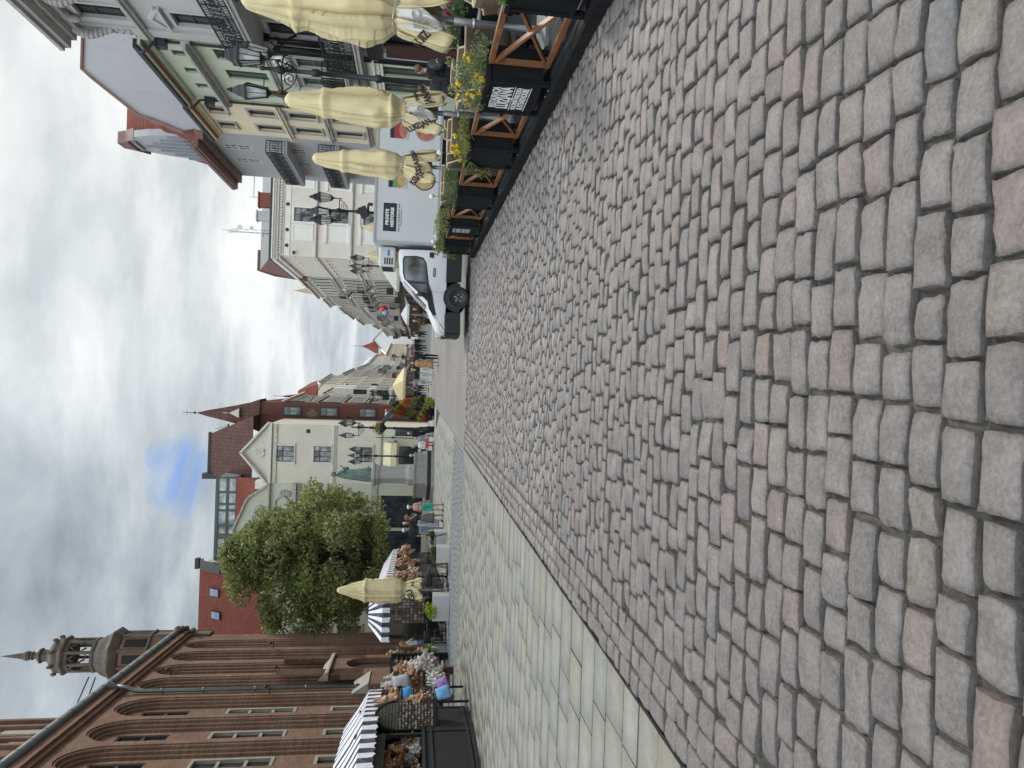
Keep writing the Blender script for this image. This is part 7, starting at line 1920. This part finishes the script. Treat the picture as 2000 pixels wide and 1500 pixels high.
    for x0, y0, w_, h_, cols, lab, pl in ((-8.85,25.5,.90,.60,LG,'long pale grey planter box below the GU parasol','lime green plant tipping out of the long pale box'),(-10.75,26.35,.62,.55,LG,'pale grey planter box nearest the brick wall','lime green trailing plant in the box by the brick wall'),(-6.95,26.3,.56,.50,DK,'pale grey planter box in front of the black chairs','small dark shrub in the box before the black chairs'),(-7.1,29.7,.55,.45,DK,'pale grey planter box beside the tourists','small dark shrub in the box beside the tourists')):
        t = thing('planter_box', lab, 'planter', (x0,y0,0), 0, 'pale planter boxes on the square')
        MB().lathe([(.5,0.0),(.5,h_),(.44,h_),(.44,h_-.06),(0,h_-.06)], n=4, sm=False, ph=PI/4).build('box', conc, t, (w_/2,.25,0)).scale = (w_/.7071, .5/.7071*1.0, 1)
        p = thing('pot_plant', pl, 'plant', (x0+.08,y0+.05,h_-.05))
        rw = w_*.45 if cols is LG and w_ > .7 else w_-.15
        leaves('foliage', [(rng.uniform(0,rw),rng.uniform(0,.4),rng.uniform(.05,.22),.13,.13,.10,60) for _ in range(9)]+([(rng.uniform(0,rw),-.05,rng.uniform(-.08,.1),.1,.06,.08,40) for _ in range(4)] if cols is LG else []), .10, cols, rng, p)
        MB().tube([(rw/2,.2,0),(rw/2,.2,.2)],.012,5).build('stems', bpy.data.materials['stem'], p)
    ch = thing('cafe_chair', 'x', 'chair', (0,0,0), 0, 'black cafe chairs by the pale boxes')
    MB().box(-.21,.21,-.2,.2,.44,.46).build('seat', blk2, ch, bevel=.01)
    P = [[(x,-.20-.04*math.cos(x*6)-.06*(z-.55)*1.5,z) for x in np.linspace(-.22,.22,7)] for z in (.60,.68,.78,.86)]
    MB().grid(P).build('backrest', blk2, ch, solid=.018)
    for sx in (-.19,.19):
        MB().tube([(sx,.18,.44),(sx*1.12,.22,0)],.013,6).build('leg', blk2, ch); MB().tube([(sx,-.20,.86),(sx,-.18,.44),(sx*1.12,-.28,0)],.013,6).build('leg', blk2, ch)
        MB().tube([(sx*1.15,.16,.44),(sx*1.2,.12,.64),(sx*1.15,-.2,.66)],.012,6).build('armrest', blk2, ch)
    MB().tube([(-.2,.2,.2),(.2,.2,.2)],.009,5).tube([(-.2,-.24,.2),(.2,-.24,.2)],.009,5).build('stretcher', blk2, ch)
    tb = thing('cafe_table', 'x', 'table', (0,0,0), 0, 'black cafe tables by the pale boxes')
    MB().box(-.34,.34,-.34,.34,.71,.735).build('tabletop', blk2, tb, bevel=.008); MB().lathe([(.03,.03),(.03,.71)], n=8).build('pedestal', blk2, tb); MB().box(-.26,.26,-.03,.03,0,.03).box(-.03,.03,-.26,.26,0,.03).build('foot', blk2, tb)
    wh = ['nearest the brick wall','behind the long pale box','between long box and shrub box','just beyond the shrub box']
    f1 = f2 = True
    for k, (x, y) in enumerate(((-9.75,27.0),(-8.9,28.0),(-7.75,27.3),(-7.2,28.4))):
        o = tb if f1 else copy_tree(tb); f1 = False; o['label'] = 'black square cafe table '+wh[k]; o.location = (x,y,0)
        for j, (dx, dy, rz, w_) in enumerate(((-.55,-.15,-1.4,'left of'),(.55,.1,1.7,'right of'),(.05,-.6,.15,'on the near side of'))):
            c = ch if f2 else copy_tree(ch); f2 = False; c['label'] = 'black cafe chair %s the table %s' % (w_, wh[k]); c.location = (x+dx,y+dy,0); c.rotation_euler = (0,0,rz)
stalls()
# ---------------------------------------------------------------- people, flower tower, balloons
def people():
    navy = (.012,.015,.03); blk = (.012,.012,.014); jeans = (.12,.17,.25); wht = (.60,.60,.60); grey = (.25,.26,.28)
    G = 'passers-by on the terrace path'
    person('person with a black backpack and dark jacket walking past the terrace', (7.3,17.3,0), -20, 1.80, blk, navy, hair=(.12,.07,.04), bag=(.02,.024,.028), voxel=.016, group=G)
    person('person in a black leather-like jacket and dark cap, left of the backpack wearer', (6.75,17.0,0), 30, 1.70, (.02,.024,.026), navy, hat='cap', arms=('bent','down'), voxel=.016, group=G)
    G = 'tourists by the pale planter boxes'
    person('woman in turquoise shorts and pink top with a lilac cap', (-6.0,32.2,0), 200, 1.62, (.48,.25,.25), (.03,.30,.24), hat='white', sleeve=.5, legs='shorts', arms=('bent','bent'), female=True, bag=(.03,.03,.04), voxel=.017, group=G, skirt=None)
    person('woman in a brown sun hat with dark top and patterned skirt', (-6.5,32.3,0), 190, 1.70, (.03,.03,.04), (.08,.075,.075), hat='sun', sleeve=.5, legs='bare', arms=('up','bent'), female=True, hairlen=.15, voxel=.017, group=G, skirt=(M('speckled_skirt',(.11,.10,.10),.9,.6,40.),1.02,.42,.15,.25))
    person('man in a beige cap, dark shirt and faded jeans, closest to the shrub boxes', (-7.1,32.4,0), 170, 1.80, (.02,.022,.03), (.16,.20,.26), hair=(.35,.33,.30), sleeve=.5, arms=('down','down'), hat='white', voxel=.017, stride=.16, group=G)
    person('grey-haired man in black with light jeans, half hidden behind the man in the cap', (-7.6,36.3,0), 150, 1.82, blk, (.22,.30,.40), shoes=(.35,.09,.03), hair=(.22,.20,.18), sleeve=1, voxel=.018, group=G)
    person('woman with long sandy hair in a white shirt and jeans beside the brick wall', (-10.85,28.8,0), 60, 1.74, wht, jeans, hair=(.34,.23,.12), hairlen=.32, sleeve=.5, arms=('bent','up'), female=True, voxel=.015, group='shoppers by the town hall')
    person('white-haired person in dark navy standing by the lamp post', (-4.2,50.2,0), 200, 1.78, navy, navy, hair=(.62,.60,.56), voxel=.02, group='people round the statue')
    G = 'people seated on the statue steps'
    person('seated person in white top and red trousers on the statue steps', (-4.7,47.2,.08), 160, 1.68, wht, (.42,.03,.03), seated=True, arms=('lap','lap'), voxel=.02, group=G)
    person('seated person in grey on the steps nearest the lamp', (-4.35,48.0,.08), 140, 1.7, grey, (.3,.3,.31), seated=True, arms=('lap','lap'), voxel=.02, group=G, hair=(.3,.29,.27))
    person('seated person in pale grey right of the pedestal', (-5.75,50.4,.35), 60, 1.68, (.45,.47,.48), jeans, seated=True, arms=('lap','lap'), voxel=.022, group=G, hair=(.5,.48,.45))
    person('seated person in black between the pedestal and the red trousers', (-5.2,50.3,.3), 80, 1.66, blk, navy, seated=True, arms=('lap','lap'), voxel=.022, group=G)
    G = 'people walking in the street'
    person('man in a dark navy suit walking beside the woman in the leopard dress', (1.1,44.8,0), 178, 1.84, navy, navy, hair=(.07,.045,.03), stride=.26, arms=('pocket','down'), voxel=.02, group=G)
    dress = M('leopard_print', (.30,.19,.09), .9, .7, 14.)
    person('woman in a long leopard print dress', (.66,44.5,0), 182, 1.72, (.32,.21,.10), (.30,.19,.09), hair=(.30,.14,.05), hairlen=.12, female=True, legs='bare', stride=.24, voxel=.02, group=G, skirt=(dress,1.28,.36,.15,.30))
    person('woman in black top and white trousers behind the leopard dress', (.32,54.6,0), 15, 1.72, blk, wht, hairlen=.25, hair=(.4,.3,.18), female=True, stride=.2, voxel=.024, group=G)
    person('person in black T-shirt and white trousers', (-.15,54.0,0), 5, 1.75, blk, (.5,.5,.5), sleeve=.5, stride=.2, voxel=.024, group=G)
    person('man in a grey shirt and pale blue jeans', (-.75,59,0), 0, 1.82, (.22,.24,.25), (.36,.40,.50), sleeve=.5, hair=(.2,.17,.14), stride=.22, arms=('hip','down'), voxel=.026, group=G)
    person('person in black shorts with bare legs', (-1.2,67,0), 10, 1.74, blk, navy, legs='shorts', sleeve=.5, stride=.2, voxel=.026, group=G)
    person('person with long brown hair in a brown jacket, behind the van bonnet', (3.05,41.5,0), 170, 1.70, (.07,.04,.025), blk, hair=(.09,.05,.03), hairlen=.3, female=True, voxel=.022, group=G)
    person('person in a black coat, just right of the brown jacket', (3.9,43.5,0), 185, 1.72, blk, blk, hair=(.03,.02,.02), hairlen=.25, female=True, voxel=.022, group=G)
    spec = [(-2.1,76,blk,blk,'shaded by the open cream parasol'),(-1.7,79,grey,navy,'in grey behind the open cream parasol'),(-2.6,84,blk,jeans,'in jeans near the far lamp'),(-1.0,88,wht,blk,'in a white shirt under the left facades'),
            (3.4,88,blk,blk,'in black, right edge of the far crowd'),(4.3,93,navy,blk,'in navy among the far crowd'),(2.2,97,(.25,.04,.07),navy,'in a wine red top among the far crowd'),(5.3,99,wht,navy,'in white among the far crowd'),
            (1.5,104,(.22,.24,.28),blk,'in grey-blue, left edge of the far crowd'),(3.2,110,blk,navy,'in black, deepest in the far crowd'),(6.2,108,grey,blk,'in pale grey beside the right facades'),(4.8,118,(.3,.05,.05),blk,'in red far down the street'),
            (7.2,92,blk,navy,'in black beside the shop fronts on the right'),(.6,125,wht,blk,'in white far down the left side')]
    more = [(2.9,84,'dark coat'),(4.9,86,'brown jacket'),(3.9,101,'black hoodie'),(5.9,103,'grey coat'),(2.7,106,'blue jacket'),(6.6,114,'dark jacket'),(4.1,122,'white shirt'),(2.0,116,'black dress'),(7.9,98,'beige coat'),(-2.9,78,'dark jumper'),(-3.1,88,'green jacket'),(.2,112,'navy coat'),(5.5,128,'black shirt'),(3.0,130,'grey shirt'),(1.2,134,'dark shirt'),(8.6,84,'black anorak')]
    cc = {'dark':(.02,.02,.022),'brown':(.07,.04,.025),'black':(.012,.012,.014),'grey':(.2,.2,.21),'blue':(.06,.09,.18),'white':(.55,.55,.55),'beige':(.32,.26,.18),'green':(.05,.08,.04),'navy':(.015,.018,.035)}
    spec += [(x,y,cc[c.split()[0]],[navy,blk,jeans][i % 3],'in a %s, %s of the street about %s' % (c, 'left side' if x < 1 else 'middle' if x < 5 else 'right side', ['level with the parasols','past the parasols','near the bend'][min(2,int((y-78)/19))])) for i, (x,y,c) in enumerate(more)]
    for k, (x, y, a, b_, lab) in enumerate(spec):
        person('distant person '+lab, (x,y,0), [0,180,20,200][k % 4], 1.66+.03*(k % 6), a, b_, hair=[(.03,.02,.015),(.2,.13,.07),(.1,.06,.04)][k % 3], hairlen=(.2 if k % 3 == 1 else 0), stride=.18, voxel=.034, female=k % 2 == 1, group='distant people down the street')
    # flower tower
    rng = np.random.default_rng(21)
    t = thing('flower_tower', 'tall tiered flower column of lime, red and dark purple plants', 'flower tower', (-2.45,50.3,0))
    MB().lathe([(.5,0),(.5,.12),(.42,.15),(.40,.9),(.1,1.0),(.1,2.7),(0,2.75)], n=14).build('frame', BLACK, t)
    lime, green, red, dark = [(.26,.34,.03),(.33,.38,.05)], [(.09,.17,.03),(.13,.22,.04)], [(.34,.035,.025),(.42,.06,.04)], [(.022,.015,.028),(.035,.02,.035)]
    for name, cols, sel in (('lime_foliage',lime,0),('green_foliage',green,1),('red_flowers',red,2),('dark_foliage',dark,3)):
        cl = []
        for z in np.arange(.15, 3.0, .16):
            r = np.interp(z, [0,.5,1.2,2.0,2.6,3.0],[.62,.74,.74,.56,.38,.15])
            for k in range(9):
                a = 2*PI*k/9+z*1.7; s = (z*1.1+a/(2*PI)*1.6+.1) % 2.0
                which = 0 if (s < .35) else 3 if s < .8 else 1 if s < 1.35 else 2
                if z < .55: which = 0 if math.cos(a) > .1 else 3
                if which == sel: cl.append((r*math.cos(a), r*math.sin(a), z, .17,.17,.13, 42))
        if cl: leaves(name, cl, .12, cols, rng, t, PETAL if sel == 2 else None)
    # balloons
    for x, y, z, c, r, lab in ((5.05,41,1.62,(.72,.72,.72),.13,'white balloon highest of the three over the van bonnet'),(4.8,41,1.58,(.72,.72,.72),.14,'white balloon in the middle of the three over the van bonnet'),(4.6,41.2,1.50,(.72,.72,.72),.12,'white balloon lowest of the three over the van bonnet'),
                            (-3.35,57,3.35,(.10,.42,.38),.30,'teal balloon beside the tilted panel'),(-3.1,58,3.5,(.5,.03,.04),.20,'red balloon beside the teal balloon'),(7.6,86,5.2,(.5,.03,.04),.45,'red balloon against the right facades'),(7.2,86,5.0,(.25,.45,.60),.38,'pale blue balloon against the right facades')):
        o = thing('balloon', lab, 'balloon', (x,y,z), 0, 'balloons')
        MB().lathe([(.012,-r*1.18),(.03,-r*1.1),(r*.55,-r*.78),(r*.92,-r*.2),(r,.15*r),(r*.86,r*.6),(r*.5,r*.92),(0,r*1.05)], n=16).build('skin', M('balloon_skin', c, .25, .03) if True else None, o)
        MB().tube([(0,0,-r*1.18),(.03,.02,-r*1.18-.3),(.0,.0,-z if r > .25 else -r-.9)], .004, 4).build('string', WHITEP, o)
people()
